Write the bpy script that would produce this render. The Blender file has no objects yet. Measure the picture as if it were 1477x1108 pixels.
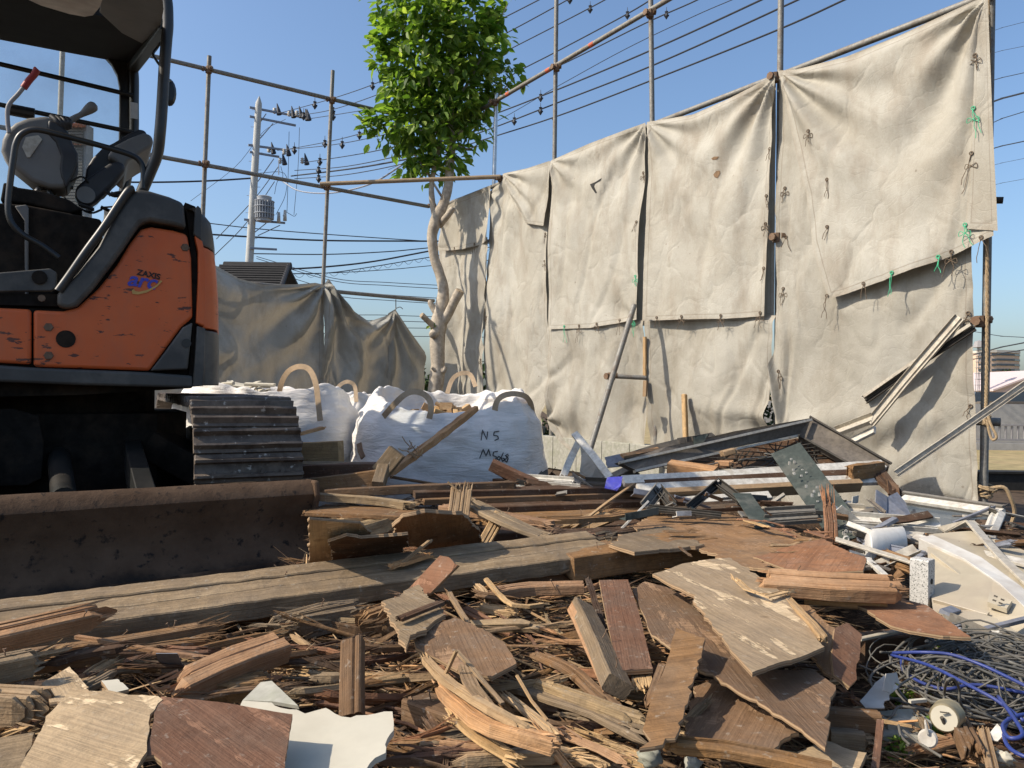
import bpy, bmesh, math, random
from mathutils import Vector, Matrix, noise
from mathutils.bvhtree import BVHTree

R = math.radians
V = Vector
SC = bpy.context.scene
COL = SC.collection

# ------------------------------------------------------------------ camera
F = 1116.0                      # focal length in pixels of the 1477 x 1108 photograph
EYE = V((0, 0, .85))
CAM_ROT = Matrix.Rotation(R(90.5), 3, 'X') @ Matrix.Rotation(R(.8), 3, 'Z')
cam_data = bpy.data.cameras.new('camera')
cam = bpy.data.objects.new('camera', cam_data)
COL.objects.link(cam)
cam.matrix_world = Matrix.Translation(EYE) @ CAM_ROT.to_4x4()
cam_data.sensor_width = 36
cam_data.lens = 36 * F / 1477
cam_data.clip_start = .05
cam_data.clip_end = 3000
SC.camera = cam

# ------------------------------------------------------------------ light
SUN_TO = V((-.94, -.22, 0)).normalized()
SUN_EL = R(40)
SUN_DIR = V((SUN_TO.x * math.cos(SUN_EL), SUN_TO.y * math.cos(SUN_EL), math.sin(SUN_EL)))
SUN_AZ = math.atan2(SUN_TO.x, SUN_TO.y)
world = bpy.data.worlds.new('World')
SC.world = world
world.use_nodes = True
wn = world.node_tree
wn.nodes.clear()
sky = wn.nodes.new('ShaderNodeTexSky')
sky.sky_type = 'NISHITA'
sky.sun_disc = False
sky.sun_elevation = SUN_EL
sky.sun_rotation = SUN_AZ
sky.altitude = 50
sky.air_density = 1.15
sky.dust_density = 2.5
sky.ozone_density = 5.0
bg = wn.nodes.new('ShaderNodeBackground')
bg.inputs[1].default_value = .15
wo = wn.nodes.new('ShaderNodeOutputWorld')
wn.links.new(sky.outputs[0], bg.inputs[0])
wn.links.new(bg.outputs[0], wo.inputs[0])
sun = bpy.data.lights.new('sun', 'SUN')
sun.energy = 4.6
sun.angle = R(.5)
sun.color = (1, .89, .74)
sun_ob = bpy.data.objects.new('sun', sun)
COL.objects.link(sun_ob)
sun_ob.rotation_euler = SUN_DIR.to_track_quat('Z', 'Y').to_euler()

SC.view_settings.view_transform = 'Standard'
SC.view_settings.look = 'None'
SC.view_settings.exposure = .33
SC.view_settings.gamma = 1
SC.render.engine = 'CYCLES'
SC.cycles.use_denoising = True
SC.cycles.max_bounces = 6
SC.cycles.transparent_max_bounces = 12


# ------------------------------------------------------------------ pixels to places
def ray(px, py):
    return (CAM_ROT @ V(((px - 738.5) / F, -(py - 554) / F, -1))).normalized()


def P(px, py, Y):
    """Point seen at a pixel of the photograph, at distance Y in front of the camera."""
    r = ray(px, py)
    return EYE + r * (Y / r.y)


def G(px, py, z):
    """Point seen at a pixel, lying at height z."""
    r = ray(px, py)
    return EYE + r * ((z - EYE.z) / r.z)


def onplane(px, py, p0, n):
    r = ray(px, py)
    return EYE + r * ((p0 - EYE).dot(n) / r.dot(n))


def nz(p, f, seed=0):
    return noise.noise(V((p[0] * f + seed * 7.13, p[1] * f + seed * 3.7, p[2] * f - seed * 5.1)))


# ------------------------------------------------------------------ materials
class Mat:
    def __init__(s, name, rough=.8, metal=0, spec=.3, **kw):
        s.m = bpy.data.materials.new(name)
        s.m.use_nodes = True
        s.t = s.m.node_tree
        s.b = s.t.nodes['Principled BSDF']
        s.out = s.t.nodes['Material Output']
        s.b.inputs['Roughness'].default_value = rough
        s.b.inputs['Metallic'].default_value = metal
        s.b.inputs['Specular IOR Level'].default_value = spec
        for k, v in kw.items():
            s.b.inputs[k.replace('_', ' ')].default_value = v

    def n(s, typ, ins=None, **props):
        nd = s.t.nodes.new('ShaderNode' + typ)
        for k, v in props.items():
            setattr(nd, k, v)
        for k, v in (ins or {}).items():
            s.set(nd.inputs[k], v)
        return nd

    def set(s, sock, v):
        if isinstance(v, bpy.types.NodeSocket):
            s.t.links.new(v, sock)
        elif isinstance(v, bpy.types.Node):
            s.t.links.new(v.outputs[0], sock)
        else:
            if hasattr(sock.default_value, '__len__') and len(sock.default_value) == 4 and len(v) == 3:
                v = (*v, 1)
            sock.default_value = v

    def uv(s):
        return s.n('TexCoord').outputs['UV']

    def obj(s):
        return s.n('TexCoord').outputs['Object']

    def pos(s):
        return s.n('NewGeometry').outputs['Position']

    def map(s, vec, scale=(1, 1, 1), loc=(0, 0, 0), rot=(0, 0, 0)):
        return s.n('Mapping', {0: vec, 'Location': loc, 'Rotation': rot, 'Scale': scale})

    def noise(s, vec, scale=5, detail=4, rough=.55, dist=0):
        return s.n('TexNoise', {'Vector': vec, 'Scale': scale, 'Detail': detail, 'Roughness': rough, 'Distortion': dist}).outputs[0]

    def ramp(s, fac, stops):
        nd = s.n('ValToRGB', {0: fac})
        e = nd.color_ramp.elements
        while len(e) < len(stops):
            e.new(.5)
        for q, (p, c) in zip(e, stops):
            q.position = p
            q.color = (*c, 1) if hasattr(c, '__len__') else (c, c, c, 1)
        return nd.outputs[0]

    def mix(s, fac, a, b, blend='MIX'):
        nd = s.n('Mix', data_type='RGBA', blend_type=blend)
        s.set(nd.inputs[0], fac)
        s.set(nd.inputs[6], a)
        s.set(nd.inputs[7], b)
        return nd.outputs[2]

    def math(s, op, a, b=0, c=0):
        nd = s.n('Math', operation=op)
        s.set(nd.inputs[0], a)
        s.set(nd.inputs[1], b)
        s.set(nd.inputs[2], c)
        return nd.outputs[0]

    def base(s, c):
        s.set(s.b.inputs['Base Color'], c)
        return s

    def bump(s, h, strength=.3, dist=.01):
        b = s.n('Bump', {'Strength': strength, 'Distance': dist, 'Height': h})
        s.set(s.b.inputs['Normal'], b.outputs[0])
        return s


def wood(name, dark, mid, light, dirt=.5, rough=.85, fine=1, dirtcol=(.13, .105, .08), spots=0, streak=.4, peel=0):
    """Sawn or broken timber; u runs along the grain in metres, every piece has its own 50 m window of u."""
    s = Mat(name, rough, spec=.15)
    sep = s.n('SeparateXYZ', {0: s.uv()})
    u, v = sep.outputs[0], sep.outputs[1]
    pid = s.math('FLOOR', s.math('DIVIDE', u, 50))
    tone = s.n('TexWhiteNoise', {'W': pid}, noise_dimensions='1D').outputs[0]
    cmb = s.n('CombineXYZ', {0: s.math('MULTIPLY', u, 1.4), 1: s.math('MULTIPLY', v, 9), 2: s.math('MULTIPLY', tone, 31)})
    g = s.noise(cmb, 2.6 * fine, 8, .62, .35)
    cmb2 = s.n('CombineXYZ', {0: s.math('MULTIPLY', u, 3), 1: s.math('MULTIPLY', v, 120), 2: s.math('MULTIPLY', tone, 57)})
    fn = s.noise(cmb2, 3 * fine, 3, .6)
    k_ = .35 + .65 * streak
    dk = tuple(m + (d - m) * k_ for d, m in zip(dark, mid))
    lt = tuple(m + (d - m) * k_ for d, m in zip(light, mid))
    col = s.ramp(g, [(.28, dk), (.5, mid), (.72, lt)])
    col = s.mix(s.ramp(fn, [(.36, streak), (.56, 0)]), col, (dark[0] * .55, dark[1] * .5, dark[2] * .45))
    hv = s.n('HueSaturation', {'Hue': s.math('MULTIPLY_ADD', tone, .004, .499), 'Saturation': s.math('MULTIPLY_ADD', tone, .14, .95),
                              'Value': s.math('MULTIPLY_ADD', tone, .65, .68), 'Color': col}).outputs[0]
    dn = s.noise(s.pos(), 9, 6, .65)
    dn2 = s.noise(s.pos(), 60, 3, .6)
    dm = s.math('MULTIPLY', s.ramp(dn, [(.42, 0), (.62, 1)]), dirt)
    hv = s.mix(dm, hv, dirtcol)
    blot = s.noise(s.pos(), 22, 5, .7, .3)
    hv = s.mix(s.math('MULTIPLY', s.ramp(blot, [(.36, 1), (.5, 0)]), .45), hv, tuple(x * .5 for x in mid))
    hv = s.mix(s.math('MULTIPLY', s.ramp(dn2, [(.62, 0), (.72, 1)]), dirt), hv, (.42, .38, .31))
    if spots:
        vo = s.n('TexVoronoi', {'Vector': s.pos(), 'Scale': 9}).outputs[0]
        hv = s.mix(s.math('MULTIPLY', s.ramp(s.math('ADD', vo, s.math('MULTIPLY', blot, .35)), [(.25, 1), (.30, 0)]), spots), hv, (dark[0] * .3, dark[1] * .25, dark[2] * .25))
    if peel:
        pm = s.noise(s.map(cmb, (.55, .32, 1)), 5, 9, .68, .25)
        pk = s.math('MULTIPLY', s.ramp(pm, [(.56, 0), (.575, 1)]), peel)
        pc = s.noise(s.n('CombineXYZ', {0: s.math('MULTIPLY', u, 160), 1: s.math('MULTIPLY', v, 6), 2: tone}), 2, 4, .6)
        hv = s.mix(pk, hv, s.ramp(pc, [(.35, tuple(x * .75 for x in mid)), (.6, tuple(min(.8, x * 1.25) for x in light))]))
        blot = s.math('SUBTRACT', blot, s.math('MULTIPLY', pk, 1.2))
    s.base(hv)
    s.bump(s.math('ADD', s.math('MULTIPLY', fn, .8), s.math('ADD', dn2, s.math('MULTIPLY', blot, .8))), .6, .004)
    return s.m


M = {}
M['wood_old'] = wood('weathered timber', (.085, .046, .023), (.215, .122, .060), (.35, .215, .115), .4)
M['wood_grey'] = wood('grey weathered timber', (.12, .082, .046), (.285, .205, .122), (.44, .335, .215), .4)
M['wood_fresh'] = wood('freshly broken timber', (.25, .12, .06), (.44, .25, .128), (.58, .385, .23), .25)
M['wood_pale'] = wood('pale splintered timber', (.27, .165, .082), (.44, .295, .16), (.60, .44, .27), .22)
M['wood_red'] = wood('reddish plywood', (.13, .06, .034), (.215, .108, .062), (.30, .165, .10), .35, fine=.6, spots=.3, streak=.25, peel=.5)
M['ply_tan'] = wood('tan plywood', (.31, .215, .12), (.46, .335, .20), (.57, .44, .28), .25, fine=.6, spots=.35, streak=.25, peel=.8)
M['ply_brown'] = wood('brown plywood', (.13, .072, .04), (.235, .138, .074), (.33, .21, .122), .38, fine=.6, spots=.3, streak=.25, peel=.6)
M['wood_dark'] = wood('dark old timber', (.035, .02, .013), (.085, .047, .028), (.16, .095, .058), .35)


def ply_edge(name, a, b):
    s = Mat(name, .9, spec=.1)
    sep = s.n('SeparateXYZ', {0: s.uv()})
    w = s.n('TexWave', {'Vector': s.n('CombineXYZ', {0: s.math('MULTIPLY', sep.outputs[1], 1)}), 'Scale': 60, 'Distortion': 1.5, 'Detail': 2}).outputs[0]
    s.base(s.ramp(s.mix(.4, w, s.noise(s.pos(), 40, 3)), [(.2, a), (.8, b)]))
    s.bump(w, .3, .002)
    return s.m


M['ply_edge'] = ply_edge('plywood edge', (.20, .13, .075), (.36, .25, .15))


def tarp_mat(name, c0, c1, stain, trans=.12, stain_amt=.6, foot=0):
    s = Mat(name, .75, spec=.2)
    p = s.pos()
    n1 = s.noise(p, 1.6, 6, .6, .4)
    n2 = s.noise(s.map(p, (1, 1, .35)), 5, 6, .65)
    n3 = s.noise(p, 70, 2, .6)
    col = s.mix(s.ramp(n1, [(.35, 0), (.65, 1)]), c0, c1)
    col = s.mix(s.math('MULTIPLY', s.ramp(n2, [(.48, 0), (.72, 1)]), stain_amt), col, stain)
    sp = s.n('TexVoronoi', {'Vector': p, 'Scale': 7}).outputs[0]
    col = s.mix(s.math('MULTIPLY', s.ramp(s.math('ADD', sp, s.math('MULTIPLY', n2, .25)), [(.13, 1), (.17, 0)]), .55), col, (.16, .12, .085))
    uvs = s.n('SeparateXYZ', {0: s.uv()})
    # hem: distance to the edge in metres is stored in v
    hem = s.ramp(uvs.outputs[1], [(.0, .25), (.012, .12), (.026, 0), (.045, 0)])
    st = s.ramp(uvs.outputs[1], [(.036, 0), (.038, .55), (.042, .55), (.045, 0)])
    col = s.mix(hem, col, (.34, .27, .19))
    col = s.mix(st, col, (.2, .16, .12))
    col = s.mix(s.math('MULTIPLY', n3, .25), col, (.3, .26, .2), 'MULTIPLY')
    s.base(col)
    zz_ = s.n('SeparateXYZ', {0: p}).outputs[2]
    if foot:
        sm_ = s.noise(s.map(p, (1, 1, .7)), 2.6, 7, .68, .6)
        col = s.mix(s.math('MULTIPLY', s.ramp(s.math('SUBTRACT', s.math('MULTIPLY', sm_, 2.6), zz_), [(.45, 0), (.95, 1)]), foot), col, (.10, .085, .065))
    # long rain streaks and old fold lines
    rs = s.noise(s.map(p, (9, 9, .5)), 1.5, 5, .6)
    col = s.mix(s.math('MULTIPLY', s.ramp(rs, [(.55, 0), (.72, 1)]), .3), col, stain)
    wv = s.noise(s.map(p, (1, 1, 1)), 260, 2, .5)
    cr = s.noise(p, 11, 8, .68, .8)
    wob = s.n('VectorMath', {0: p, 1: s.n('VectorMath', {0: s.n('TexNoise', {'Vector': p, 'Scale': 1.8, 'Detail': 3}).outputs[1], 'Scale': .9}, operation='SCALE').outputs[0]}, operation='ADD').outputs[0]
    c1 = s.ramp(s.n('TexVoronoi', {'Vector': s.map(wob, (1, 1, .55)), 'Scale': 2.3}, feature='DISTANCE_TO_EDGE').outputs[0], [(0, 0), (.07, .8), (.2, 1)])
    c2 = s.ramp(s.n('TexVoronoi', {'Vector': wob, 'Scale': 6.5}, feature='DISTANCE_TO_EDGE').outputs[0], [(0, 0), (.05, 1)])
    hh = s.math('ADD', s.math('MULTIPLY', c1, .45), s.math('MULTIPLY', c2, .10))
    s.bump(s.math('ADD', hh, s.math('ADD', s.math('MULTIPLY', cr, .45), s.math('MULTIPLY', wv, .2))), .38, .022)
    tr = s.n('BsdfTranslucent', {'Color': (.6, .5, .36, 1)})
    mx = s.n('MixShader', {0: trans, 1: s.b.outputs[0], 2: tr.outputs[0]})
    s.t.links.new(mx.outputs[0], s.out.inputs[0])
    return s.m


M['tarp'] = tarp_mat('cream canvas', (.365, .338, .278), (.465, .445, .385), (.25, .205, .15), .04)
M['tarp_low'] = tarp_mat('greyer canvas', (.31, .29, .24), (.41, .39, .335), (.22, .185, .135), .04, .6, .75)
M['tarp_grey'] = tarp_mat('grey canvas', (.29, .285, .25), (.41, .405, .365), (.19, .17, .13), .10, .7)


def steel(name, col, rust=.3, rough=.45, metal=.6, rustcol=(.12, .06, .03)):
    s = Mat(name, rough, metal, .25 if metal < .1 else .5)
    n1 = s.noise(s.pos(), 12, 6, .65)
    n2 = s.noise(s.pos(), 55, 4, .6)
    c = s.mix(s.ramp(n2, [(.35, 0), (.7, 1)]), col, tuple(x * .65 for x in col))
    k = s.math('MULTIPLY', s.ramp(n1, [(.5, 0), (.62, 1)]), rust)
    c = s.mix(k, c, rustcol)
    s.base(c)
    s.set(s.b.inputs['Roughness'], s.math('ADD', s.math('MULTIPLY', n1, .4), rough - .15))
    s.set(s.b.inputs['Metallic'], s.math('MULTIPLY', s.math('SUBTRACT', 1, k), metal))
    s.bump(n2, .15, .002)
    return s.m


M['pipe'] = steel('galvanised pipe', (.24, .23, .205), .5, .6, .3, (.13, .085, .05))
M['pipe_bright'] = steel('bright galvanised pipe', (.62, .63, .64), .1, .3, .8)
M['pipe_tan'] = steel('tan weathered pipe', (.34, .25, .155), .5, .7, .1, (.2, .12, .06))
M['clamp'] = steel('rusty clamp', (.2, .13, .08), .8, .7, .3)
M['alu_white'] = steel('white aluminium', (.60, .57, .50), .55, .5, .0, (.30, .25, .19))
M['alu_grey'] = steel('grey aluminium', (.19, .175, .15), .5, .65, .0, (.15, .125, .095))
M['alu_beige'] = steel('beige aluminium', (.50, .45, .36), .5, .5, .1, (.27, .22, .16))
M['alu_dark'] = steel('dark aluminium', (.062, .056, .047), .45, .75, .0, (.11, .09, .07))
M['green_metal'] = steel('grey green painted metal', (.052, .064, .056), .3, .65, .0, (.2, .19, .16))
M['blue_grey'] = steel('blue grey painted metal', (.19, .20, .23), .35, .5, .1, (.2, .18, .16))
M['screen'] = steel('brown grey painted metal', (.15, .128, .105), .45, .8, .0, (.2, .17, .13))


def plain(name, col, rough=.7, var=.25, scale=20, metal=0, spec=.3, bump=.2, dirt=0, dirtcol=(.12, .1, .08)):
    s = Mat(name, rough, metal, spec)
    n1 = s.noise(s.pos(), scale, 5, .6)
    c = s.mix(s.ramp(n1, [(.3, 0), (.7, 1)]), tuple(x * (1 - var) for x in col), tuple(min(1, x * (1 + var * .6)) for x in col))
    if dirt:
        n2 = s.noise(s.pos(), scale * .4, 6, .65)
        c = s.mix(s.math('MULTIPLY', s.ramp(n2, [(.45, 0), (.65, 1)]), dirt), c, dirtcol)
    s.base(c)
    if bump:
        s.bump(n1, bump, .005)
    return s.m


M['soil'] = plain('trampled dirt', (.10, .072, .05), .95, .5, 14, bump=.8, spec=.1)
M['drygrass'] = plain('dry grass field', (.34, .26, .13), .95, .35, 4, bump=.5, dirt=.4, dirtcol=(.2, .19, .08))
M['concrete'] = plain('concrete', (.33, .32, .27), .9, .25, 30, dirt=.5, dirtcol=(.19, .20, .13))
M['dark'] = plain('near black surface', (.025, .024, .022), .8, .3, 20)  # even near black for the low wall, tyres, tear and bolt hole
M['rope'] = plain('rope', (.33, .24, .14), .95, .3, 120)
M['cord'] = plain('tie cord', (.15, .11, .075), .95, .3, 120)
M['cord_green'] = plain('green twine', (.06, .42, .22), .6, .2, 120)
M['cable'] = plain('grey cable', (.12, .115, .10), .6, .3, 30, dirt=.5)
M['cable_blue'] = plain('blue cable', (.022, .04, .18), .5, .15, 30, spec=.5, dirt=.15)
M['wire'] = plain('power line rubber', (.03, .035, .045), .6, .1, 30)
M['white_plastic'] = plain('white plastic', (.55, .53, .48), .5, .15, 12, spec=.4, dirt=.75, dirtcol=(.35, .3, .24))
M['beige_plastic'] = plain('beige bath plastic', (.42, .365, .265), .45, .2, 6, spec=.4, dirt=.75, dirtcol=(.33, .27, .2))
M['plaster'] = plain('cream plasterboard', (.50, .465, .37), .9, .12, 8, dirt=.5, dirtcol=(.42, .37, .28))
M['blue_plastic'] = plain('blue plastic', (.06, .06, .36), .4, .2, 30, spec=.5, dirt=.4, dirtcol=(.35, .35, .4))
M['bark'] = plain('smooth pale bark', (.44, .38, .30), .9, .35, 22, bump=.6, dirt=.5, dirtcol=(.17, .13, .09))
M['polecon'] = plain('pale pole concrete', (.45, .45, .42), .8, .12, 3)
M['sack_strap'] = plain('tan webbing', (.46, .34, .22), .9, .15, 60)
M['ink'] = plain('marker ink', (.02, .02, .02), .6, 0, 10, bump=0)


# ------------------------------------------------------------------ mesh building
PID = [1]


def newid():
    PID[0] += 1
    return 50.0 * (PID[0] % 900 + 1) + 10


class MB:
    def __init__(s):
        s.v, s.f, s.uv, s.mi = [], [], [], []

    def face(s, idx, uv=None, mi=0):
        s.f.append(tuple(idx))
        s.uv.append(uv or [(10, 0)] * len(idx))
        s.mi.append(mi)

    def add(s, vs):
        b = len(s.v)
        s.v.extend(V(q) for q in vs)
        return b

    def loft(s, rings, closed=True, cap=True, mi=0, us=None, u0=None, capmi=None, vscale=1):
        """rings: lists of equally many points."""
        u0 = newid() if u0 is None else u0
        b = s.add([p for r in rings for p in r])
        n = len(rings[0])
        ctr = [sum((V(p) for p in r), V()) / n for r in rings]
        us = [0.0]
        for i in range(1, len(rings)):
            us.append(us[-1] + (ctr[i] - ctr[i - 1]).length)
        vs = [0.0]
        r0 = max(rings, key=lambda r: sum((V(r[j]) - V(r[j - 1])).length for j in range(n)))
        for j in range(n):
            vs.append(vs[-1] + (V(r0[(j + 1) % n]) - V(r0[j])).length * vscale)
        for i in range(len(rings) - 1):
            for j in range(n if closed else n - 1):
                k = (j + 1) % n
                s.face((b + i * n + j, b + i * n + k, b + (i + 1) * n + k, b + (i + 1) * n + j),
                       [(u0 + us[i], vs[j]), (u0 + us[i], vs[j + 1]), (u0 + us[i + 1], vs[j + 1]), (u0 + us[i + 1], vs[j])], mi)
        if cap and closed:
            cm = mi if capmi is None else capmi
            for i, rev in ((0, True), (len(rings) - 1, False)):
                idx = [b + i * n + j for j in range(n)]
                uv = [(u0 + us[i] + .02 * math.cos(j * 6.28 / n), vs[j]) for j in range(n)]
                if rev:
                    idx.reverse()
                    uv.reverse()
                s.face(idx, uv, cm)

    def box(s, c, sx, sy, sz, rot=None, mi=0, ch=0):
        rot = rot or Matrix.Identity(3)
        c = V(c)
        hx, hy, hz = sx / 2, sy / 2, sz / 2
        if ch:
            ring = [(-hy + ch, -hz), (hy - ch, -hz), (hy, -hz + ch), (hy, hz - ch), (hy - ch, hz), (-hy + ch, hz), (-hy, hz - ch), (-hy, -hz + ch)]
        else:
            ring = [(-hy, -hz), (hy, -hz), (hy, hz), (-hy, hz)]
        s.loft([[c + rot @ V((x, y, z)) for y, z in ring] for x in (-hx, hx)], mi=mi)

    def tube(s, pts, r, n=8, mi=0, cap=True):
        pts = [V(p) for p in pts]
        if not hasattr(r, '__len__'):
            r = [r] * len(pts)
        rings = []
        prev = None
        for i, p in enumerate(pts):
            d = (pts[min(i + 1, len(pts) - 1)] - pts[max(i - 1, 0)])
            d = d.normalized() if d.length > 1e-9 else V((0, 0, 1))
            if prev is None:
                a = d.cross(V((0, 0, 1)))
                if a.length < .1:
                    a = d.cross(V((1, 0, 0)))
            else:
                a = prev - d * prev.dot(d)
            a.normalize()
            prev = a
            b = d.cross(a)
            rings.append([p + (a * math.cos(t) + b * math.sin(t)) * r[i] for t in (2 * math.pi * j / n for j in range(n))])
        s.loft(rings, cap=cap, mi=mi)

    def prism(s, pts, off, mi=0, side=None, u0=None, axis=None):
        """A flat outline pushed by the vector off, with planar uv along axis."""
        pts = [V(p) for p in pts]
        off = V(off)
        u0 = newid() if u0 is None else u0
        n = len(pts)
        c = sum(pts, V()) / n
        nrm = off.normalized()
        ax = V(axis) if axis is not None else (pts[1] - pts[0])
        ax = (ax - nrm * ax.dot(nrm)).normalized()
        ay = nrm.cross(ax)
        uvf = lambda p: (u0 + (p - c).dot(ax), (p - c).dot(ay))
        b = s.add(pts)
        b2 = s.add([p + off for p in pts])
        s.face([b + i for i in range(n)], [uvf(p) for p in pts], mi)
        s.face([b2 + i for i in reversed(range(n))], [uvf(p) for p in reversed(pts)], mi)
        side = mi if side is None else side
        L = 0
        for i in range(n):
            j = (i + 1) % n
            l2 = L + (pts[j] - pts[i]).length
            s.face((b + i, b2 + i, b2 + j, b + j), [(u0 + L, 0), (u0 + L, off.length), (u0 + l2, off.length), (u0 + l2, 0)], side)
            L = l2

    def build(s, name, mats, parent=None, smooth=False, warp=None, root=None, fixn=True, sub=0):
        """Link as one mesh object, its origin at the middle of its foot (or at its parent)."""
        mats = mats if isinstance(mats, (list, tuple)) else [mats]
        mats = [M[m] if isinstance(m, str) else m for m in mats]
        me = bpy.data.meshes.new(name)
        if parent is not None:
            org = parent.matrix_world.translation.copy()
        elif s.v:
            xs = [p.x for p in s.v]; ys = [p.y for p in s.v]; zs = [p.z for p in s.v]
            org = V(((min(xs) + max(xs)) / 2, (min(ys) + max(ys)) / 2, min(zs)))
        else:
            org = V()
        me.from_pydata([tuple(p - org) for p in s.v], [], s.f)
        me.polygons.foreach_set('material_index', s.mi)
        uvl = me.uv_layers.new(name='UVMap')
        flat = [c for fu in s.uv for q in fu for c in q]
        uvl.data.foreach_set('uv', flat)
        for m in mats:
            me.materials.append(m)
        if fixn or sub or warp:
            bm = bmesh.new()
            bm.from_mesh(me)
            if sub:
                big = [f for f in bm.faces if len(f.verts) > 4]
                bmesh.ops.triangulate(bm, faces=big)
                for _ in range(sub):
                    es = [e for e in bm.edges if e.calc_length() > .06]
                    bmesh.ops.subdivide_edges(bm, edges=es, cuts=1, use_grid_fill=True)
            if warp:
                for vv in bm.verts:
                    w = vv.co + org
                    vv.co += warp(w)
            if fixn:
                bmesh.ops.recalc_face_normals(bm, faces=bm.faces)
            bm.to_mesh(me)
            bm.free()
        if smooth:
            me.polygons.foreach_set('use_smooth', [True] * len(me.polygons))
            if smooth == 'auto':
                try:
                    me.set_sharp_from_angle(angle=R(38))
                except Exception:
                    pass
        me.update()
        o = bpy.data.objects.new(name, me)
        COL.objects.link(o)
        if parent is not None:
            o.parent = parent
            o.location = (0, 0, 0)
            o.matrix_world = Matrix.Translation(org)
            o.matrix_parent_inverse = Matrix.Identity(4)
            o.location = (0, 0, 0)
        else:
            o.location = org
            o.matrix_world = Matrix.Translation(org)
        return o


def tag(o, label, cat, group=None, kind=None):
    o['label'] = label
    if cat:
        o['category'] = cat
    if group:
        o['group'] = group
    if kind:
        o['kind'] = kind
    return o


def empty(name, loc, label, cat, group=None):
    o = bpy.data.objects.new(name, None)
    COL.objects.link(o)
    o.location = loc
    o.matrix_world = Matrix.Translation(V(loc))
    o.empty_display_size = .2
    return tag(o, label, cat, group)


def struct(mb, name, mat, **kw):
    o = mb.build(name, mat, **kw)
    o['kind'] = 'structure'
    return o


def catmull(pts, k=8):
    pts = [V(p) for p in pts]
    if len(pts) < 3:
        return [pts[0].lerp(pts[1], i / k) for i in range(k + 1)]
    ext = [pts[0] * 2 - pts[1]] + pts + [pts[-1] * 2 - pts[-2]]
    out = []
    for i in range(1, len(ext) - 2):
        a, b, c, d = ext[i - 1:i + 3]
        for j in range(k):
            t = j / k
            out.append(.5 * ((2 * b) + (c - a) * t + (2 * a - 5 * b + 4 * c - d) * t * t + (3 * b - a - 3 * c + d) * t ** 3))
    out.append(pts[-1])
    return out


def lerp(a, b, t):
    return a + (b - a) * t


def polyat(pts, t):
    """pixel polyline at parameter t in 0..1, by x-independent length."""
    L = [0]
    for a, b in zip(pts, pts[1:]):
        L.append(L[-1] + math.hypot(b[0] - a[0], b[1] - a[1]))
    d = t * L[-1]
    for i in range(len(pts) - 1):
        if d <= L[i + 1] or i == len(pts) - 2:
            k = (d - L[i]) / max(1e-6, L[i + 1] - L[i])
            return (lerp(pts[i][0], pts[i + 1][0], k), lerp(pts[i][1], pts[i + 1][1], k))


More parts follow.
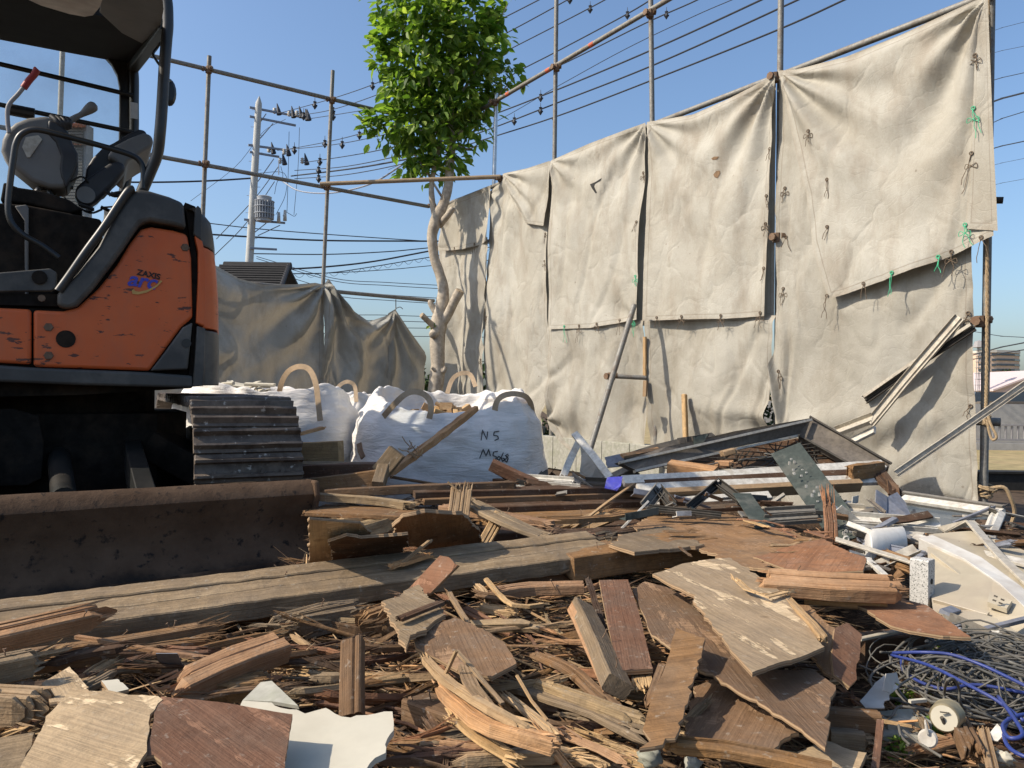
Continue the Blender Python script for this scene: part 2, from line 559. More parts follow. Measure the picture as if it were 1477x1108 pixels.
def plank(mb, path, w, t, up=(0, 0, 1), n=1, jag=(0, 0), amp=.0015, seed=0, mi=0, endmi=None, step=.09, twist=0, curve=True, ch=.004):
    """A board or timber along a path; n > 1 splits it into strips of unequal length that end in a broken edge."""
    rnd = random.Random(seed * 91 + 7)
    pts = [V(p) for p in path]
    if len(pts) > 2 and curve:
        pts = catmull(pts, 6)
    L = [0]
    for a, b in zip(pts, pts[1:]):
        L.append(L[-1] + (b - a).length)
    tot = L[-1]

    def at(d):
        if d <= 0:
            return pts[0] + (pts[0] - pts[1]).normalized() * -d, (pts[1] - pts[0]).normalized()
        for i in range(len(pts) - 1):
            if d <= L[i + 1]:
                return pts[i].lerp(pts[i + 1], (d - L[i]) / max(1e-9, L[i + 1] - L[i])), (pts[i + 1] - pts[i]).normalized()
        dd = (pts[-1] - pts[-2]).normalized()
        return pts[-1] + dd * (d - tot), dd
    up = V(up).normalized()
    u0 = newid()
    wsum = 0
    cuts = [0] + sorted(rnd.uniform(.06, .94) for _ in range(n - 1)) + [1] if n > 1 else [0, 1]
    for k in range(n):
        a0 = -w / 2 + w * cuts[k] + (.0004 if n > 1 else 0)
        a1 = -w / 2 + w * cuts[k + 1] - (.0004 if n > 1 else 0)
        d0 = rnd.uniform(0, 1) ** 1.5 * jag[0]
        d1 = tot - rnd.uniform(0, 1) ** 1.5 * jag[1]
        tt = t * (1 - (rnd.uniform(0, .25) if n > 1 else 0))
        m = max(2, int((d1 - d0) / step) + 1)
        m = min(m, 60)
        ds = [d0 + (d1 - d0) * i / (m - 1) for i in range(m)]
        if jag[1] > 0 and n > 1 and m < 50:
            ds.append(d1 + rnd.uniform(.3, 1) * min(jag[1], .05) * .5)
        if jag[0] > 0 and n > 1 and m < 50:
            ds.insert(0, d0 - rnd.uniform(.3, 1) * min(jag[0], .05) * .5)
        rings = []
        for i, d in enumerate(ds):
            c, dr = at(d)
            sd = dr.cross(up)
            sd.normalize()
            uu = sd.cross(dr)
            if twist:
                q = Matrix.Rotation(twist * d / max(tot, .01), 3, dr)
                sd, uu = q @ sd, q @ uu
            hw0, hw1, ht = a0, a1, tt / 2
            if n > 1 and ((i == 0 and jag[0]) or (i == len(ds) - 1 and jag[1])):
                mid = lerp(a0, a1, rnd.uniform(.2, .8))
                hw0, hw1, ht = lerp(a0, mid, .75), lerp(a1, mid, .75), tt * rnd.uniform(.05, .25)
            e = ch if ch * 3 < min(hw1 - hw0, 2 * ht) else 0
            if e:
                prof = [(hw0 + e, -ht), (hw1 - e, -ht), (hw1, -ht + e), (hw1, ht - e), (hw1 - e, ht), (hw0 + e, ht), (hw0, ht - e), (hw0, -ht + e)]
            elif ch:
                prof = [(hw0, -ht), (lerp(hw0, hw1, .5), -ht), (hw1, -ht), (hw1, 0), (hw1, ht), (lerp(hw0, hw1, .5), ht), (hw0, ht), (hw0, 0)]
            ring = []
            for (x, z) in prof:
                p = c + sd * x + uu * z
                if amp:
                    p = p + V((nz(p, 23, 1), nz(p, 23, 2), nz(p, 23, 3))) * amp
                ring.append(p)
            rings.append(ring)
        mb.loft(rings, mi=mi, capmi=endmi, u0=u0 + rnd.uniform(0, .02))
    if n > 1:
        for side_ in (0, 1):
            if jag[side_] <= .004:
                continue
            J = min(jag[side_], .07)
            for _ in range(int(5 + min(26, w / .0035))):
                f = rnd.uniform(-.47, .47) * w
                g = rnd.uniform(-.45, .45) * t
                L0 = J * rnd.uniform(.35, 1.25)
                d_end = rnd.uniform(-.25, .55) * J
                dd = -(d_end) if side_ == 0 else tot + d_end
                c, dr = at(dd)
                sd = dr.cross(up).normalized()
                uu = sd.cross(dr)
                o_ = 1 if side_ else -1
                tip = c + sd * (f * rnd.uniform(.8, 1.25)) + uu * (g + rnd.uniform(-.2, .25) * L0)
                root_ = c - dr * (o_ * L0) + sd * f + uu * g
                fw = rnd.uniform(.0006, .0022) * (1 + w * 8)
                mid = root_.lerp(tip, .55) + uu * rnd.uniform(-.06, .06) * L0
                mb.loft([[p + sd * fw * a * e + uu * fw * b * e for a, b in ((-1, -.5), (1, -.5), (0, .8))] for p, e in ((root_, 1.2), (mid, 1), (tip, .15))], mi=mi, u0=u0 + rnd.uniform(0, .3))
    return mb


# ================================================================== the setting
def ground_z(x, y):
    pile = max(0, min(1, (5.2 - y) / 1.4)) * max(0, min(1, (y - .2) / .3)) * max(0, min(1, (3.4 - x + (y - 4) * -.6) / .6))
    z = .07 * pile + .02 * noise.noise(V((x * 1.3, y * 1.3, 0))) + .03 * pile * noise.noise(V((x * 6, y * 6, 3)))
    d = (x - 2.97) * .819 + (y - 4.8) * .575      # outside the right-hand sheets the land drops
    if d > .25:
        z = lerp(z, -.3, min(1, (d - .25) / 1.2))
    if y > 11.5:
        z = lerp(z, -.3, min(1, (y - 11.5) / 2))
    return z


mb = MB()
xs = [-1500, -300, -80, -30, -14] + [-8 + .25 * i for i in range(65)] + [10, 13, 20, 40, 100, 400, 1500]
ys = [-600, -50, -12, -4, -2] + [-1 + .25 * i for i in range(58)] + [15, 18, 25, 40, 80, 200, 600, 2500]
b = mb.add([(x, y, ground_z(x, y) if abs(x) < 60 and -5 < y < 60 else (-.3 if y > 0 else 0)) for y in ys for x in xs])
for j in range(len(ys) - 1):
    for i in range(len(xs) - 1):
        q = b + j * len(xs) + i
        mb.face((q, q + 1, q + 1 + len(xs), q + len(xs)), None, 1 if ys[j] > 11 and xs[i] > 1.5 else 0)
struct(mb, 'ground', ['soil', 'drygrass'], smooth=True)

nW = V((-.819, -.575, 0)).normalized()
pW = V((2.97, 4.8, 0))
nB = V((.61, -.79, 0)).normalized()
pB = V((-3.36, 8.6, 0))


def WP(px, py, off=0):
    return onplane(px, py, pW + nW * off, nW)


def BP(px, py, off=0):
    return onplane(px, py, pB + nB * off, nB)


# ------------------------------------------------------------------ far right: field edge, fence, houses
def boxy(mb, x0, x1, y0, y1, z0, z1, mi=0):
    mb.box(((x0 + x1) / 2, (y0 + y1) / 2, (z0 + z1) / 2), x1 - x0, y1 - y0, z1 - z0, mi=mi)


M['roof_dark'] = plain('dark roof tile', (.022, .021, .021), .8, .3, 9, bump=.3, spec=.4)
M['siding'] = plain('pale siding', (.55, .52, .46), .8, .08, 6)
M['housewall'] = plain('pinkish white render', (.56, .46, .44), .85, .06, 3)
M['roof_pink'] = plain('pale pink barge board', (.55, .45, .43), .8, .05, 3)
M['aptwall'] = plain('beige tile wall', (.58, .43, .32), .8, .1, 1)
M['glass_dark'] = plain('dark window glass', (.07, .09, .11), .2, .1, 2, spec=.6, bump=0)
M['fencegrey'] = plain('grey fence metal', (.27, .26, .26), .6, .1, 8)
M['block'] = plain('grey block wall', (.36, .35, .33), .9, .15, 6, bump=.3)
M['leaf_far'] = plain('far leaves', (.055, .085, .022), .8, .5, 3)

d0 = P(1440, 685, 9.0)
mb = MB()
boxy(mb, 5.2, 16, 9.6, 9.75, -.35, P(1445, 683, 9.6).z)
boxy(mb, 5.2, 16, 9.57, 9.78, P(1445, 683, 9.6).z, P(1445, 680, 9.6).z)
o = mb.build('low_black_wall', 'dark')
tag(o, 'low black boundary board along the near edge of the dry grass field', 'wall')

fY = 17.0
fz0, fz1, fz2 = P(1445, 655, fY).z, P(1445, 639, fY).z, P(1445, 612, fY).z
root = empty('railing_fence', (11, fY, fz0), 'grey railing of thin upright bars on a low concrete kerb beyond the dry grass field', 'fence')
mb = MB(); boxy(mb, 6, 18, fY - .1, fY + .1, fz0 - .3, fz1); mb.build('kerb_base', 'block', root)
mb = MB()
boxy(mb, 6, 18, fY - .03, fY + .03, fz2 - .04, fz2)
boxy(mb, 6, 18, fY - .03, fY + .03, fz1 + .05, fz1 + .09)
for i in range(90):
    x = 6 + i * .135
    boxy(mb, x - .02, x + .02, fY - .015, fY + .015, fz1 + .09, fz2 - .04)
mb.build('bars', 'fencegrey', root)
mb = MB()
wz = P(1445, 583, 19).z
boxy(mb, 6, 20, 19, 19.15, -.4, wz)
o = mb.build('block_wall', 'block')
tag(o, 'grey concrete block wall standing behind the railing fence', 'wall')
mb = MB()
for i, px in enumerate((1450, 1421, 1474)):
    c = P(px, 668, 14)
    mb2 = MB(); mb2.loft([[c + V((x, y, z)) for x, y in ((-.025, -.025), (.025, -.025), (.025, .025), (-.025, .025))] for z in (-.3, -.04, -.03)])
    o = mb2.build('field_stake', plain('orange stake', (.5, .3, .08)) if i == 0 else 'block')
    tag(o, ['short orange stake standing in the dry grass field', 'short grey stake beside the right scaffold post in the field', 'short grey stake in the field at the picture edge'][i], 'stake')


def gable_house(name, label, x0, x1, y0, y1, zb, ze, zr, mwall, mroof, wins=(), alongx=True):
    root = empty(name, ((x0 + x1) / 2, (y0 + y1) / 2, zb), label, 'house')
    mb = MB(); boxy(mb, x0, x1, y0, y1, zb, ze)
    if not alongx:
        xm = (x0 + x1) / 2
        mb.prism([(x0, y0, ze), (x1, y0, ze), (xm, y0, zr)], (0, y1 - y0, 0))
    else:
        ym = (y0 + y1) / 2
        mb.prism([(x0, y0, ze), (x0, y1, ze), (x0, ym, zr)], (x1 - x0, 0, 0))
    mb.build('wall', mwall, root)
    mb = MB()
    e = .5
    if alongx:
        ym = (y0 + y1) / 2
        for ya, yb in ((y0 - e, ym), (y1 + e, ym)):
            sl = (zr - ze) / (ym - y0)
            za = ze - e * sl
            N = 14
            for i in range(N):
                t0, t1 = i / N, (i + 1) / N
                p = [V((x0 - e, lerp(ya, yb, t0), lerp(za, zr, t0) + .06)), V((x1 + e, lerp(ya, yb, t0), lerp(za, zr, t0) + .06)),
                     V((x1 + e, lerp(ya, yb, t1), lerp(za, zr, t1) + .02)), V((x0 - e, lerp(ya, yb, t1), lerp(za, zr, t1) + .02))]
                mb.prism(p, (0, 0, .06))
    else:
        xm = (x0 + x1) / 2
        sl = (zr - ze) / (xm - x0)
        for xa in (x0 - e, x1 + e):
            p = [V((xa, y0 - e, ze - e * sl)), V((xa, y1 + e, ze - e * sl)), V((xm, y1 + e, zr + .03)), V((xm, y0 - e, zr + .03))]
            mb.prism(p, (0, 0, .14))
    mb.build('roof', mroof, root)
    for (wx, wz, ww, wh) in wins:
        mb = MB(); boxy(mb, wx - ww / 2, wx + ww / 2, y0 - .05, y0 + .02, wz - wh / 2, wz + wh / 2)
        f = mb.build('window', 'alu_white', root)
        mb = MB(); boxy(mb, wx - ww / 2 + .07, wx + ww / 2 - .07, y0 - .07, y0 - .051, wz - wh / 2 + .07, wz + wh / 2 - .07)
        mb.build('pane', 'glass_dark', f)
    return root


# pinkish house behind the field
hA, hB = P(1436, 575, 32), P(1500, 556, 32)
_x = P(1436, 566, 60).x
_a = P(1502, 540, 60).x
gable_house('pink_house', 'pinkish white rendered house with a shallow gable beyond the railing fence', _x, 2 * _a - _x, 60, 70, -.4, P(1436, 561, 60).z, P(1502, 537, 60).z,
            'housewall', 'roof_pink', [(P(1474, 573, 60).x, P(1474, 573, 60).z, 1.5, 1.2)], alongx=False)
gable_house('dark_roofed_house', 'small house with a blue black roof left of the pinkish house', P(1420, 550, 75).x, P(1450, 550, 75).x, 75, 82, -.4, P(1430, 558, 75).z, P(1430, 549, 75).z, 'block', 'roof_dark', [], alongx=True)
gable_house('carport', 'low carport with a brown sloping roof behind the block wall', 14.2, 19.5, 21, 24, -.4, P(1450, 592, 21).z, P(1450, 585, 21).z, 'block', 'screen', [], alongx=True)
# parked car glimpsed between post and stick
root = empty('parked_car', (P(1437, 575, 26).x, 26, -.3), 'grey green car roof and windows showing between the scaffold post and the pinkish house', 'car')
c = root.location
mb = MB(); mb.loft([[V(c) + V((x, y, z)) for x, z in ((-1.6, .25), (1.7, .25), (1.75, .75), (-1.7, .75))] for y in (-.8, .8)]); mb.build('body', 'blue_grey', root)
mb = MB(); mb.loft([[V(c) + V((x, y, z)) for x, z in ((-1.4, .751), (1.2, .751), (.8, P(1437, 566, 26).z + .3), (-1.1, P(1437, 566, 26).z + .3))] for y in (-.7, .7)]); mb.build('cabin', 'glass_dark', root)
for x in (-1, 1.1):
    mb = MB(); mb.tube([V(c) + V((x, -.85, .3)), V(c) + V((x, -.6, .3))], .3, 14); mb.build('wheel', 'dark', root)

# apartment block with a rounded corner
Y = 150
root = empty('apartment_block', (P(1490, 540, Y).x, Y, -.4), 'beige apartment block with rows of dark windows and a rounded corner, far beyond the field', 'building')
x0, x1 = P(1426, 540, Y).x, P(1520, 540, Y).x
z0, z1 = P(1450, 545, Y).z, P(1450, 508, Y).z
xc = P(1459, 540, Y).x
out = [(x0, Y), (xc - 3, Y), (xc + 1, Y + .8), (xc + 3.5, Y + 3), (x1, Y + 14), (x1, Y + 40), (x0, Y + 40)]
mb = MB(); mb.prism([(x, y, -.4) for x, y in out], (0, 0, z1 + .4)); mb.build('wall', 'aptwall', root)
mb = MB()
mb.prism([(x + (0 if i < 6 else 0), y - .25, z1 - .1) for i, (x, y) in enumerate(out)], (0, 0, .5))
mb.build('roof', 'siding', root)
fl = (z1 - z0) / 5
for k in range(5):
    for (a, bb) in ((xc - 6.4, xc - 4.6), (xc - 3.9, xc - 3.1)):
        mb = MB(); boxy(mb, a, bb, Y - .15, Y + .1, z0 + fl * (k + .25), z0 + fl * (k + .7)); mb.build('window', 'glass_dark', root)
    mb = MB()
    pts = out[1:5]
    ring0 = [V((x - .0, y - .2, z0 + fl * (k + .35))) for x, y in pts]
    mb.prism([*ring0, *[p + V((0, .5, 0)) for p in reversed(ring0)]], (0, 0, fl * .38)); mb.build('window_band', 'glass_dark', root)

# small lattice mast by the post
root = empty('antenna_mast', P(1411, 560, 60), 'thin lattice mast seen behind the right scaffold post', 'mast')
mb = MB()
a = P(1407, 600, 60); b2 = P(1415, 600, 60); t1 = P(1411, 502, 60).z
for dx in (-.18, .18):
    for dy in (-.18, .18):
        mb.tube([(a.x / 2 + b2.x / 2 + dx, 60 + dy, -.4), (a.x / 2 + b2.x / 2 + dx * .4, 60 + dy * .4, t1)], .03, 5)
z = 0
while z < t1:
    mb.box((a.x / 2 + b2.x / 2, 60, z), .4, .4, .04)
    z += .45
mb.build('mast', 'fencegrey', root)
mb = MB(); mb.loft([[V((a.x / 2 + b2.x / 2 + r * math.cos(t), 60 + r * math.sin(t), t1 + zz)) for t in (k * .785 for k in range(8))] for r, zz in ((.05, 0), (.45, .05), (.3, .5), (.05, .6))]); mb.build('head', 'fencegrey', root)


def leafcloud(mb, blobs, n, size, rnd, flat=.5):
    for _ in range(n):
        (c, r) = blobs[rnd.randrange(len(blobs))]
        d = V((rnd.gauss(0, 1), rnd.gauss(0, 1), rnd.gauss(0, 1))).normalized()
        p = V(c) + d * r * rnd.uniform(.35, 1.05)
        s = size * rnd.uniform(.6, 1.3)
        q = Matrix.Rotation(rnd.uniform(0, 6.28), 3, 'Z') @ Matrix.Rotation(rnd.uniform(-1.1, 1.1), 3, 'X') @ Matrix.Rotation(rnd.uniform(-.6, .6), 3, 'Y')
        b = mb.add([p + q @ V(v) * s for v in ((0, -.5, 0), (.3, 0, .06), (0, .5, -.05), (-.3, 0, .06))])
        mb.face((b, b + 1, b + 2), [(rnd.random() * 40000, 0)] * 3)
        mb.face((b, b + 2, b + 3), [(rnd.random() * 40000, 0)] * 3)


rnd = random.Random(5)
for i, (px, py, Y, r, lab) in enumerate(((1438, 546, 110, 1.8, 'dark green tree at the foot of the apartment block beside the post'),
                                         (1468, 547, 112, 2.0, 'dark green tree at the foot of the apartment block at the picture edge'),
                                         (622, 560, 16, 1.0, 'green bush seen between the shaded canvas and the tree trunk'),
                                         (784, 615, 11.5, .5, 'bush seen through the narrow slit left of the leaning pipe'),
                                         (1122, 580, 8.5, .45, 'bush seen through the slit beside the middle scaffold post'),
                                         (1398, 905, 0, 0, ''))):
    if not r:
        continue
    c = P(px, py, Y)
    c.z = min(c.z, c.z)
    root = empty('distant_tree' if i < 2 else 'bush', (c.x, c.y, -.3), lab, 'tree' if i < 2 else 'bush')
    mb = MB()
    bl = [(c + V((rnd.uniform(-1, 1) * r, rnd.uniform(-.5, .5) * r, rnd.uniform(-1.0, .35) * r)), r * .55) for _ in range(9)]
    leafcloud(mb, bl, 900, r * .22, rnd)
    mb.build('crown', 'leaf_far', root, fixn=False)
    mb = MB(); mb.tube([(c.x, c.y, -.4), (c.x, c.y, c.z)], r * .06, 6); mb.build('trunk', 'bark', root)

# ------------------------------------------------------------------ far left: tiled roof, shuttered block
Y = 15
ra, rb, rc = P(262, 360, Y), P(369, 366, Y), P(392, 412, Y)
root = empty('tiled_roof_house', (ra.x - 2, Y + 3, -.3), 'house with a dark ribbed tile roof rising behind the shaded canvas', 'house')
mb = MB()
zt = ra.z; zb = rc.z - .25
N = 12
for i in range(N):
    t0, t1 = i / N, (i + 1) / N
    xr0, xr1 = lerp(rb.x, rc.x + .2, t0), lerp(rb.x, rc.x + .2, t1)
    z0_, z1_ = lerp(zt, zb, t0), lerp(zt, zb, t1)
    y0_, y1_ = Y + 2.2 - 2.4 * t0, Y + 2.2 - 2.4 * t1
    mb.prism([(ra.x, y0_, z0_ - .02), (xr0, y0_, z0_ - .02), (xr1, y1_, z1_ + .03), (ra.x, y1_, z1_ + .03)], (0, 0, .05))
mb.prism([(ra.x, Y + 2.25, zt), (rb.x, Y + 2.25, zt), (rb.x, Y + 4.6, zb), (ra.x, Y + 4.6, zb)], (0, 0, .06))
for i in range(N):
    t0 = (i + 1) / N
    mb.tube([(ra.x, Y + 2.15 - 2.4 * t0, lerp(zt, zb, t0) + .075), (lerp(rb.x, rc.x + .2, t0), Y + 2.15 - 2.4 * t0, lerp(zt, zb, t0) + .075)], .035, 6)
mb.tube([(ra.x, Y + 2.22, zt + .05), (rb.x + .05, Y + 2.22, zt + .05)], .09, 8)
mb.tube([(rb.x, Y + 2.2, zt + .06), (rc.x + .2, Y - .2, zb + .08)], .05, 8)
mb.build('roof', 'roof_dark', root)
mb = MB(); boxy(mb, ra.x + .3, rb.x - .3, Y + .2, Y + 4.3, -.3, zb - .05); mb.build('wall', 'siding', root)

Y = 30
pa, pb = P(88, 300, Y), P(125, 179, Y)
root = empty('shuttered_block', (pa.x, Y, -.3), 'grey shuttered building with orange tile courses seen through the cab window', 'building')
mb = MB(); boxy(mb, pa.x, pb.x, Y, Y + .5, -.3, pb.z); mb.build('wall', 'block', root)
mb = MB()
for py in (181, 206):
    z = P(115, py, Y).z
    for i in range(6):
        x = pb.x - .1 - i * .18
        mb.tube([(x, Y - .25, z - .08), (x, Y + .1, z + .05)], .09, 6)
mb.build('tile_course', plain('orange roof tile', (.42, .16, .08)), root)
mb = MB()
for i in range(26):
    z = lerp(P(110, 300, Y).z, P(110, 186, Y).z, i / 26)
    boxy(mb, pa.x + .1, pb.x - .1, Y - .08, Y - .01, z, z + .09)
mb.build('louvres', 'alu_grey', root)

# white panel fence behind the bags, joints at 1.6 m
root = empty('panel_fence', P(190, 600, 7.2), 'white sheet metal panel fence seen under the excavator', 'fence')
zt = P(190, 552, 7.2).z
for i in range(4):
    x0 = P(68, 560, 7.2).x + i * .36 - .6
    mb = MB(); mb.box((x0 + .175, 7.2, zt / 2), .345, .03, zt); mb.build('panel', 'alu_white', root)

# ================================================================== scaffold
def pipe(p0, p1, r=.0243, mat='pipe', label='', name='scaffold_post', cat='scaffold pipe', group=None, n=12):
    p0, p1 = V(p0), V(p1)
    mb = MB()
    k = 14
    pts = [p0.lerp(p1, i / k) + V((0, 0, .0)) for i in range(k + 1)]
    mb.tube(pts, r, n)
    o = mb.build(name, mat, smooth='auto')
    return tag(o, label, cat, group)


def clamp(p, d, label):
    """Coupler: two half shells, a hinge and a bolt."""
    mb = MB()
    mb.tube([p - V((0, 0, .035)), p + V((0, 0, .035))], .034, 10)
    mb.tube([p + V(d) * .05 - V((0, 0, 0)) * .0, p + V(d) * .05 + V((0, 0, .0001)) + V(d) * .02], .03, 8)
    mb.box(p + V((.035, -.02, .01)), .03, .05, .045, ch=.006)
    mb.tube([p + V((.03, -.06, .012)), p + V((.03, .04, .012))], .008, 6)
    mb.tube([p + V((.03, -.062, .012)), p + V((.03, -.05, .012))], .016, 6)
    mb.tube([p + V((-.03, -.05, -.012)), p + V((-.03, .03, -.012))], .008, 6)
    o = mb.build('pipe_clamp', 'clamp')
    return tag(o, label, 'clamp')


def vpost(plane, pxt, pyt, pxb, pyb, off, label, mat='pipe', zb=-.05, top=None):
    a = plane(pxt, pyt, off)
    b = plane(pxb, pyb, off)
    d = (b - a) / (b.z - a.z)
    bot = a + d * (zb - a.z)
    return pipe(a, bot, mat=mat, label=label, group='scaffold posts')


PO = -.07
g = 'scaffold'
vpost(WP, 1432, -160, 1419, 700, PO, 'thick scaffold post at the right end of the canvas wall, a rope down it')
vpost(WP, 1128, -160, 1120, 620, PO, 'scaffold post between the two rightmost canvas sheets, cut off by the picture top')
vpost(WP, 937, -150, 941, 200, PO, 'scaffold post above the joint of the third and fourth canvas from the tree')
vpost(WP, 804, -120, 799, 300, PO, 'scaffold post rising above the second canvas joint right of the tree')
vpost(WP, 716, 135, 709, 400, PO, 'thin bright galvanised post just right of the tree crown', 'pipe_bright')
vpost(BP, 302, 81, 293, 300, PO, 'rusty topped scaffold post right of the excavator canopy', 'pipe')
vpost(BP, 480, 102, 466, 410, PO, 'scaffold post standing between the utility pole and the tree', 'pipe')
vpost(BP, 91, 50, 82, 300, PO, 'pale painted scaffold post seen through the cab window', 'alu_white')
EX = lambda a, b, k: a + (b - a) * k
# long ledgers
a, b_ = WP(713, 147, PO + .06), WP(968, -3, PO + .06)
pipe(EX(b_, a, 1.42), EX(a, b_, 1.9), mat='pipe', name='scaffold_ledger', label='grey upper ledger pipe with red paint rings climbing above the cream canvas wall', group='scaffold ledgers')
for i, px in enumerate((733, 791, 854)):
    t = (px - 713) / 255
    q = onplane(px, 147 - (px - 713) * .588, pW + nW * (PO + .06), nW)
    mbr = MB(); dd = (b_ - a).normalized() * .035
    mbr.tube([q - dd, q + dd], .0252, 12)
    oo = mbr.build('paint_ring', plain('red paint ring', (.5, .13, .07)), bpy.data.objects['scaffold_ledger'])
a2, b2_ = WP(649, 293, PO + .05), WP(1068, 131, PO + .05)
pipe(EX(b2_, a2, 1.06), EX(a2, b2_, 1.9), mat='pipe', name='scaffold_ledger', label='grey ledger pipe that the tops of the cream canvas sheets are tied to', group='scaffold ledgers')
a3, b3_ = BP(305, 101.5, PO + .06), BP(544, 159, PO + .06)
pipe(EX(b3_, a3, 2.2), EX(a3, b3_, 1.35), mat='pipe', name='scaffold_ledger', label='uppermost back ledger pipe running behind the tree crown from the canopy', group='scaffold ledgers')
a4, b4_ = BP(300, 239, PO + .06), BP(618, 298, PO + .06)
pipe(EX(b4_, a4, 2.0), b4_, mat='pipe', name='scaffold_ledger', label='middle back ledger pipe crossing in front of the utility pole', group='scaffold ledgers')
a5, b5_ = BP(487, 421, PO + .06), BP(626, 434, PO + .06)
pipe(EX(b5_, a5, 2.9), b5_, mat='pipe', name='scaffold_ledger', label='lowest back ledger pipe just above the shaded canvas', group='scaffold ledgers')
pipe(BP(462, 265.5, .1), WP(722, 255, .02), r=.026, mat='pipe_tan', name='scaffold_ledger', label='tan horizontal pipe crossing in front of the trunk to the cream canvas corner', group='scaffold ledgers')
for i, (pl, px, py, lab) in enumerate(((BP, 301, 101, 'rusty clamp at the top of the post beside the excavator canopy'), (BP, 296, 237, 'rusty clamp on the post beside the excavator canopy, lower of two'),
                          (BP, 479, 145, 'rusty clamp high on the post left of the tree'), (BP, 471, 270, 'rusty clamp where the tan pipe meets the post left of the tree'),
                          (WP, 803, 98, 'clamp on the upper ledger at the post over the second canvas joint'), (WP, 938, 20, 'clamp on the upper ledger at the post near the picture top'),
                          (WP, 1121, 343, 'clamp half way down the slit between the two rightmost canvases'), (WP, 1414, 464, 'rusty clamp with bolts on the right end post beside the leaning strips'),
                          (WP, 714, 148, 'dark clamp at the top of the thin bright post'), (WP, 1118, 112, 'clamp at the canvas corner knot above the slit'),
                          (BP, 624, 298, 'clamp behind the trunk at the end of the middle back ledger'), (WP, 722, 258, 'clamp at the tan pipe end on the canvas corner'))):
    clamp(pl(px, py, PO + .07), nW, lab)
pipe(WP(915, 440, .22), WP(838, 692, .9), r=.026, mat='pipe', name='leaning_pipe', label='grey pipe leaning from the rubble up against the canvas wall', cat='scaffold pipe')
pipe(WP(872, 542, .32), WP(932, 545, .02), r=.022, mat='pipe', name='short_pipe', label='short horizontal pipe clamped across the leaning pipe', cat='scaffold pipe')
clamp(WP(882, 543, .42), nW, 'clamp joining the short horizontal pipe to the leaning pipe')
pipe(WP(1395, 607, -.16), WP(1443, 609, -.25), r=.027, mat='pipe', name='stub_pipe', label='stub of pipe with an open end sticking out past the right end post', cat='scaffold pipe')
pipe(WP(1400, 289, -.1), WP(1447, 289, -.18), r=.022, mat='wood_dark' if False else 'alu_dark', name='stub_pipe', label='dark stub of pipe poking out beside the upper right canvas edge', cat='scaffold pipe')


# ================================================================== canvas sheets
def tie(mb, p, nrm, rnd, L=.12, r=.0022, n=2):
    a = p + nrm * .006
    # eyelet
    side = V((0, 0, 1)).cross(nrm)
    ring = [a + (side * math.cos(t) + V((0, 0, 1)) * math.sin(t)) * .011 for t in (k * math.pi / 4 for k in range(9))]
    mb.tube(ring, .0035, 5)
    for k in range(n):
        q = a.copy()
        pts = [q.copy()]
        sx = rnd.uniform(-.35, .35)
        for i in range(5):
            q = q + V((0, 0, -L / 5 * rnd.uniform(.6, 1.3))) + side * (sx * L / 5 + rnd.uniform(-.012, .012)) + nrm * rnd.uniform(-.003, .006)
            pts.append(q.copy())
        mb.tube(catmull(pts, 3), r, 5)
    if rnd.random() < .5:
        q = a + V((0, 0, -L * .35))
        mb.tube(catmull([q, q + side * .03 + V((0, 0, .012)), q + side * .035 - V((0, 0, .02)), q, q - side * .03 + V((0, 0, .015)), q - side * .035 - V((0, 0, .015)), q], 3), r, 5)


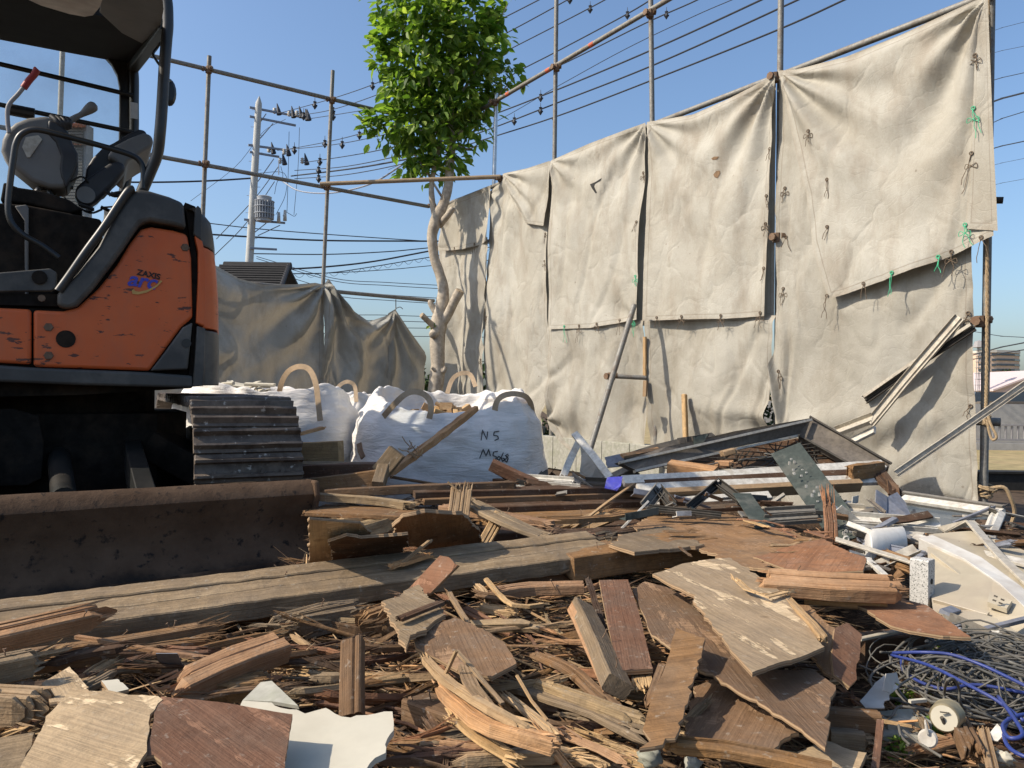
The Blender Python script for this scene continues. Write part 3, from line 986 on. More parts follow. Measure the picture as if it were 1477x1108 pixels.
def panel(name, label, plane, top, bot, off, seed, mat='tarp', amp=.03, fold=(0, 0, 0, 0), vf=0, kv=3, swag=0, ties=(), tiecol='cord',
          group=None, NX=70, NY=80, left=None, right=None, extra=None, sideties=(), cat='canvas sheet', pinbot=False, grav=0, nrm=None, lift=0):
    rnd = random.Random(seed)
    nrm = nrm or (nW if plane is WP else nB)
    W = (plane(*top[-1], off) - plane(*top[0], off)).length
    H = ((plane(*bot[0], off) - plane(*top[0], off)).length + (plane(*bot[-1], off) - plane(*top[-1], off)).length) / 2
    ed = [0, .012, .026, .035, .038, .043, .047, .06]
    ss = sorted(set([e / W for e in ed] + [1 - e / W for e in ed] + [.07 / W + (1 - .14 / W) * i / NX for i in range(NX + 1)]))
    ts = sorted(set([e / H for e in ed] + [1 - e / H for e in ed] + [.07 / H + (1 - .14 / H) * i / NY for i in range(NY + 1)]))
    mb = MB()
    grid = []
    vv = []
    sm = lambda x: max(0, min(1, x)) ** 2 * (3 - 2 * max(0, min(1, x)))
    for t in ts:
        for s in ss:
            a, b = polyat(top, s), polyat(bot, s)
            pa, pb = plane(*a, off), plane(*b, off)
            p = pa.lerp(pb, t)
            if left:
                lp = plane(*polyat(left, t), off)
                l0 = plane(*top[0], off).lerp(plane(*bot[0], off), t)
                p = p + (lp - l0) * (1 - s) ** 2
            if right:
                lp = plane(*polyat(right, t), off)
                l0 = plane(*top[-1], off).lerp(plane(*bot[-1], off), t)
                p = p + (lp - l0) * s ** 2
            x, y = s * W, t * H
            q = V((x, y * .7, seed * 3.1))
            wx = x + .25 * noise.noise(q * 1.5)
            d = amp * (1.1 * noise.noise(q * 1.1) + .6 * noise.noise(V((x * 3.1, y * 1.4, seed))) + .15 * noise.noise(q * 6.5) + .05 * noise.noise(q * 15))
            r1 = abs(noise.noise(V((x * 2.2 + y * .8, y * 1.1, seed + 9.5))))
            d -= amp * .35 * (1 - min(1, r1 * 5)) * sm(t * 6)
            r2 = abs(noise.noise(V((x * 5.2 - y * 1.9, y * 2.7, seed + 4.5))))
            d -= amp * .15 * (1 - min(1, r2 * 5)) * sm(t * 6)
            for k, (cx, cy) in enumerate(((0, 0), (W, 0), (0, H), (W, H))):
                if fold[k]:
                    dx, dy = abs(x - cx), abs(y - cy)
                    r = math.hypot(dx, dy)
                    th = math.atan2(dy, dx + 1e-4)
                    d += fold[k] * math.sin(th * (11 if k < 2 else 7) + 1.5 * noise.noise(q * 1.3) + k) * math.exp(-r / .85) * min(1, r / .15)
            if vf:
                d += (.55 if plane is WP else 1) * vf * math.sin(2 * math.pi * kv * s + 2.5 * noise.noise(V((x, y * .6, seed + 3))) + 1.2 * t) * sm(t * 2.5) * (1 - .35 * noise.noise(q * 2))
            if swag:
                u = 4 * s * (1 - s)
                depth = y - .62 * u * min(W, 1.3)
                d += (.6 if plane is WP else 1) * swag * math.sin(depth * 8.5 + 2 * noise.noise(q)) * math.sin(math.pi * s) ** .7 * math.exp(-max(0, y - .25) * .7) * sm(y * 4)
            if extra:
                d += extra(s, t, x, y)
            edge = sm(t / .05)
            if pinbot:
                edge *= sm((1 - t) / .05)
            p = p + nrm * (d * edge + lift * sm(t / .2))
            vv.append(p)
    b = mb.add(vv)
    ns = len(ss)
    for j in range(len(ts) - 1):
        for i in range(ns - 1):
            q = b + j * ns + i
            hd = lambda ii, jj: (10 + ss[ii] * W, min(ss[ii] * W, (1 - ss[ii]) * W, ts[jj] * H, (1 - ts[jj]) * H))
            mb.face((q, q + 1, q + 1 + ns, q + ns), [hd(i, j), hd(i + 1, j), hd(i + 1, j + 1), hd(i, j + 1)])
    o = mb.build(name, mat, smooth=True, fixn=False)
    tag(o, label, cat, group)

    def gp(s, t):
        i = min(range(len(ss)), key=lambda k: abs(ss[k] - s))
        j = min(range(len(ts)), key=lambda k: abs(ts[k] - t))
        return vv[j * ns + i]
    for k, sx in enumerate(ties):
        m2 = MB()
        tie(m2, gp(sx, 1 - .025 / H), nrm, rnd, rnd.uniform(.08, .2))
        m2.build('tie_cord', 'cord_green' if (tiecol == 'mix' and rnd.random() < .3) else 'cord', o)
    for (sx, ty, L, cl) in sideties:
        m2 = MB()
        tie(m2, gp(sx, ty), nrm, rnd, L)
        m2.build('tie_cord', cl, o)
    return o


gC = 'cream canvas sheets tied along the scaffold'
# nearest the corner, behind the trunk
panel('canvas_sheet', 'narrow upper canvas sheet just right of the trunk with leaf shadows on it', WP, [(640, 300), (660, 288), (706, 268)], [(634, 362), (668, 360), (703, 348)], .04, 1,
      amp=.05, vf=.03, kv=2, ties=(.3, .7), group=gC, NX=40, NY=30)
panel('canvas_sheet', 'narrow lower canvas sheet just right of the trunk with deep upright folds', WP, [(632, 352), (703, 342)], [(640, 640), (700, 640)], 0, 2, amp=.07, vf=.09, kv=2.2, group=gC, NX=50,
      sideties=((.97, .2, .1, 'cord'), (.97, .6, .1, 'cord')))
panel('canvas_sheet', 'full height canvas sheet between the thin bright post and the second joint', WP, [(705, 278), (722, 262), (727, 250), (760, 243), (793, 232)], [(698, 640), (783, 645)], .0, 3, amp=.05, fold=(.03, .03, 0, 0), vf=.03, kv=1.5,
      group=gC, left=[(705, 278), (700, 400), (700, 560), (698, 640)], right=[(793, 232), (787, 330), (789, 470), (796, 560), (776, 600), (783, 645)], sideties=((.97, .25, .1, 'cord'), (.97, .35, .12, 'cord'), (.05, .5, .1, 'cord')))
panel('canvas_flap', 'stained canvas flap folded down over the top of the sheet beside the tan pipe', WP, [(725, 251), (760, 243), (793, 232)], [(757, 322), (784, 326)], .05, 4, amp=.03, fold=(.03, 0, .0, 0), group=gC, NX=30, NY=30,
      left=[(725, 251), (733, 280), (757, 322)], right=[(793, 232), (789, 280), (784, 326)])
panel('canvas_sheet', 'lower stained canvas sheet behind the leaning pipe', WP, [(793, 470), (928, 462)], [(792, 606), (815, 640), (850, 672), (932, 664)], .0, 5, 'tarp_low', amp=.06, fold=(0, 0, .05, .03), vf=.025, kv=2, group=gC,
      left=[(793, 470), (793, 540), (790, 570), (794, 590), (792, 606)], right=[(928, 462), (926, 520), (930, 600), (932, 664)])
panel('canvas_sheet', 'upper cream canvas sheet with a V shaped tear', WP, [(794, 232), (850, 207), (895, 190), (931, 177)], [(790, 475), (850, 473), (917, 461)], .05, 6, amp=.035, fold=(.03, .03, 0, .02), swag=.02, ties=(.18, .35, .55, .8, .95), tiecol='mix',
      group=gC, right=[(931, 177), (927, 250), (921, 320), (921, 400), (917, 461)], sideties=((.97, .25, .12, 'cord'), (.97, .5, .1, 'cord'), (.97, .78, .12, 'cord_green')))
panel('canvas_sheet', 'lower canvas sheet right of the leaning pipe with sagging folds', WP, [(930, 458), (1119, 455)], [(937, 690), (1010, 690), (1120, 690)], .0, 7, 'tarp_low', amp=.06, fold=(0, 0, .02, .06), vf=.0, group=gC,
      left=[(930, 458), (934, 520), (931, 600), (937, 690)], right=[(1119, 455), (1116, 560), (1112, 600), (1120, 690)],
      extra=lambda s, t, x, y: .09 * math.exp(-((t - .5 - .12 * s) / .07) ** 2) * max(0, s - .3) - .05 * math.exp(-((t - .62 - .1 * s) / .06) ** 2) * max(0, s - .3))
panel('canvas_sheet', 'upper cream canvas sheet left of the open slit, with a small dark stain', WP, [(933, 176), (960, 172), (1000, 165), (1050, 143), (1118, 108)], [(929, 463), (990, 461), (1050, 460), (1103, 456)], .05, 8, amp=.03, fold=(.035, .045, 0, .0), swag=.028,
      ties=(.12, .33, .66, .97), group=gC, right=[(1118, 108), (1114, 200), (1108, 330), (1103, 456)], sideties=((.98, .3, .1, 'cord'), (.98, .5, .12, 'cord'), (.98, .62, .09, 'cord'), (.98, .8, .1, 'cord')), lift=.02)
panel('slit_backing', 'shaded strip of canvas behind the open slit', WP, [(1104, 125), (1119, 108)], [(1100, 460), (1117, 460)], -.03, 18, 'tarp_grey', amp=.01, group=gC, NX=6, NY=40)
panel('canvas_sheet', 'large lower canvas sheet at the right end with strips leaning on it', WP, [(1122, 105), (1200, 90), (1300, 50), (1412, -2)], [(1118, 640), (1121, 760), (1260, 750), (1409, 729)], 0, 9, 'tarp_low', amp=.055, fold=(.03, 0, .0, .03), vf=.0, group=gC,
      NX=100, NY=120, right=[(1412, -2), (1405, 350), (1409, 600), (1409, 729)], sideties=((.06, .3, .12, 'cord'), (.07, .42, .16, 'cord'), (.08, .55, .14, 'cord'), (.98, .62, .12, 'cord'), (.98, .8, .08, 'cord'), (.1, .75, .14, 'cord')),
      extra=lambda s, t, x, y: .10 * math.exp(-((t - .8 - .02 * math.sin(s * 9)) / .035) ** 2) * (1 - s) - .06 * math.exp(-((t - .85) / .03) ** 2) * (1 - s))
panel('canvas_flap', 'broad cream canvas folded down over the rightmost sheet, lower edge rising to the right', WP, [(1122, 102), (1150, 100), (1235, 78), (1330, 38), (1425, -6)], [(1196, 432), (1280, 405), (1360, 376), (1437, 341)], .09, 10, amp=.03, fold=(.05, .05, 0, .0), swag=.05, ties=(.0, .22, .4, .66, .74, .93),
      tiecol='mix', group=gC, NX=100, NY=110, left=[(1122, 102), (1140, 190), (1165, 280), (1172, 350), (1196, 432)], right=[(1425, -6), (1428, 100), (1432, 250), (1437, 341)], lift=.03,
      sideties=((.1, .28, .1, 'cord'), (.12, .5, .13, 'cord'), (.09, .7, .1, 'cord')))
panel('canvas_fold', 'narrow doubled over edge strip of the broad folded canvas at the far right', WP, [(1403, 52), (1424, -6)], [(1392, 330), (1439, 333)], .135, 11, amp=.012, group=gC, NX=24, NY=70, left=[(1407, 50), (1402, 180), (1392, 330)], right=[(1424, -6), (1430, 150), (1439, 333)],
      sideties=((.08, .12, .1, 'cord'), (.08, .38, .2, 'cord_green'), (.06, .62, .22, 'cord'), (.02, .98, .15, 'cord_green')))
# shaded canvas along the back
gD = 'shaded canvas sheets along the back'
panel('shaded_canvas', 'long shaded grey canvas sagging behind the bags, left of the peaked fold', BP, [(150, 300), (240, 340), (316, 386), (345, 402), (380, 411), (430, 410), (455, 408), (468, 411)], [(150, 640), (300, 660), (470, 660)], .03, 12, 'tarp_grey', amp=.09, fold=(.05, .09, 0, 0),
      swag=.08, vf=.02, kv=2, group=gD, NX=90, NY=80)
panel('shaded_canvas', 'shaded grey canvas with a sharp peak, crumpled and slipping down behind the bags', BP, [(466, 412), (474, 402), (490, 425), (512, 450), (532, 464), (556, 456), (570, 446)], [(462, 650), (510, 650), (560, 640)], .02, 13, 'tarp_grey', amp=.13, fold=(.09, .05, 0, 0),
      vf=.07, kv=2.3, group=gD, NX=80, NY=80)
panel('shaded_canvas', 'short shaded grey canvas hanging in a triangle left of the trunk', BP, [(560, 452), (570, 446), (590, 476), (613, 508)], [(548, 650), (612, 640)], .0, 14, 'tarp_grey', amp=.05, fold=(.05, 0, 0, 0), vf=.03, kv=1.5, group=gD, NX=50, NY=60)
mb = MB(); mb.tube([BP(571, 432, .02), BP(571, 447, .02)], .006, 5); mb.tube(catmull([BP(571, 445, .02), BP(577, 443, .02), BP(581, 446, .02)], 4), .005, 5)
tag(mb.build('hanging_wire', 'cord'), 'thin wire holding up the triangle canvas corner from the lowest ledger', 'wire')

def bvh_of(o):
    w = o.matrix_world
    return BVHTree.FromPolygons([w @ v.co for v in o.data.vertices], [tuple(p.vertices) for p in o.data.polygons])


def hit(bv, px, py):
    r = ray(px, py)
    h_ = bv.ray_cast(EYE, r)
    return h_[0], h_[1]


def on_cloth(o, pts, name, mat, lift=.003):
    bv = bvh_of(o)
    q = [hit(bv, x, y)[0] for x, y in pts]
    if any(k is None for k in q):
        return None
    q = [k - ray(x, y) * lift for k, (x, y) in zip(q, pts)]
    mb = MB()
    mb.prism(q, nW * .0015)
    return mb.build(name, mat, o)


for o in [q for q in bpy.data.objects if q.get('label') == 'upper cream canvas sheet with a V shaped tear']:
    on_cloth(o, [(851, 266), (858, 263), (868, 257), (866, 261), (858, 266), (857, 269), (861, 278), (859, 279), (854, 272)], 'tear', 'dark')
M['stain'] = plain('brown stain', (.22, .14, .08), .9, .3, 60, bump=0)
for o in [q for q in bpy.data.objects if q.get('label') == 'upper cream canvas sheet left of the open slit, with a small dark stain']:
    on_cloth(o, [(1026, 229), (1030, 226), (1037, 226), (1034, 230), (1028, 231)], 'stain', 'stain')
    on_cloth(o, [(1029, 252), (1033, 247), (1038, 246), (1039, 250), (1035, 257), (1031, 256)], 'stain', 'stain')
panel('slit_backing', 'added dark strip shading the slit behind the second joint right of the tree', WP, [(783, 236), (801, 232)], [(784, 470), (800, 470)], -.05, 31, 'tarp_grey', amp=.01, group=gC, NX=6, NY=40)  # dark strip added so that the slit reads as shade
panel('slit_backing', 'added dark strip shading the slit behind the joint over the leaning pipe', WP, [(922, 184), (938, 178)], [(908, 470), (938, 470)], -.05, 32, 'tarp_grey', amp=.01, group=gC, NX=6, NY=40)  # likewise added to darken the slit at this joint


# ------------------------------------------------------------------ block wall at the foot of the sheets
mb = MB()
a, b_ = WP(766, 655, .02), WP(950, 655, .02)
zt = WP(800, 632, .02).z
dr = (b_ - a).normalized()
k = 0
q = a.copy()
while (q - a).length < (b_ - a).length:
    mb.box(q + dr * .195 - nW * .06 + V((0, 0, zt / 2 - q.z)), .385, .12, zt, rot=Matrix.Rotation(math.atan2(dr.y, dr.x), 3, 'Z'), ch=.006)
    q = q + dr * .395
o = mb.build('low_concrete_wall', 'concrete')
tag(o, 'low mossy concrete wall under the canvas beside the right white bag', 'wall')

# ================================================================== utility pole and power lines
def PY(pts, r, mb, Y, n=8):
    mb.tube([P(x, y, yy) for (x, y, yy) in [(p[0], p[1], p[2] if len(p) > 2 else Y) for p in pts]], r, n)


YP = 40
root = empty('utility_pole', P(355, 480, YP), 'pale concrete utility pole with crossarms, insulators and a ribbed transformer', 'utility pole')
mb = MB()
top, low = P(373, 152, YP), P(360, 372, YP)
d_ = (low - top) / (top.z - low.z)
foot = top + d_ * (top.z + .3)
tip = P(374, 139, YP)
mb.tube([foot, top, top.lerp(tip, .3), tip], [.24, .165, .15, .02], 16)
mb.build('mast', 'polecon', root, smooth='auto')
mb = MB()
for i in range(16):
    t = i / 16
    c = top.lerp(low, t * .9 + .03)
    s = 1 if i % 2 else -1
    mb.tube([c, c + V((s * .34, 0, 0))], .012, 5)
mb.build('climbing_steps', 'fencegrey', root)
M['armsteel'] = plain('galvanised arm', (.25, .27, .31), .5, .1, 5, metal=.3)
for pts, lab in (([(362, 157, 40), (443, 172, 41.6)], 1), ([(362, 170, 40), (428, 183, 41.2)], 1), ([(360, 211, 40), (412, 218, 41)], 1), ([(362, 221, 40), (404, 228, 41)], 1),
                 ([(354, 318, 40), (413, 323, 40.6)], 1), ([(362, 359, 40), (401, 361, 40.6)], 1)):
    mb = MB(); a, b_ = P(*pts[0]) - V((0, .2, 0)), P(*pts[1]) - V((0, .2, 0))
    plank(mb, [a, b_], .1, .1, amp=0, step=9)
    mb.build('crossarm', 'armsteel', root)
mb = MB()
for q in (((384, 164), (373, 180)), ((394, 178), (375, 200)), ((395, 229), (372, 262)), ((404, 345 - 20), (372, 350 - 10)), ((402, 231), (402, 252)), ((384, 322), (364, 338))):
    PY([(x, y, YP + .1) for x, y in q], .025, mb, YP)
mb.build('brace', 'armsteel', root)
for x, y in ((396, 160), (417, 164), (428, 164), (437, 168), (388, 216), (410, 219), (436, 232), (404, 232), (439, 168)):
    mb = MB()
    c = P(x, y, YP + .6)
    rr = [.02, .11, .06, .12, .06, .10, .02]
    mb.tube([c + V((0, 0, -.16 + .055 * i)) for i in range(7)], rr, 10)
    mb.build('insulator', 'white_plastic', root, smooth=True)
    mb = MB(); mb.tube([c + V((.25, 0, -.2)), c + V((.2, 0, .05)), c + V((.12, 0, .4))], [.14, .1, .02], 8)
    mb.build('insulator_cap', 'wire', root)
# transformer
c = P(381, 302, YP - .3)
h = P(381, 285, YP).z - P(381, 320, YP).z
mb = MB()
mb.tube([c - V((0, 0, h / 2)), c + V((0, 0, h / 2 - .05)), c + V((0, 0, h / 2)), c + V((0, 0, h / 2 + .04))], [.36, .36, .38, .3], 24)
for k in range(22):
    t = k * math.pi * 2 / 22
    mb.box(c + V((math.cos(t) * .42, math.sin(t) * .42, -.05)), .14, .04, h * .72, rot=Matrix.Rotation(t, 3, 'Z'))
for z in (-.25, .1, .4):
    ring = [c + V((math.cos(t) * .5, math.sin(t) * .5, z)) for t in (k * math.pi / 12 for k in range(25))]
    mb.tube(ring, .02, 5)
mb.build('transformer', plain('transformer grey paint', (.36, .38, .40), .5, .1, 4), root, smooth='auto')
mb = MB()
for pts in ([(417, 190), (416, 240), (414, 306)], [(432, 184), (430, 240), (424, 310)], [(428, 308), (424, 312), (412, 306), (408, 312)], [(405, 240), (408, 255), (400, 262), (396, 280)], [(372, 250), (410, 250), (412, 280), (398, 310)]):
    mb.tube(catmull([P(x, y, YP + .3) for x, y in pts], 4), .014, 5)
mb.build('drop_wires', 'wire', root)
for x, y in ((411, 313), (402, 316)):
    mb = MB(); c = P(x, y, YP)
    mb.tube([c - V((0, 0, .2)), c + V((0, 0, .35))], [.1, .07], 8); mb.build('fuse_switch', 'white_plastic', root, smooth=True)


def line(name, label, pts, Y0, Y1, r=.016, clips=(), mat='wire', group='power lines', coil=False):
    n = len(pts)
    w = []
    xs = [p[0] for p in pts]
    for (x, y) in pts:
        t = (x - xs[0]) / (xs[-1] - xs[0])
        w.append(P(x, y, 1 / lerp(1 / Y0, 1 / Y1, t)))
    if 615 < pts[-1][0] < 665 or pts[-1][0] == 1500:      # carry on behind the canvas or past the frame
        w.append(w[-1] + (w[-1] - w[-2]).normalized() * (Y1 * .2 if pts[-1][0] < 700 else Y1 * 1.2))
        if pts[-1][0] == 1500:
            w.insert(0, w[0] + (w[0] - w[1]).normalized() * 5)
    w = catmull(w, 6)
    mb = MB(); mb.tube(w, r, 6)
    if coil:
        ring = []
        L = 0
        for a, b in zip(w, w[1:]):
            k = int((b - a).length / .12) + 1
            for i in range(k):
                p = a.lerp(b, i / k); L += (b - a).length / k
                ring.append(p + V((0, math.cos(L * 9) * .12, math.sin(L * 9) * .12 - .12)))
        mb.tube(ring, .012, 4)
    o = mb.build(name, mat)
    tag(o, label, 'power line', group)
    for t in clips:
        i = min(range(len(w)), key=lambda k: abs(k / (len(w) - 1) - t))
        c = w[i]
        s = c.y / 40 * 1.0
        mb = MB()
        mb.tube([c + V((0, 0, .34)) * s, c + V((0, 0, .12)) * s, c + V((0, 0, .1)) * s, c, c + V((0, 0, -.14)) * s, c + V((0, 0, -.3)) * s], [.012 * s, .02 * s, .10 * s, .06 * s, .12 * s, .02 * s], 6)
        mb.box(c + V((0, 0, -.1)) * s, .26 * s, .06 * s, .07 * s)
        mb.build('line_spacer', mat, o)
    return o


line('power_line', 'topmost power line running from the pole past the tree top', [(400, 163), (412, 161), (480, 142), (550, 117), (640, 72), (703, 38), (781, -2), (900, -65)], 40.5, 18, clips=(.25, .4, .73))
line('power_line', 'second power line from the top at the pole head', [(420, 168), (480, 158), (571, 126), (699, 64), (822, -2), (930, -65)], 41, 18, clips=(.08, .2, .46, .8))
line('power_line', 'third power line from the top, leaving the pole head lowest', [(442, 172), (500, 163), (545, 154), (640, 120), (710, 84), (800, 38), (878, -3), (980, -60)], 41.6, 18, clips=(.1, .42, .8, .95))
line('power_line', 'thin power line meeting the upper ledger from below at the bright post', [(412, 216), (480, 203), (540, 187), (640, 155), (700, 129), (755, 99), (800, 76), (905, 20), (960, -14)], 40.5, 17, clips=(.1, .2, .45, .87))
line('power_line', 'thin power line just under the upper ledger at the bright post', [(400, 217), (480, 209), (560, 193), (640, 170), (690, 145), (800, 98), (930, 34), (1010, -2), (1100, -50)], 40.5, 16, clips=(.05, .15, .3, .8))
line('power_line', 'hair thin line splitting off above the thick lower power lines', [(560, 245), (700, 183), (800, 127), (900, 72), (1000, 24), (1065, -4)], 30, 16, r=.009)
line('power_line', 'highest of the three thick black power lines crossing behind the scaffold', [(436, 235), (520, 222), (590, 206), (690, 173), (800, 131), (945, 70), (1100, -1), (1200, -50)], 41, 13, r=.019, clips=(.05, .55))
line('power_line', 'middle one of the three thick black power lines crossing behind the scaffold', [(425, 246), (500, 240), (600, 219), (690, 192), (800, 150), (945, 93), (1155, -2), (1250, -48)], 41, 13, r=.019, clips=(.07, .5, .55))
line('power_line', 'lowest of the three thick black power lines crossing behind the scaffold', [(425, 258), (500, 252), (600, 232), (690, 204), (800, 169), (945, 114), (1120, 44), (1222, -2), (1300, -38)], 41, 13, r=.019, clips=(.07, .5))
line('power_line', 'thick twisted line ending in the leaves beside the trunk', [(420, 254), (480, 247), (530, 240), (580, 231), (600, 228)], 41, 30, r=.035)
line('power_line', 'pale twisted cable sagging from the pole under the tan pipe', [(408, 262), (430, 275), (465, 279), (500, 275), (540, 263), (580, 238), (600, 228)], 40, 30, r=.035, mat='armsteel')
line('power_line', 'black cable running left from the pole into the excavator canopy', [(120, 262), (218, 263), (300, 261), (366, 257)], 36, 40, r=.045)
line('power_line', 'upper guy wire falling left from the pole', [(312, 345), (366, 288), (402, 240)], 40, 41, r=.022, clips=())
line('power_line', 'lower guy wire falling left from the pole', [(310, 368), (355, 322), (396, 262)], 40, 41, r=.022)
line('power_line', 'faint wire falling steeply left of the pole', [(275, 290), (340, 240), (380, 190), (412, 172)], 44, 42, r=.012)
line('power_line', 'straight black cable passing behind the pole foot to the trunk', [(300, 338), (366, 342), (470, 347), (625, 348)], 46, 52, r=.055)
line('power_line', 'braided cable just over the straight black one', [(300, 322), (370, 330), (470, 338), (600, 347), (625, 348)], 46, 50, r=.03, coil=False)
line('power_line', 'thin cable level with the tile ridge running to the trunk', [(366, 366), (470, 367), (560, 363), (625, 357)], 46, 50, r=.035)
line('power_line', 'thick cable climbing from the cable junction to the trunk', [(400, 389), (470, 385), (540, 377), (626, 361)], 46, 50, r=.055)
line('power_line', 'coiled service cable looping under the thick climbing one', [(404, 395), (470, 394), (530, 386), (620, 371)], 46, 50, r=.03, coil=True)
line('power_line', 'low thin wire from the junction to the trunk', [(370, 395), (470, 394), (560, 389), (625, 383)], 46, 50, r=.025)
for i, (y0, y1, lab) in enumerate(((395, 413, 'first thin wire sinking under the junction'), (398, 418, 'second thin wire sinking under the junction'), (410, 432, 'thin wire just over the lowest back ledger'), (418, 440, 'thin wire hidden by the lowest back ledger'),
                                   (447, 458, 'upper of three faint wires right of the canvas peak'), (455, 466, 'middle of three faint wires right of the canvas peak'), (470, 474, 'lowest of three faint wires right of the canvas peak'), (482, 486, 'lone faint wire above the triangle canvas'))):
    line('power_line', lab, [(370, y0 - 25), (480, lerp(y0, y1, .35)), (560, lerp(y0, y1, .7)), (660, y1)], 60, 60, r=.028)
for i, (y0, y1, r, lab, cl) in enumerate(((150, 132, .05, 'thick twisted cable right of the end post, uppermost', ()), (182, 158, .022, 'thin line with a looped jumper right of the end post', ()), (216, 203, .03, 'black line halfway down the sky right of the end post', ()),
                                          (118, 104, .02, 'thin line above the twisted cable at the right edge', ()), (48, 30, .012, 'faint line near the top right corner', ()), (78, 66, .012, 'second faint line below the top right corner', ()),
                                          (476, 492, .02, 'thin line sloping down right of the clamp with bolts', ()), (505, 494, .035, 'upper of two dark lines above the apartment block', ()), (512, 505, .03, 'lower of two dark lines above the apartment block', ()),
                                          (240, 228, .01, 'faint line crossing below the black line at the right edge', ()), (268, 258, .01, 'lowest faint line in the sky at the right edge', ()))):
    line('power_line', lab, [(1415, y0 + 4), (1446, lerp(y0, y1, .5) + 1), (1500, y1 - 4)], 36, 30, r=r * .8)

# ================================================================== tree
M['leaf'] = None
s = Mat('tree leaves', .5, spec=.35)
sp = s.n('SeparateXYZ', {0: s.uv()})
wnz = s.n('TexWhiteNoise', {'W': sp.outputs[0]}, noise_dimensions='1D').outputs[0]
cc = s.ramp(wnz, [(0, (.05, .095, .014)), (.45, (.10, .175, .026)), (.8, (.19, .27, .045)), (1, (.30, .35, .09))])
s.base(cc)
tr = s.n('BsdfTranslucent', {'Color': s.mix(1, cc, (2.2, 2.4, 1.2), 'MULTIPLY')})
mx = s.n('MixShader', {0: .42, 1: s.b.outputs[0], 2: tr.outputs[0]})
s.t.links.new(mx.outputs[0], s.out.inputs[0])
M['leaf'] = s.m

YT = 9.65
px1 = YT / F
tree = empty('tree', V((P(627, 640, YT).x, YT, 0)), 'leafy tree with a pale bent trunk and sawn off stubs before the canvas corner', 'tree')
mb = MB()
tp = [(626, 690, 12), (627, 620, 11), (628, 569, 10.5), (631, 532, 10), (631, 494, 10.5), (633, 466, 11), (637, 442, 9.5), (639, 418, 7.8), (634, 395, 7), (627, 375, 6.8), (624, 355, 7), (623, 338, 7.5), (630, 315, 8.5), (641, 291, 7), (647, 264, 6.3),
      (649, 233, 6), (652, 203, 5.5), (650, 169, 4.5), (650, 135, 4), (652, 90, 3.3), (648, 40, 2.6), (650, -20, 2), (645, -80, 1)]


def limb(mb, pts, wob=.0, YY=YT, n=12):
    w = catmull([P(x, y, YY + (q[0] if q else 0)) for x, y, r, *q in pts], 5)
    rr = catmull([V((r, 0, 0)) for x, y, r, *q in pts], 5)
    w2 = []
    rad = []
    for p, r in zip(w, rr):
        rad.append(max(.3, r.x) * px1 * (1.04 if r.x > 3 else 1) * (1 + .10 * nz(p, 6, 4)))
        w2.append(p + V((nz(p, 3, 1), nz(p, 3, 2), 0)) * .006)
    mb.tube(w2, rad, n)


limb(mb, tp)
limb(mb, [(631, 322, 5), (626, 305, 4.5), (623, 285, 4), (623, 262, 3.6), (630, 225, 3.4), (637, 190, 3.2), (628, 155, 2.8), (618, 110, 2.2), (615, 60, 1.4)])
limb(mb, [(634, 325, 5, .05), (645, 312, 4.5, -.1), (654, 300, 4, -.15)])
limb(mb, [(632, 456, 5), (626, 446, 5), (621, 438, 4), (620, 433, 2.5)])
limb(mb, [(630, 478, 7, -.05), (625, 482, 6.5, -.1), (624, 484, 5, -.13)])
limb(mb, [(636, 532, 5, -.02), (640, 535, 4, -.06), (642, 529, 2, -.06)])
limb(mb, [(628, 535, 3, -.07), (622, 530, 2, -.1)])
mb.build('trunk', 'bark', tree, smooth=True)
M['cutwood'] = plain('sawn branch end', (.36, .28, .19), .9, .2, 60)
for pts in ([(634, 470, 7), (645, 455, 6.5, -.05), (655, 435, 6.3, -.1), (663, 420, 6.3, -.15)], [(630, 474, 5, -.02), (620, 466, 4, -.1), (609, 455, 4, -.2)]):
    mb = MB(); limb(mb, pts)
    st = mb.build('branch_stub', 'bark', tree, smooth='auto')
    mb = MB(); a = P(pts[-1][0], pts[-1][1], YT + pts[-1][3]); b_ = P(pts[-2][0], pts[-2][1], YT + pts[-2][3])
    dd = (a - b_).normalized(); mb.tube([a - dd * .004, a + dd * .012], pts[-1][2] * px1 * .93, 12); mb.build('cut_end', 'cutwood', st)
mb = MB()
for pts in ([(648, 215, 3), (665, 190, 2.2), (690, 160, 1.6), (715, 140, 1.1), (742, 112, .6)], [(640, 190, 3), (615, 190, 2), (580, 184, 1.4), (545, 178, .8)], [(652, 150, 3), (675, 120, 2), (700, 70, 1.4), (720, 30, .9), (733, 5, .6)],
            [(638, 285, 2), (610, 240, 1.5), (597, 222, 1.2), (585, 200, .8)], [(650, 205, 2), (675, 215, 1.2), (695, 205, .7)], [(645, 100, 2.5), (610, 70, 1.8), (580, 40, 1)], [(650, 60, 2), (680, 20, 1.5), (690, -30, 1)],
            [(655, 222, 1.2), (668, 232, .8), (674, 228, .5)], [(652, 180, 1.6), (690, 175, 1), (712, 125, .5)]):
    limb(mb, pts, n=6)
mb.build('branches', 'bark', tree, smooth=True)

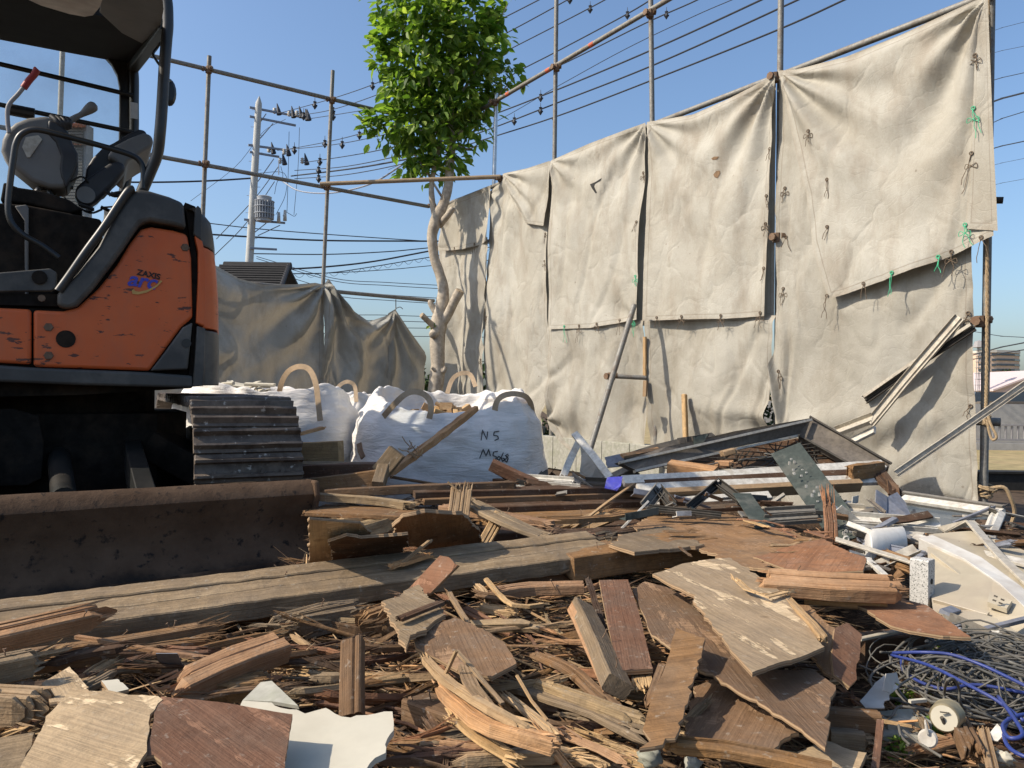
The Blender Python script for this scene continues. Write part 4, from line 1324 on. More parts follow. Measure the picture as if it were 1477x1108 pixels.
rnd = random.Random(11)
blobs = [(640, -60, 85, 230), (640, 0, 82, 520), (600, 10, 45, 260), (610, 60, 66, 500), (672, 50, 58, 470), (592, 108, 48, 330), (660, 112, 52, 380), (640, 140, 58, 360), (706, 85, 26, 90), (583, 128, 30, 140),
         (722, 112, 18, 40), (742, 96, 12, 16), (748, 112, 10, 12), (700, 28, 14, 34), (722, 12, 16, 26), (738, 4, 8, 8), (574, 182, 32, 190), (545, 186, 18, 70), (527, 181, 7, 9), (606, 175, 38, 260), (655, 172, 34, 150), (685, 150, 26, 90),
         (690, 196, 15, 24), (697, 213, 6, 4), (612, 218, 26, 110), (592, 238, 15, 60), (640, 225, 26, 100), (626, 247, 14, 40), (560, 60, 18, 50), (553, 90, 14, 30), (560, 20, 12, 20), (668, 215, 14, 22), (731, 128, 9, 8), (715, 150, 8, 5), (700, 182, 8, 6), (628, 464, 7, 16)]
mb = MB()
bbl = []
for (x, y, r, n) in blobs:
    c = P(x, y, YT)
    R_ = r * px1
    big = r > 30
    # leaves hang in small sprays so that gaps stay between them
    k = max(1, int(n / 9)) if r > 12 else max(1, n // 4)
    per = n / k * (1.02 if big else 1.0)
    for _ in range(k):
        d = V((rnd.gauss(0, 1), rnd.gauss(0, 1), rnd.gauss(0, 1))).normalized()
        cc_ = c + V((d.x, d.y * .85, d.z)) * R_ * (rnd.uniform(.2, 1.0) ** .55 * 1.08)
        out = (cc_ - c).normalized() if (cc_ - c).length > .01 else V((0, 0, 1))
        for _ in range(int(per)):
            p = cc_ + V((rnd.gauss(0, 1), rnd.gauss(0, 1), rnd.gauss(0, .8))) * (.07 if r > 12 else .04)
            L = rnd.uniform(.09, .185) * (1 if r > 9 else .75)
            wd = L * rnd.uniform(.42, .6)
            dr = (out * .7 + V((rnd.gauss(0, .6), rnd.gauss(0, .6), rnd.uniform(-.9, .25)))).normalized()
            sd = dr.cross(V((rnd.gauss(0, .5), rnd.gauss(0, .5), 1))).normalized()
            nn = sd.cross(dr)
            bend = rnd.uniform(.05, .25) * L
            vs = [p, p + dr * L * .3 + sd * wd * .42 + nn * .1 * wd, p + dr * L * .65 + sd * wd * .45 - nn * (bend * .4 - .1 * wd), p + dr * L - nn * bend, p + dr * L * .65 - sd * wd * .45 - nn * (bend * .4 - .1 * wd), p + dr * L * .3 - sd * wd * .42 + nn * .1 * wd,
                  p + dr * L * .33 - nn * .1 * wd, p + dr * L * .67 - nn * (bend * .4 + .1 * wd)]
            b = mb.add(vs)
            t = rnd.random() * 9000
            for f in ((0, 1, 6), (1, 2, 7, 6), (2, 3, 7), (3, 4, 7), (4, 5, 6, 7), (5, 0, 6)):
                mb.face([b + q for q in f], [(t, 0)] * len(f))
mb.build('crown', 'leaf', tree, fixn=False, smooth=False)

# ================================================================== bulk bags
s = Mat('white woven sack', .65, spec=.3)
n1 = s.noise(s.pos(), 3, 5, .6)
n2 = s.noise(s.pos(), 45, 4, .6)
c = s.mix(s.ramp(n1, [(.35, 0), (.7, 1)]), (.80, .775, .73), (.70, .67, .62))
c = s.mix(s.math('MULTIPLY', s.ramp(s.noise(s.pos(), 8, 7, .7), [(.52, 0), (.68, 1)]), .22), c, (.42, .36, .28))
s.base(c)
h1 = s.noise(s.map(s.pos(), (3, 3, 16)), 2.2, 7, .62, .6)
vo = s.n('TexVoronoi', {'Vector': s.map(s.pos(), (6, 6, 9)), 'Scale': 1.2}, feature='DISTANCE_TO_EDGE').outputs[0]
s.bump(s.math('ADD', s.math('ADD', h1, s.math('MULTIPLY', vo, .5)), s.math('MULTIPLY', n2, .08)), .5, .03)
tr = s.n('BsdfTranslucent', {'Color': (.8, .78, .74, 1)})
mx = s.n('MixShader', {0: .12, 1: s.b.outputs[0], 2: tr.outputs[0]})
s.t.links.new(mx.outputs[0], s.out.inputs[0])
M['sack'] = s.m


def bag(cx, cy, rx, ry, z0, z1, seed, label, rot=0, rimh=None):
    root = empty('bulk_bag', (cx, cy, z0), label, 'bulk bag', 'white bulk bags of rubble')
    NA, NH = 120, 46
    prof = [(0, .80), (.05, .93), (.15, 1.03), (.35, 1.09), (.6, 1.07), (.8, 1.0), (.92, .90), (1.0, .84), (1.01, .80), (.97, .77), (.90, .74), (.84, .70)]
    pr = catmull([V((r, 0, t)) for t, r in prof], 5)
    rings = []
    for q in pr:
        ring = []
        for k in range(NA):
            a = 2 * math.pi * k / NA
            ca, sa = math.cos(a), math.sin(a)
            e = 2.25
            m = (abs(ca) ** e + abs(sa) ** e) ** (-1 / e)
            x, y = ca * m * rx * q.x, sa * m * ry * q.x
            x, y = x * math.cos(rot) - y * math.sin(rot), x * math.sin(rot) + y * math.cos(rot)
            hgt = z0 + (z1 - z0) * q.z
            rim = .5 + .5 * noise.noise(V((ca * 1.2, sa * 1.2, seed)))
            if rimh:
                rim = rimh(a + rot)
            hgt += (rim - .5) * .16 * max(0, q.z - .45) * 1.8
            p = V((cx + x, cy + y, hgt))
            out = V((ca, sa, 0))
            w = .024 * noise.noise(V((p.x * 2.5, p.y * 2.5, p.z * 4 + seed))) + .009 * noise.noise(V((p.x * 5, p.y * 5, p.z * 19 + seed)))
            w -= .014 * (1 - min(1, abs(noise.noise(V((p.x * 3.3 + p.z * 2.2, p.y * 3.3, p.z * 5.5 + seed)))) * 5))
            w -= .007 * (1 - min(1, abs(noise.noise(V((p.x * 8, p.y * 8 + p.z * 5, p.z * 11 + seed)))) * 5))
            if q.z > .85:
                w += .03 * noise.noise(V((ca * 5, sa * 5, seed + 3)))
                p.z += .03 * noise.noise(V((ca * 6, sa * 6, seed + 8)))
            ring.append(p + out * w)
        rings.append(ring)
    mb = MB()
    mb.loft(rings, cap=False)
    body = mb.build('sack', 'sack', root, smooth=True, fixn=True)
    # contents
    rnd = random.Random(seed)
    mb = MB()
    zc = z0 + (z1 - z0) * .80
    for _ in range(70):
        a, r = rnd.uniform(0, 6.28), rnd.uniform(0, .62)
        c = V((cx + rx * r * math.cos(a), cy + ry * r * math.sin(a), zc + rnd.uniform(-.05, .03) + .06 * (1 - r)))
        q = Matrix.Rotation(rnd.uniform(0, 3.1), 3, 'Z') @ Matrix.Rotation(rnd.uniform(-.6, .6), 3, 'Y')
        mb.box(c, rnd.uniform(.06, .22), rnd.uniform(.03, .1), rnd.uniform(.015, .05), rot=q, ch=.003)
    mb.loft([[V((cx + rx * r * math.cos(k * .3), cy + ry * r * math.sin(k * .3), zc - .04 + h_)) for k in range(21)] for r, h_ in ((.68, -.03), (.4, .02), (.1, .04))])
    ct = mb.build('rubble_fill', 'wood_pale', root)
    ct['kind'] = 'stuff'
    return root, body, rings


def strap(root, pts, w=.034, out=(0, -1, .2)):
    mb = MB()
    plank(mb, [P(*q) for q in pts], w, .004, up=out, amp=.001, step=.02, ch=.0005)
    mb.build('lifting_strap', 'sack_strap', root, smooth='auto')


rb_, rbody, rr_ = bag(-.40, 4.95, .58, .52, .02, .80, 3, 'right hand white bulk bag with black writing, a broken stick leaning on it', rot=.15,
                      rimh=lambda a: .5 + .35 * math.cos(a - 1.6) + .25 * math.cos(a * 2))
lb_, lbody, _r = bag(-1.60, 5.1, .60, .52, .02, .84, 8, 'left hand white bulk bag with rubble on top, behind the excavator track', rot=-.1)
bb_, bbody, _r = bag(-1.22, 6.3, .42, .45, .02, .78, 15, 'white bulk bag mostly hidden between and behind the two in front', rot=.2)
wb_, wbody, _r = bag(-3.25, 5.3, .5, .45, .0, .50, 21, 'white bulk bag seen through the gap under the excavator')
strap(rb_, [(553, 601, 4.5), (570, 582, 4.42), (588, 567, 4.42), (606, 566, 4.45), (619, 576, 4.45), (622, 590, 4.42), (619, 604, 4.42)])
strap(rb_, [(645, 568, 5.2), (652, 548, 5.25), (664, 539, 5.25), (678, 540, 5.25), (686, 558, 5.2)], w=.03)
strap(rb_, [(716, 608, 4.62), (714, 588, 4.6), (722, 573, 4.6), (740, 568, 4.65), (758, 572, 4.75), (766, 584, 4.85), (768, 600, 4.9)])
strap(lb_, [(402, 590, 4.9), (404, 560, 4.8), (414, 538, 4.75), (430, 529, 4.72), (446, 533, 4.7), (455, 552, 4.66), (459, 580, 4.62), (462, 607, 4.58)])
strap(bb_, [(483, 582, 5.85), (486, 562, 5.85), (494, 553, 5.9), (504, 551, 5.9), (512, 558, 5.9), (514, 580, 5.85)], w=.03)
strap(lb_, [(276, 586, 4.9), (270, 574, 4.95), (273, 563, 5.0), (284, 560, 5.05), (290, 568, 5.1)])
# heap of pale offcuts on the left bag
rnd = random.Random(4)
mb = MB()
for _ in range(18):
    c = P(rnd.uniform(328, 382), rnd.uniform(553, 566), 5.0 + rnd.uniform(-.2, .2))
    a = rnd.uniform(0, 3.1)
    dd = V((math.cos(a), math.sin(a) * .5, rnd.uniform(-.2, .2))) * rnd.uniform(.04, .1)
    plank(mb, [c - dd, c + dd], rnd.uniform(.02, .05), rnd.uniform(.008, .02), up=(rnd.uniform(-.5, .5), -.2, 1), seed=rnd.randrange(999), step=.05)
tag(mb.build('offcut_heap', 'plaster'), 'small heap of pale broken pieces on top of the left white bag', 'debris', kind='stuff')
# handwriting laid on the cloth of the right bag
bv = bvh_of(rbody)
zz = lambda pts: [(250 + x / 2.954, 360 + y / 2.954) for x, y in pts]
strokes = [[(694, 635), (696, 620), (702, 634), (704, 619)], [(720, 622), (713, 623), (712, 628), (718, 629), (719, 633), (712, 636)],
           [(692, 661), (697, 648), (701, 658), (705, 648), (708, 661)], [(718, 651), (712, 652), (711, 657), (716, 659), (715, 664), (710, 665)],
           [(719, 658), (717, 662), (720, 664), (722, 660), (719, 658)], [(726, 653), (723, 660), (725, 666), (728, 662), (724, 660)],
           [(733, 655), (729, 657), (733, 661), (731, 667), (728, 664), (732, 659), (734, 656)]]
mb = MB()
for st in strokes:
    pts = []
    for a, b_ in zip(st, st[1:]):
        for i in range(4):
            x, y = lerp(a[0], b_[0], i / 4), lerp(a[1], b_[1], i / 4)
            h_, n_ = hit(bv, x, y)
            if h_ is not None:
                pts.append(h_ - ray(x, y) * .004)
    if len(pts) > 2:
        mb.tube(pts, .0028, 6)
if mb.f:
    mb.build('handwriting', 'ink', rb_)

# ================================================================== excavator
Eo = P(320, 556, 3.5)
ex = V((.88, .475, 0)).normalized()
ey = V((-.475, .88, 0)).normalized()


def EP(px, py, d=0):
    return onplane(px, py, Eo + ey * d, ey)


def E3(x, d, z):
    return V((Eo.x, Eo.y, 0)) + ex * x + ey * d + V((0, 0, z))


def bev(o, w=.012, seg=3):
    m = o.modifiers.new('bevel', 'BEVEL')
    m.width = w
    m.segments = seg
    m.limit_method = 'ANGLE'
    m.angle_limit = R(35)
    return o


s = Mat('scratched orange paint', .55, spec=.4)
p_ = s.pos()
n1 = s.noise(p_, 3, 5, .6)
n2 = s.noise(s.map(p_, (1, 1, 3.2)), 13, 6, .6)
n3 = s.noise(p_, 140, 3, .6)
c = s.mix(s.ramp(n1, [(.3, 0), (.7, 1)]), (.58, .105, .024), (.66, .14, .036))
gz = s.n('SeparateXYZ', {0: p_}).outputs[2]
low_ = s.math('MULTIPLY', s.ramp(gz, [(.0, 1), (1, 1)]), 1)
hz = s.math('SUBTRACT', 1.55, gz)
chip = s.ramp(s.math('ADD', n2, s.math('MULTIPLY', hz, .10)), [(.655, 0), (.67, 1)])
c = s.mix(s.math('MULTIPLY', chip, .9), c, (.05, .03, .025))
c = s.mix(s.math('MULTIPLY', s.ramp(s.noise(s.map(p_, (2, 2, 1)), 4, 7, .7), [(.45, 0), (.75, 1)]), .3), c, (.28, .15, .09))
c = s.mix(s.math('MULTIPLY', s.ramp(s.math('ADD', gz, s.math('MULTIPLY', n2, .35)), [(.98, 1), (1.22, 0)]), .55), c, (.16, .085, .055))
s.base(c)
s.set(s.b.inputs['Roughness'], s.math('MULTIPLY_ADD', n2, .3, .38))
s.bump(s.math('ADD', s.math('MULTIPLY', chip, -1), s.math('MULTIPLY', n3, .1)), .25, .003)
M['orange'] = s.m
M['cowl'] = plain('dusty black cowl', (.06, .058, .052), .55, .3, 5, spec=.4, bump=.12, dirt=.6, dirtcol=(.20, .18, .15))
M['blackmetal'] = plain('black painted steel', (.016, .017, .016), .4, .35, 9, spec=.5, bump=.1, dirt=.4, dirtcol=(.06, .05, .04))
M['ceiling'] = plain('matt black liner', (.010, .010, .010), .8, .3, 9, spec=.2, bump=.1)
M['deck'] = plain('dark machine innards', (.018, .0155, .013), .9, .4, 20, spec=.08, dirt=.5, dirtcol=(.055, .038, .026))
M['seat'] = plain('black seat vinyl', (.03, .03, .032), .5, .2, 14, spec=.4)
M['greyplastic'] = plain('grey dusty plastic', (.145, .14, .13), .55, .15, 8, spec=.4, dirt=.3, dirtcol=(.22, .2, .17))
M['redgrip'] = plain('red rubber grip', (.30, .035, .03), .5, .15, 30)
M['tracksteel'] = steel('worn track steel', (.135, .105, .08), .8, .6, .1, (.05, .034, .024))
nt_ = M['tracksteel'].node_tree
_b = nt_.nodes['Principled BSDF']
_src = _b.inputs['Base Color'].links[0].from_socket
_g = nt_.nodes.new('ShaderNodeNewGeometry'); _n = nt_.nodes.new('ShaderNodeTexNoise'); _n.inputs['Scale'].default_value = 38; _n.inputs['Detail'].default_value = 5
_r = nt_.nodes.new('ShaderNodeValToRGB'); _r.color_ramp.elements[0].position = .64; _r.color_ramp.elements[1].position = .70
_m = nt_.nodes.new('ShaderNodeMix'); _m.data_type = 'RGBA'; _m.inputs[7].default_value = (.36, .33, .29, 1)
nt_.links.new(_g.outputs['Position'], _n.inputs['Vector']); nt_.links.new(_n.outputs[0], _r.inputs[0]); nt_.links.new(_r.outputs[0], _m.inputs[0])
nt_.links.new(_src, _m.inputs[6]); nt_.links.new(_m.outputs[2], _b.inputs['Base Color'])
s = Mat('muddy blade steel', .9, 0, .15)
p_ = s.pos()
n1 = s.noise(p_, 5, 7, .65)
n2 = s.noise(p_, 28, 5, .65)
gz = s.n('SeparateXYZ', {0: p_}).outputs[2]
c = s.mix(s.ramp(n1, [(.35, 0), (.65, 1)]), (.075, .045, .027), (.125, .08, .05))
c = s.mix(s.ramp(n2, [(.58, 0), (.68, 1)]), c, (.025, .02, .017))
c = s.mix(s.ramp(s.math('ADD', gz, s.math('MULTIPLY', n1, .12)), [(.25, 1), (.29, 0)]), c, (.02, .017, .015))
s.base(c)
s.bump(n2, .5, .006)
M['blade'] = s.m
s = Mat('cab window glass', .05, spec=.5)
tr = s.n('BsdfTransparent', {'Color': (.93, .96, .97, 1)})
s.b.inputs['Base Color'].default_value = (.5, .5, .48, 1)
s.b.inputs['Roughness'].default_value = .15
nn_ = s.ramp(s.noise(s.pos(), 3, 5, .6), [(.3, .10), (.7, .2)])
mx = s.n('MixShader', {0: nn_, 1: tr.outputs[0], 2: s.b.outputs[0]})
s.t.links.new(mx.outputs[0], s.out.inputs[0])
M['cabglass'] = s.m

exc = empty('mini_excavator', E3(-1.2, .8, .15), 'orange and black tracked mini excavator with an open canopy and dozer blade', 'excavator')


def epr(name, pts, d, th, mat, bw=.01, par=None, seg=3):
    mb = MB()
    q = [EP(x, y, d) for x, y in pts]
    mb.prism(q, ey * th, axis=ex)
    o = mb.build(name, mat, par or exc, smooth='auto')
    if bw:
        bev(o, bw, seg)
    return o


# house of the machine
epr('deck_frame', [(-160, 440), (70, 440), (100, 420), (165, 330), (200, 283), (262, 300), (272, 335), (276, 545), (-160, 522)], .06, 1.05, 'deck', 0)
pan = [(48, 447), (91, 449), (112, 443), (142, 416), (169, 382), (186, 353), (203, 331), (217, 327), (250, 332), (270, 338), (276, 372), (278, 458), (262, 472), (237, 506), (216, 535), (48, 529)]
p1_ = epr('side_panel', pan, 0, .05, 'orange', .014)
p2_ = epr('side_panel', [(-160, 437), (45, 446), (45, 526), (-160, 514)], 0, .05, 'orange', .014)
epr('panel_gap', [(170, 384), (203, 338), (240, 340), (270, 345), (280, 470), (216, 537), (-160, 520), (-160, 440), (91, 446)], .035, .05, 'deck', 0)
cw = [(98, 446), (81, 441), (83, 423), (112, 394), (142, 355), (169, 305), (189, 278), (199, 272), (217, 275), (244, 283), (265, 292), (269, 330), (250, 325), (217, 319), (203, 322), (190, 341), (176, 362), (162, 381), (135, 416), (112, 441)]
epr('cowl', cw, -.03, .30, 'cowl', .018)
# hood across the engine behind the cowl
epr('engine_hood', [(150, 345), (195, 276), (217, 278), (265, 295), (270, 330), (270, 400), (150, 400)], .27, .85, 'cowl', .03)
epr('lower_panel', [(278, 465), (271, 533), (217, 535), (237, 509), (264, 472)], -.008, .05, 'cowl', .008)
epr('sill_beam', [(-160, 516), (48, 530), (216, 537), (278, 542), (279, 560), (120, 556), (-160, 545)], .0, .12, 'cowl', .012)
epr('belly_plate', [(-160, 535), (278, 560), (110, 570), (-160, 575)], .1, 1.0, 'deck', 0)


def cweight(name, rows, mat, xin=0, bw=.012):
    """rows of (left px, right px, py): plan rounded at the outer corner."""
    mb = MB()
    rings = []
    for (xl, xr, yl, yr) in rows:
        a, b = EP(xl, yl), EP(xr, yr)
        la, lb = (a - Eo).dot(ex), (b - Eo).dot(ex)
        zl, zr = a.z, b.z
        pl = [(la, 0, 0), (lerp(la, lb, .35), 0, .35), (lb - .075, .01, .7), (lb - .035, .035, .9), (lb - .01, .075, .97), (lb, .13, 1), (lb + .04, .4, 1), (lb + .04, .7, 1), (lb - .0, .95, 1), (lb - .06, 1.08, 1), (la, 1.12, 0)]
        rings.append([E3(x, d, lerp(zl, zr, k)) for x, d, k in pl])
    mb.loft(rings)
    o = mb.build(name, mat, exc, smooth='auto')
    bev(o, bw, 3)
    return o


cweight('counterweight_cap', [(279, 314, 338, 359), (280, 313.5, 318, 338), (282, 310, 301, 318), (285, 301, 296, 307)], 'cowl', bw=.02)
cweight('counterweight', [(283, 320, 466, 476), (286, 319, 400, 420), (286, 316, 362, 374), (281, 314.5, 340, 361)], 'orange')
cweight('counterweight_foot', [(278, 320, 558, 556), (281, 320.5, 520, 520), (284, 320.5, 470, 479)], 'cowl')
epr('dark_gap_fill', [(267, 292), (282, 298), (280, 345), (288, 400), (286, 462), (300, 480), (290, 550), (272, 548), (278, 470), (274, 345)], .03, 1.05, 'deck', 0)  # dark filler added for the shaded gap beside the counterweight
mb = MB(); c = EP(95, 489, -.003); mb.tube([c, c + ey * .04], .036, 20)
mb.build('filler_hole', 'deck', p1_)
for x, y in ((70, 472), (70, 513), (267, 357)):
    mb = MB(); c = EP(x, y, -.004); mb.tube([c - ey * .003, c + ey * .012], [.016, .022], 6); mb.build('bolt', 'clamp', p1_)
mb = MB(); c = EP(60, 430, -.03); mb.tube([c, c + ey * .02], .014, 8); mb.build('bolt', 'clamp', exc)
mb = MB(); c = EP(269, 495, -.012); mb.tube([c, c + ey * .02], .02, 12); mb.build('panel_latch', 'blackmetal', exc)


# lettering on the side panel
def text(body, px, py, size, mat, d=-.0025, shear=0, slope=0, parent=None, sp=1.0, off=0):
    cu = bpy.data.curves.new('lettering', 'FONT')
    cu.body = body
    cu.size = size
    cu.extrude = .0006
    cu.shear = shear
    cu.space_character = sp
    cu.offset = off
    cu.materials.append(mat)
    o = bpy.data.objects.new('lettering', cu)
    COL.objects.link(o)
    o.parent = parent
    pos = EP(px, py, d)
    up = V((0, 0, 1))
    m = Matrix((ex, up, ex.cross(up))).transposed()
    m = m @ Matrix.Rotation(slope, 3, 'Z')
    bpy.context.view_layer.update()
    me = bpy.data.meshes.new_from_object(o.evaluated_get(bpy.context.evaluated_depsgraph_get()))
    bpy.data.objects.remove(o)
    o = bpy.data.objects.new('lettering', me)
    COL.objects.link(o)
    o.parent = parent
    o.matrix_local = Matrix.Translation(pos - parent.matrix_world.translation) @ m.to_4x4()
    return o


blue_ = plain('violet blue decal', (.07, .075, .42), .5, .1, 20)
yel_ = plain('yellow decal', (.55, .33, .10), .5, .1, 20)
text('ZAXIS', 197, 396, .034, plain('dark decal', (.03, .02, .02), .6, 0), parent=p1_, slope=-.16, off=.001)
text('arc', 183, 411, .088, blue_, parent=p1_, shear=.25, slope=-.10, sp=1.0, off=.002)
sw = [(190, 419), (191, 424), (199, 425), (212, 422), (226, 414), (234, 406), (232, 404)]
sw2 = [(232, 404), (226, 411), (213, 418), (201, 421), (195, 420), (193, 417)]
mb = MB(); mb.prism([EP(x, y, -.004) for x, y in sw + sw2], ey * .002); mb.build('decal_swoosh', yel_, p1_)

# canopy
DF = 1.05
nr = []


def etube(name, pts, r, mat='blackmetal', par=None, d=0, n=12, k=6):
    mb = MB()
    w = catmull([EP(q[0], q[1], q[2] if len(q) > 2 else d) for q in pts], k)
    mb.tube(w, r, n)
    return mb.build(name, mat, par or exc, smooth='auto')


can = etube('canopy_pillar', [(-60, -115, .06), (60, -95, .06), (160, -70, .06), (215, -45, .06), (238, -10, .06), (242, 30, .06), (240, 60, .06), (237, 100, .06), (234, 150, .06), (231, 190, .06), (227, 222, .08), (217, 248, .1), (204, 278, .12)], .024)
etube('canopy_pillar', [(190, 92, DF), (193, 110, DF), (193, 150, DF), (192.5, 195, DF), (186, 240, DF), (176, 290, DF)], .026)
R0, R1 = EP(236, 40, .1), EP(193, 92, DF)
nR = (R1 - R0).cross(ex).normalized()


def RP(px, py):
    return onplane(px, py, R0, nR)


mb = MB()
up = V((0, 0, 1))
# ceiling: dark surround with a grey rear panel and a rusty skylight
q = [EP(238, 8, .08), EP(236, 40, .08), EP(193, 94, DF), EP(168, 70, DF + .02), EP(100, 36, DF + .02), EP(-120, -12, DF + .02), EP(-120, -160, .08), EP(150, -80, .08)]
nq = (q[2] - q[1]).cross(ex).normalized()
cen = R0
pts2 = [p - nR * (p - R0).dot(nR) for p in q]
mb.prism(pts2, V((0, 0, .05)))
roof = mb.build('canopy_roof', 'ceiling', exc)
mb = MB(); mb.prism([RP(x, y) - up * .006 for x, y in ((140, -40), (146, 0), (144, 16), (176, 46), (205, 61), (231, 38), (236, 12), (232, -30), (160, -60))], up * .004); mb.build('roof_liner', 'greyplastic', roof)
mb = MB(); mb.prism([RP(x, y) - up * .007 for x, y in ((20, -12), (60, 6), (100, 18), (122, 22), (134, 20), (144, 8), (150, -10), (140, -60), (0, -60))], up * .004)
mb.build('skylight', plain('stained skylight', (.62, .58, .52), .5, .25, 9, dirt=.45, dirtcol=(.22, .12, .07)), roof)
mb = MB(); plank(mb, [EP(238, 36, .06), EP(192, 98, DF)], .05, .045, up=(0, 0, 1), amp=0); mb.build('rear_crossbar', 'blackmetal', roof)
# far window wall of the canopy
win = [(-120, 2), (0, 30), (60, 45), (104, 57), (130, 65), (148, 77), (161, 92), (169, 108), (172, 125), (172, 160), (171, 215), (170, 260)]
outl = [(187, 262), (188, 200), (188, 115), (187, 95), (178, 74), (150, 52), (140, 22), (100, 8), (40, -8), (-120, -60)]
mb = MB(); mb.prism([EP(x, y, DF) for x, y in win + outl], ey * .05); wf = mb.build('window_frame', 'blackmetal', exc, smooth='auto'); bev(wf, .006, 2)
mb = MB(); mb.prism([EP(x, y, DF + .02) for x, y in win + [(120, 320), (-120, 320)]], ey * .005); mb.build('pane', 'cabglass', wf)
etube('guard_bar', [(-100, 70, DF - .03), (0, 92.5, DF - .03), (100, 116, DF - .03), (192, 138, DF - .03)], .0125, par=wf)
etube('guard_bar', [(-100, 127, DF - .03), (0, 151, DF - .03), (100, 172, DF - .03), (192, 191, DF - .03)], .0125, par=wf)
mb = MB(); mb.tube([EP(14, 158, DF - .1), EP(50, 165, DF - .1)], .03, 12); mb.build('wiper_motor', 'blackmetal', exc)
mb = MB(); mb.prism([EP(x, y, DF - .035) for x, y in ((188, 147), (199, 149), (199, 172), (188, 170))], ey * .002); mb.build('sticker', 'white_plastic', wf)
etube('hose', [(231, 62, .2), (226, 70, .22), (221, 78, .2), (226, 88, .15), (231, 95, .1)], .006)
mb = MB(); c = EP(245, 134, .16)
mb.loft([[c + (V((0, 0, 1)) * math.sin(t) * .062 + ex * math.cos(t) * .028) * k + ey * w_ for t in (i * math.pi / 8 for i in range(16))] for k, w_ in ((.7, -.012), (1, 0), (.9, .02), (.5, .035))])
mr = mb.build('mirror', 'blackmetal', exc, smooth='auto')
mb = MB(); mb.tube([EP(245, 117, .16), EP(240, 115, .12), EP(238, 118, .08)], [.01, .006, .006], 8); mb.build('mirror_arm', 'blackmetal', mr)

# operator's station
con = epr('control_console', [(1, 217), (3, 200), (10, 186), (22, 176), (40, 169), (67, 166), (84, 175), (98, 188), (104, 204), (112, 221), (112, 236), (107, 251), (95, 272), (70, 271), (44, 261), (26, 246), (12, 235)], .28, .2, 'greyplastic', .02)
epr('console_trim', [(70, 172), (84, 177), (98, 190), (104, 205), (112, 221), (112, 236), (107, 251), (95, 271), (88, 255), (86, 243), (88, 225), (80, 205), (66, 190)], .272, .19, 'seat', .01, par=con)
epr('sticker', [(32, 212), (37, 198), (55, 195), (61, 201), (43, 227), (39, 227)], .274, .004, 'alu_beige', 0, par=con)
for i in range(4):
    a, b = (74 + i * 7.5, 168 + i * 1.5), (90 + i * 3, 190 - i * 2)
    etube('bellows', [(a[0], a[1], .3), (lerp(a[0], b[0], .5) + 2, lerp(a[1], b[1], .5) - 2, .28), (b[0], b[1], .3)], .013, 'seat', con)
mb = MB(); w = catmull([EP(96, 178, .33), EP(108, 170, .33), EP(118, 165, .33), (EP(128, 158, .33)), EP(135, 153, .33), EP(138, 151, .33)], 4)
rr = catmull([V((r, 0, 0)) for r in (.016, .013, .013, .022, .023, .012)], 4)
mb.tube(w, [r.x for r in rr], 14); mb.build('joystick', 'greyplastic', con, smooth='auto')
lev = etube('safety_lever', [(13, 192, .26), (11, 175, .26), (11, 158, .26), (15, 148, .26), (26, 136, .26), (34, 126, .26)], .009, 'fencegrey')
mb = MB(); mb.tube(catmull([EP(34, 127, .26), EP(42, 116, .26), (EP(50, 107, .26)), EP(53, 101, .26), EP(54, 100, .26)], 4), [.0145] * 12 + [.015, .015, .014, .012, .006], 12); mb.build('grip', 'redgrip', lev, smooth='auto')
etube('entry_rail', [(85, 372, .1), (60, 354, .1), (35, 340, .1), (20, 326, .1), (13, 312, .1), (12, 293, .1), (15, 260, .1), (19, 230, .1), (23, 207, .1), (32, 193, .1), (51, 187, .1), (84, 194, .1), (141, 209, .1), (187, 223, .1), (202, 233, .1), (207, 248, .1), (206, 272, .1)], .0125, k=5)
# seat
seat = epr('seat_back', [(121, 262), (124, 243), (133, 228), (147, 214), (165, 205), (186, 192), (200, 186), (208, 187), (213, 193), (205, 205), (190, 222), (165, 245), (150, 262)], .45, .42, 'seat', .03)
epr('seat_trim', [(154, 226), (165, 210), (188, 198), (207, 191), (217, 193), (222, 202), (219, 212), (203, 221), (186, 232), (180, 245), (165, 232)], .40, .45, 'greyplastic', .02, par=seat)
epr('armrest', [(108, 284), (109, 270), (122, 259), (158, 235), (170, 232), (180, 236), (181, 246), (168, 262), (140, 290), (128, 298), (114, 294)], .33, .09, 'seat', .025)
mb = MB(); c = EP(124, 281, .32); mb.tube([c, c + ey * .03], .038, 22); mb.build('armrest_pivot', 'greyplastic', exc, smooth='auto')
epr('step_box', [(-160, 285), (8, 293), (40, 296), (145, 316), (150, 330), (120, 390), (60, 440), (-160, 440)], .22, .9, 'deck', .01)
epr('step_box', [(21, 297), (38, 295), (41, 300), (41, 430), (36, 430), (35, 318)], .20, .05, 'greyplastic', .005)
epr('cover_plate', [(5, 262), (26, 270), (60, 275), (100, 288), (120, 302), (100, 308), (40, 294), (0, 290)], .26, .5, 'deck', .01)
mb = MB()
rnd = random.Random(3)
for i in range(16):
    a = (rnd.uniform(25, 165), rnd.uniform(262, 300), rnd.uniform(.22, .4))
    mb.tube(catmull([EP(*a), EP(a[0] + rnd.uniform(5, 25), a[1] + rnd.uniform(-8, 14), a[2]), EP(a[0] + rnd.uniform(10, 40), a[1] + rnd.uniform(-10, 14), a[2] + .05)], 4), rnd.uniform(.004, .012), 6)
mb.build('hydraulic_hoses', 'blackmetal', exc)
etube('hand_rail', [(192, 273, -.03), (186, 275, -.035), (175, 290, -.035), (150, 328, -.035), (125, 362, -.035), (100, 398, -.03), (84, 420, -.03)], .017)
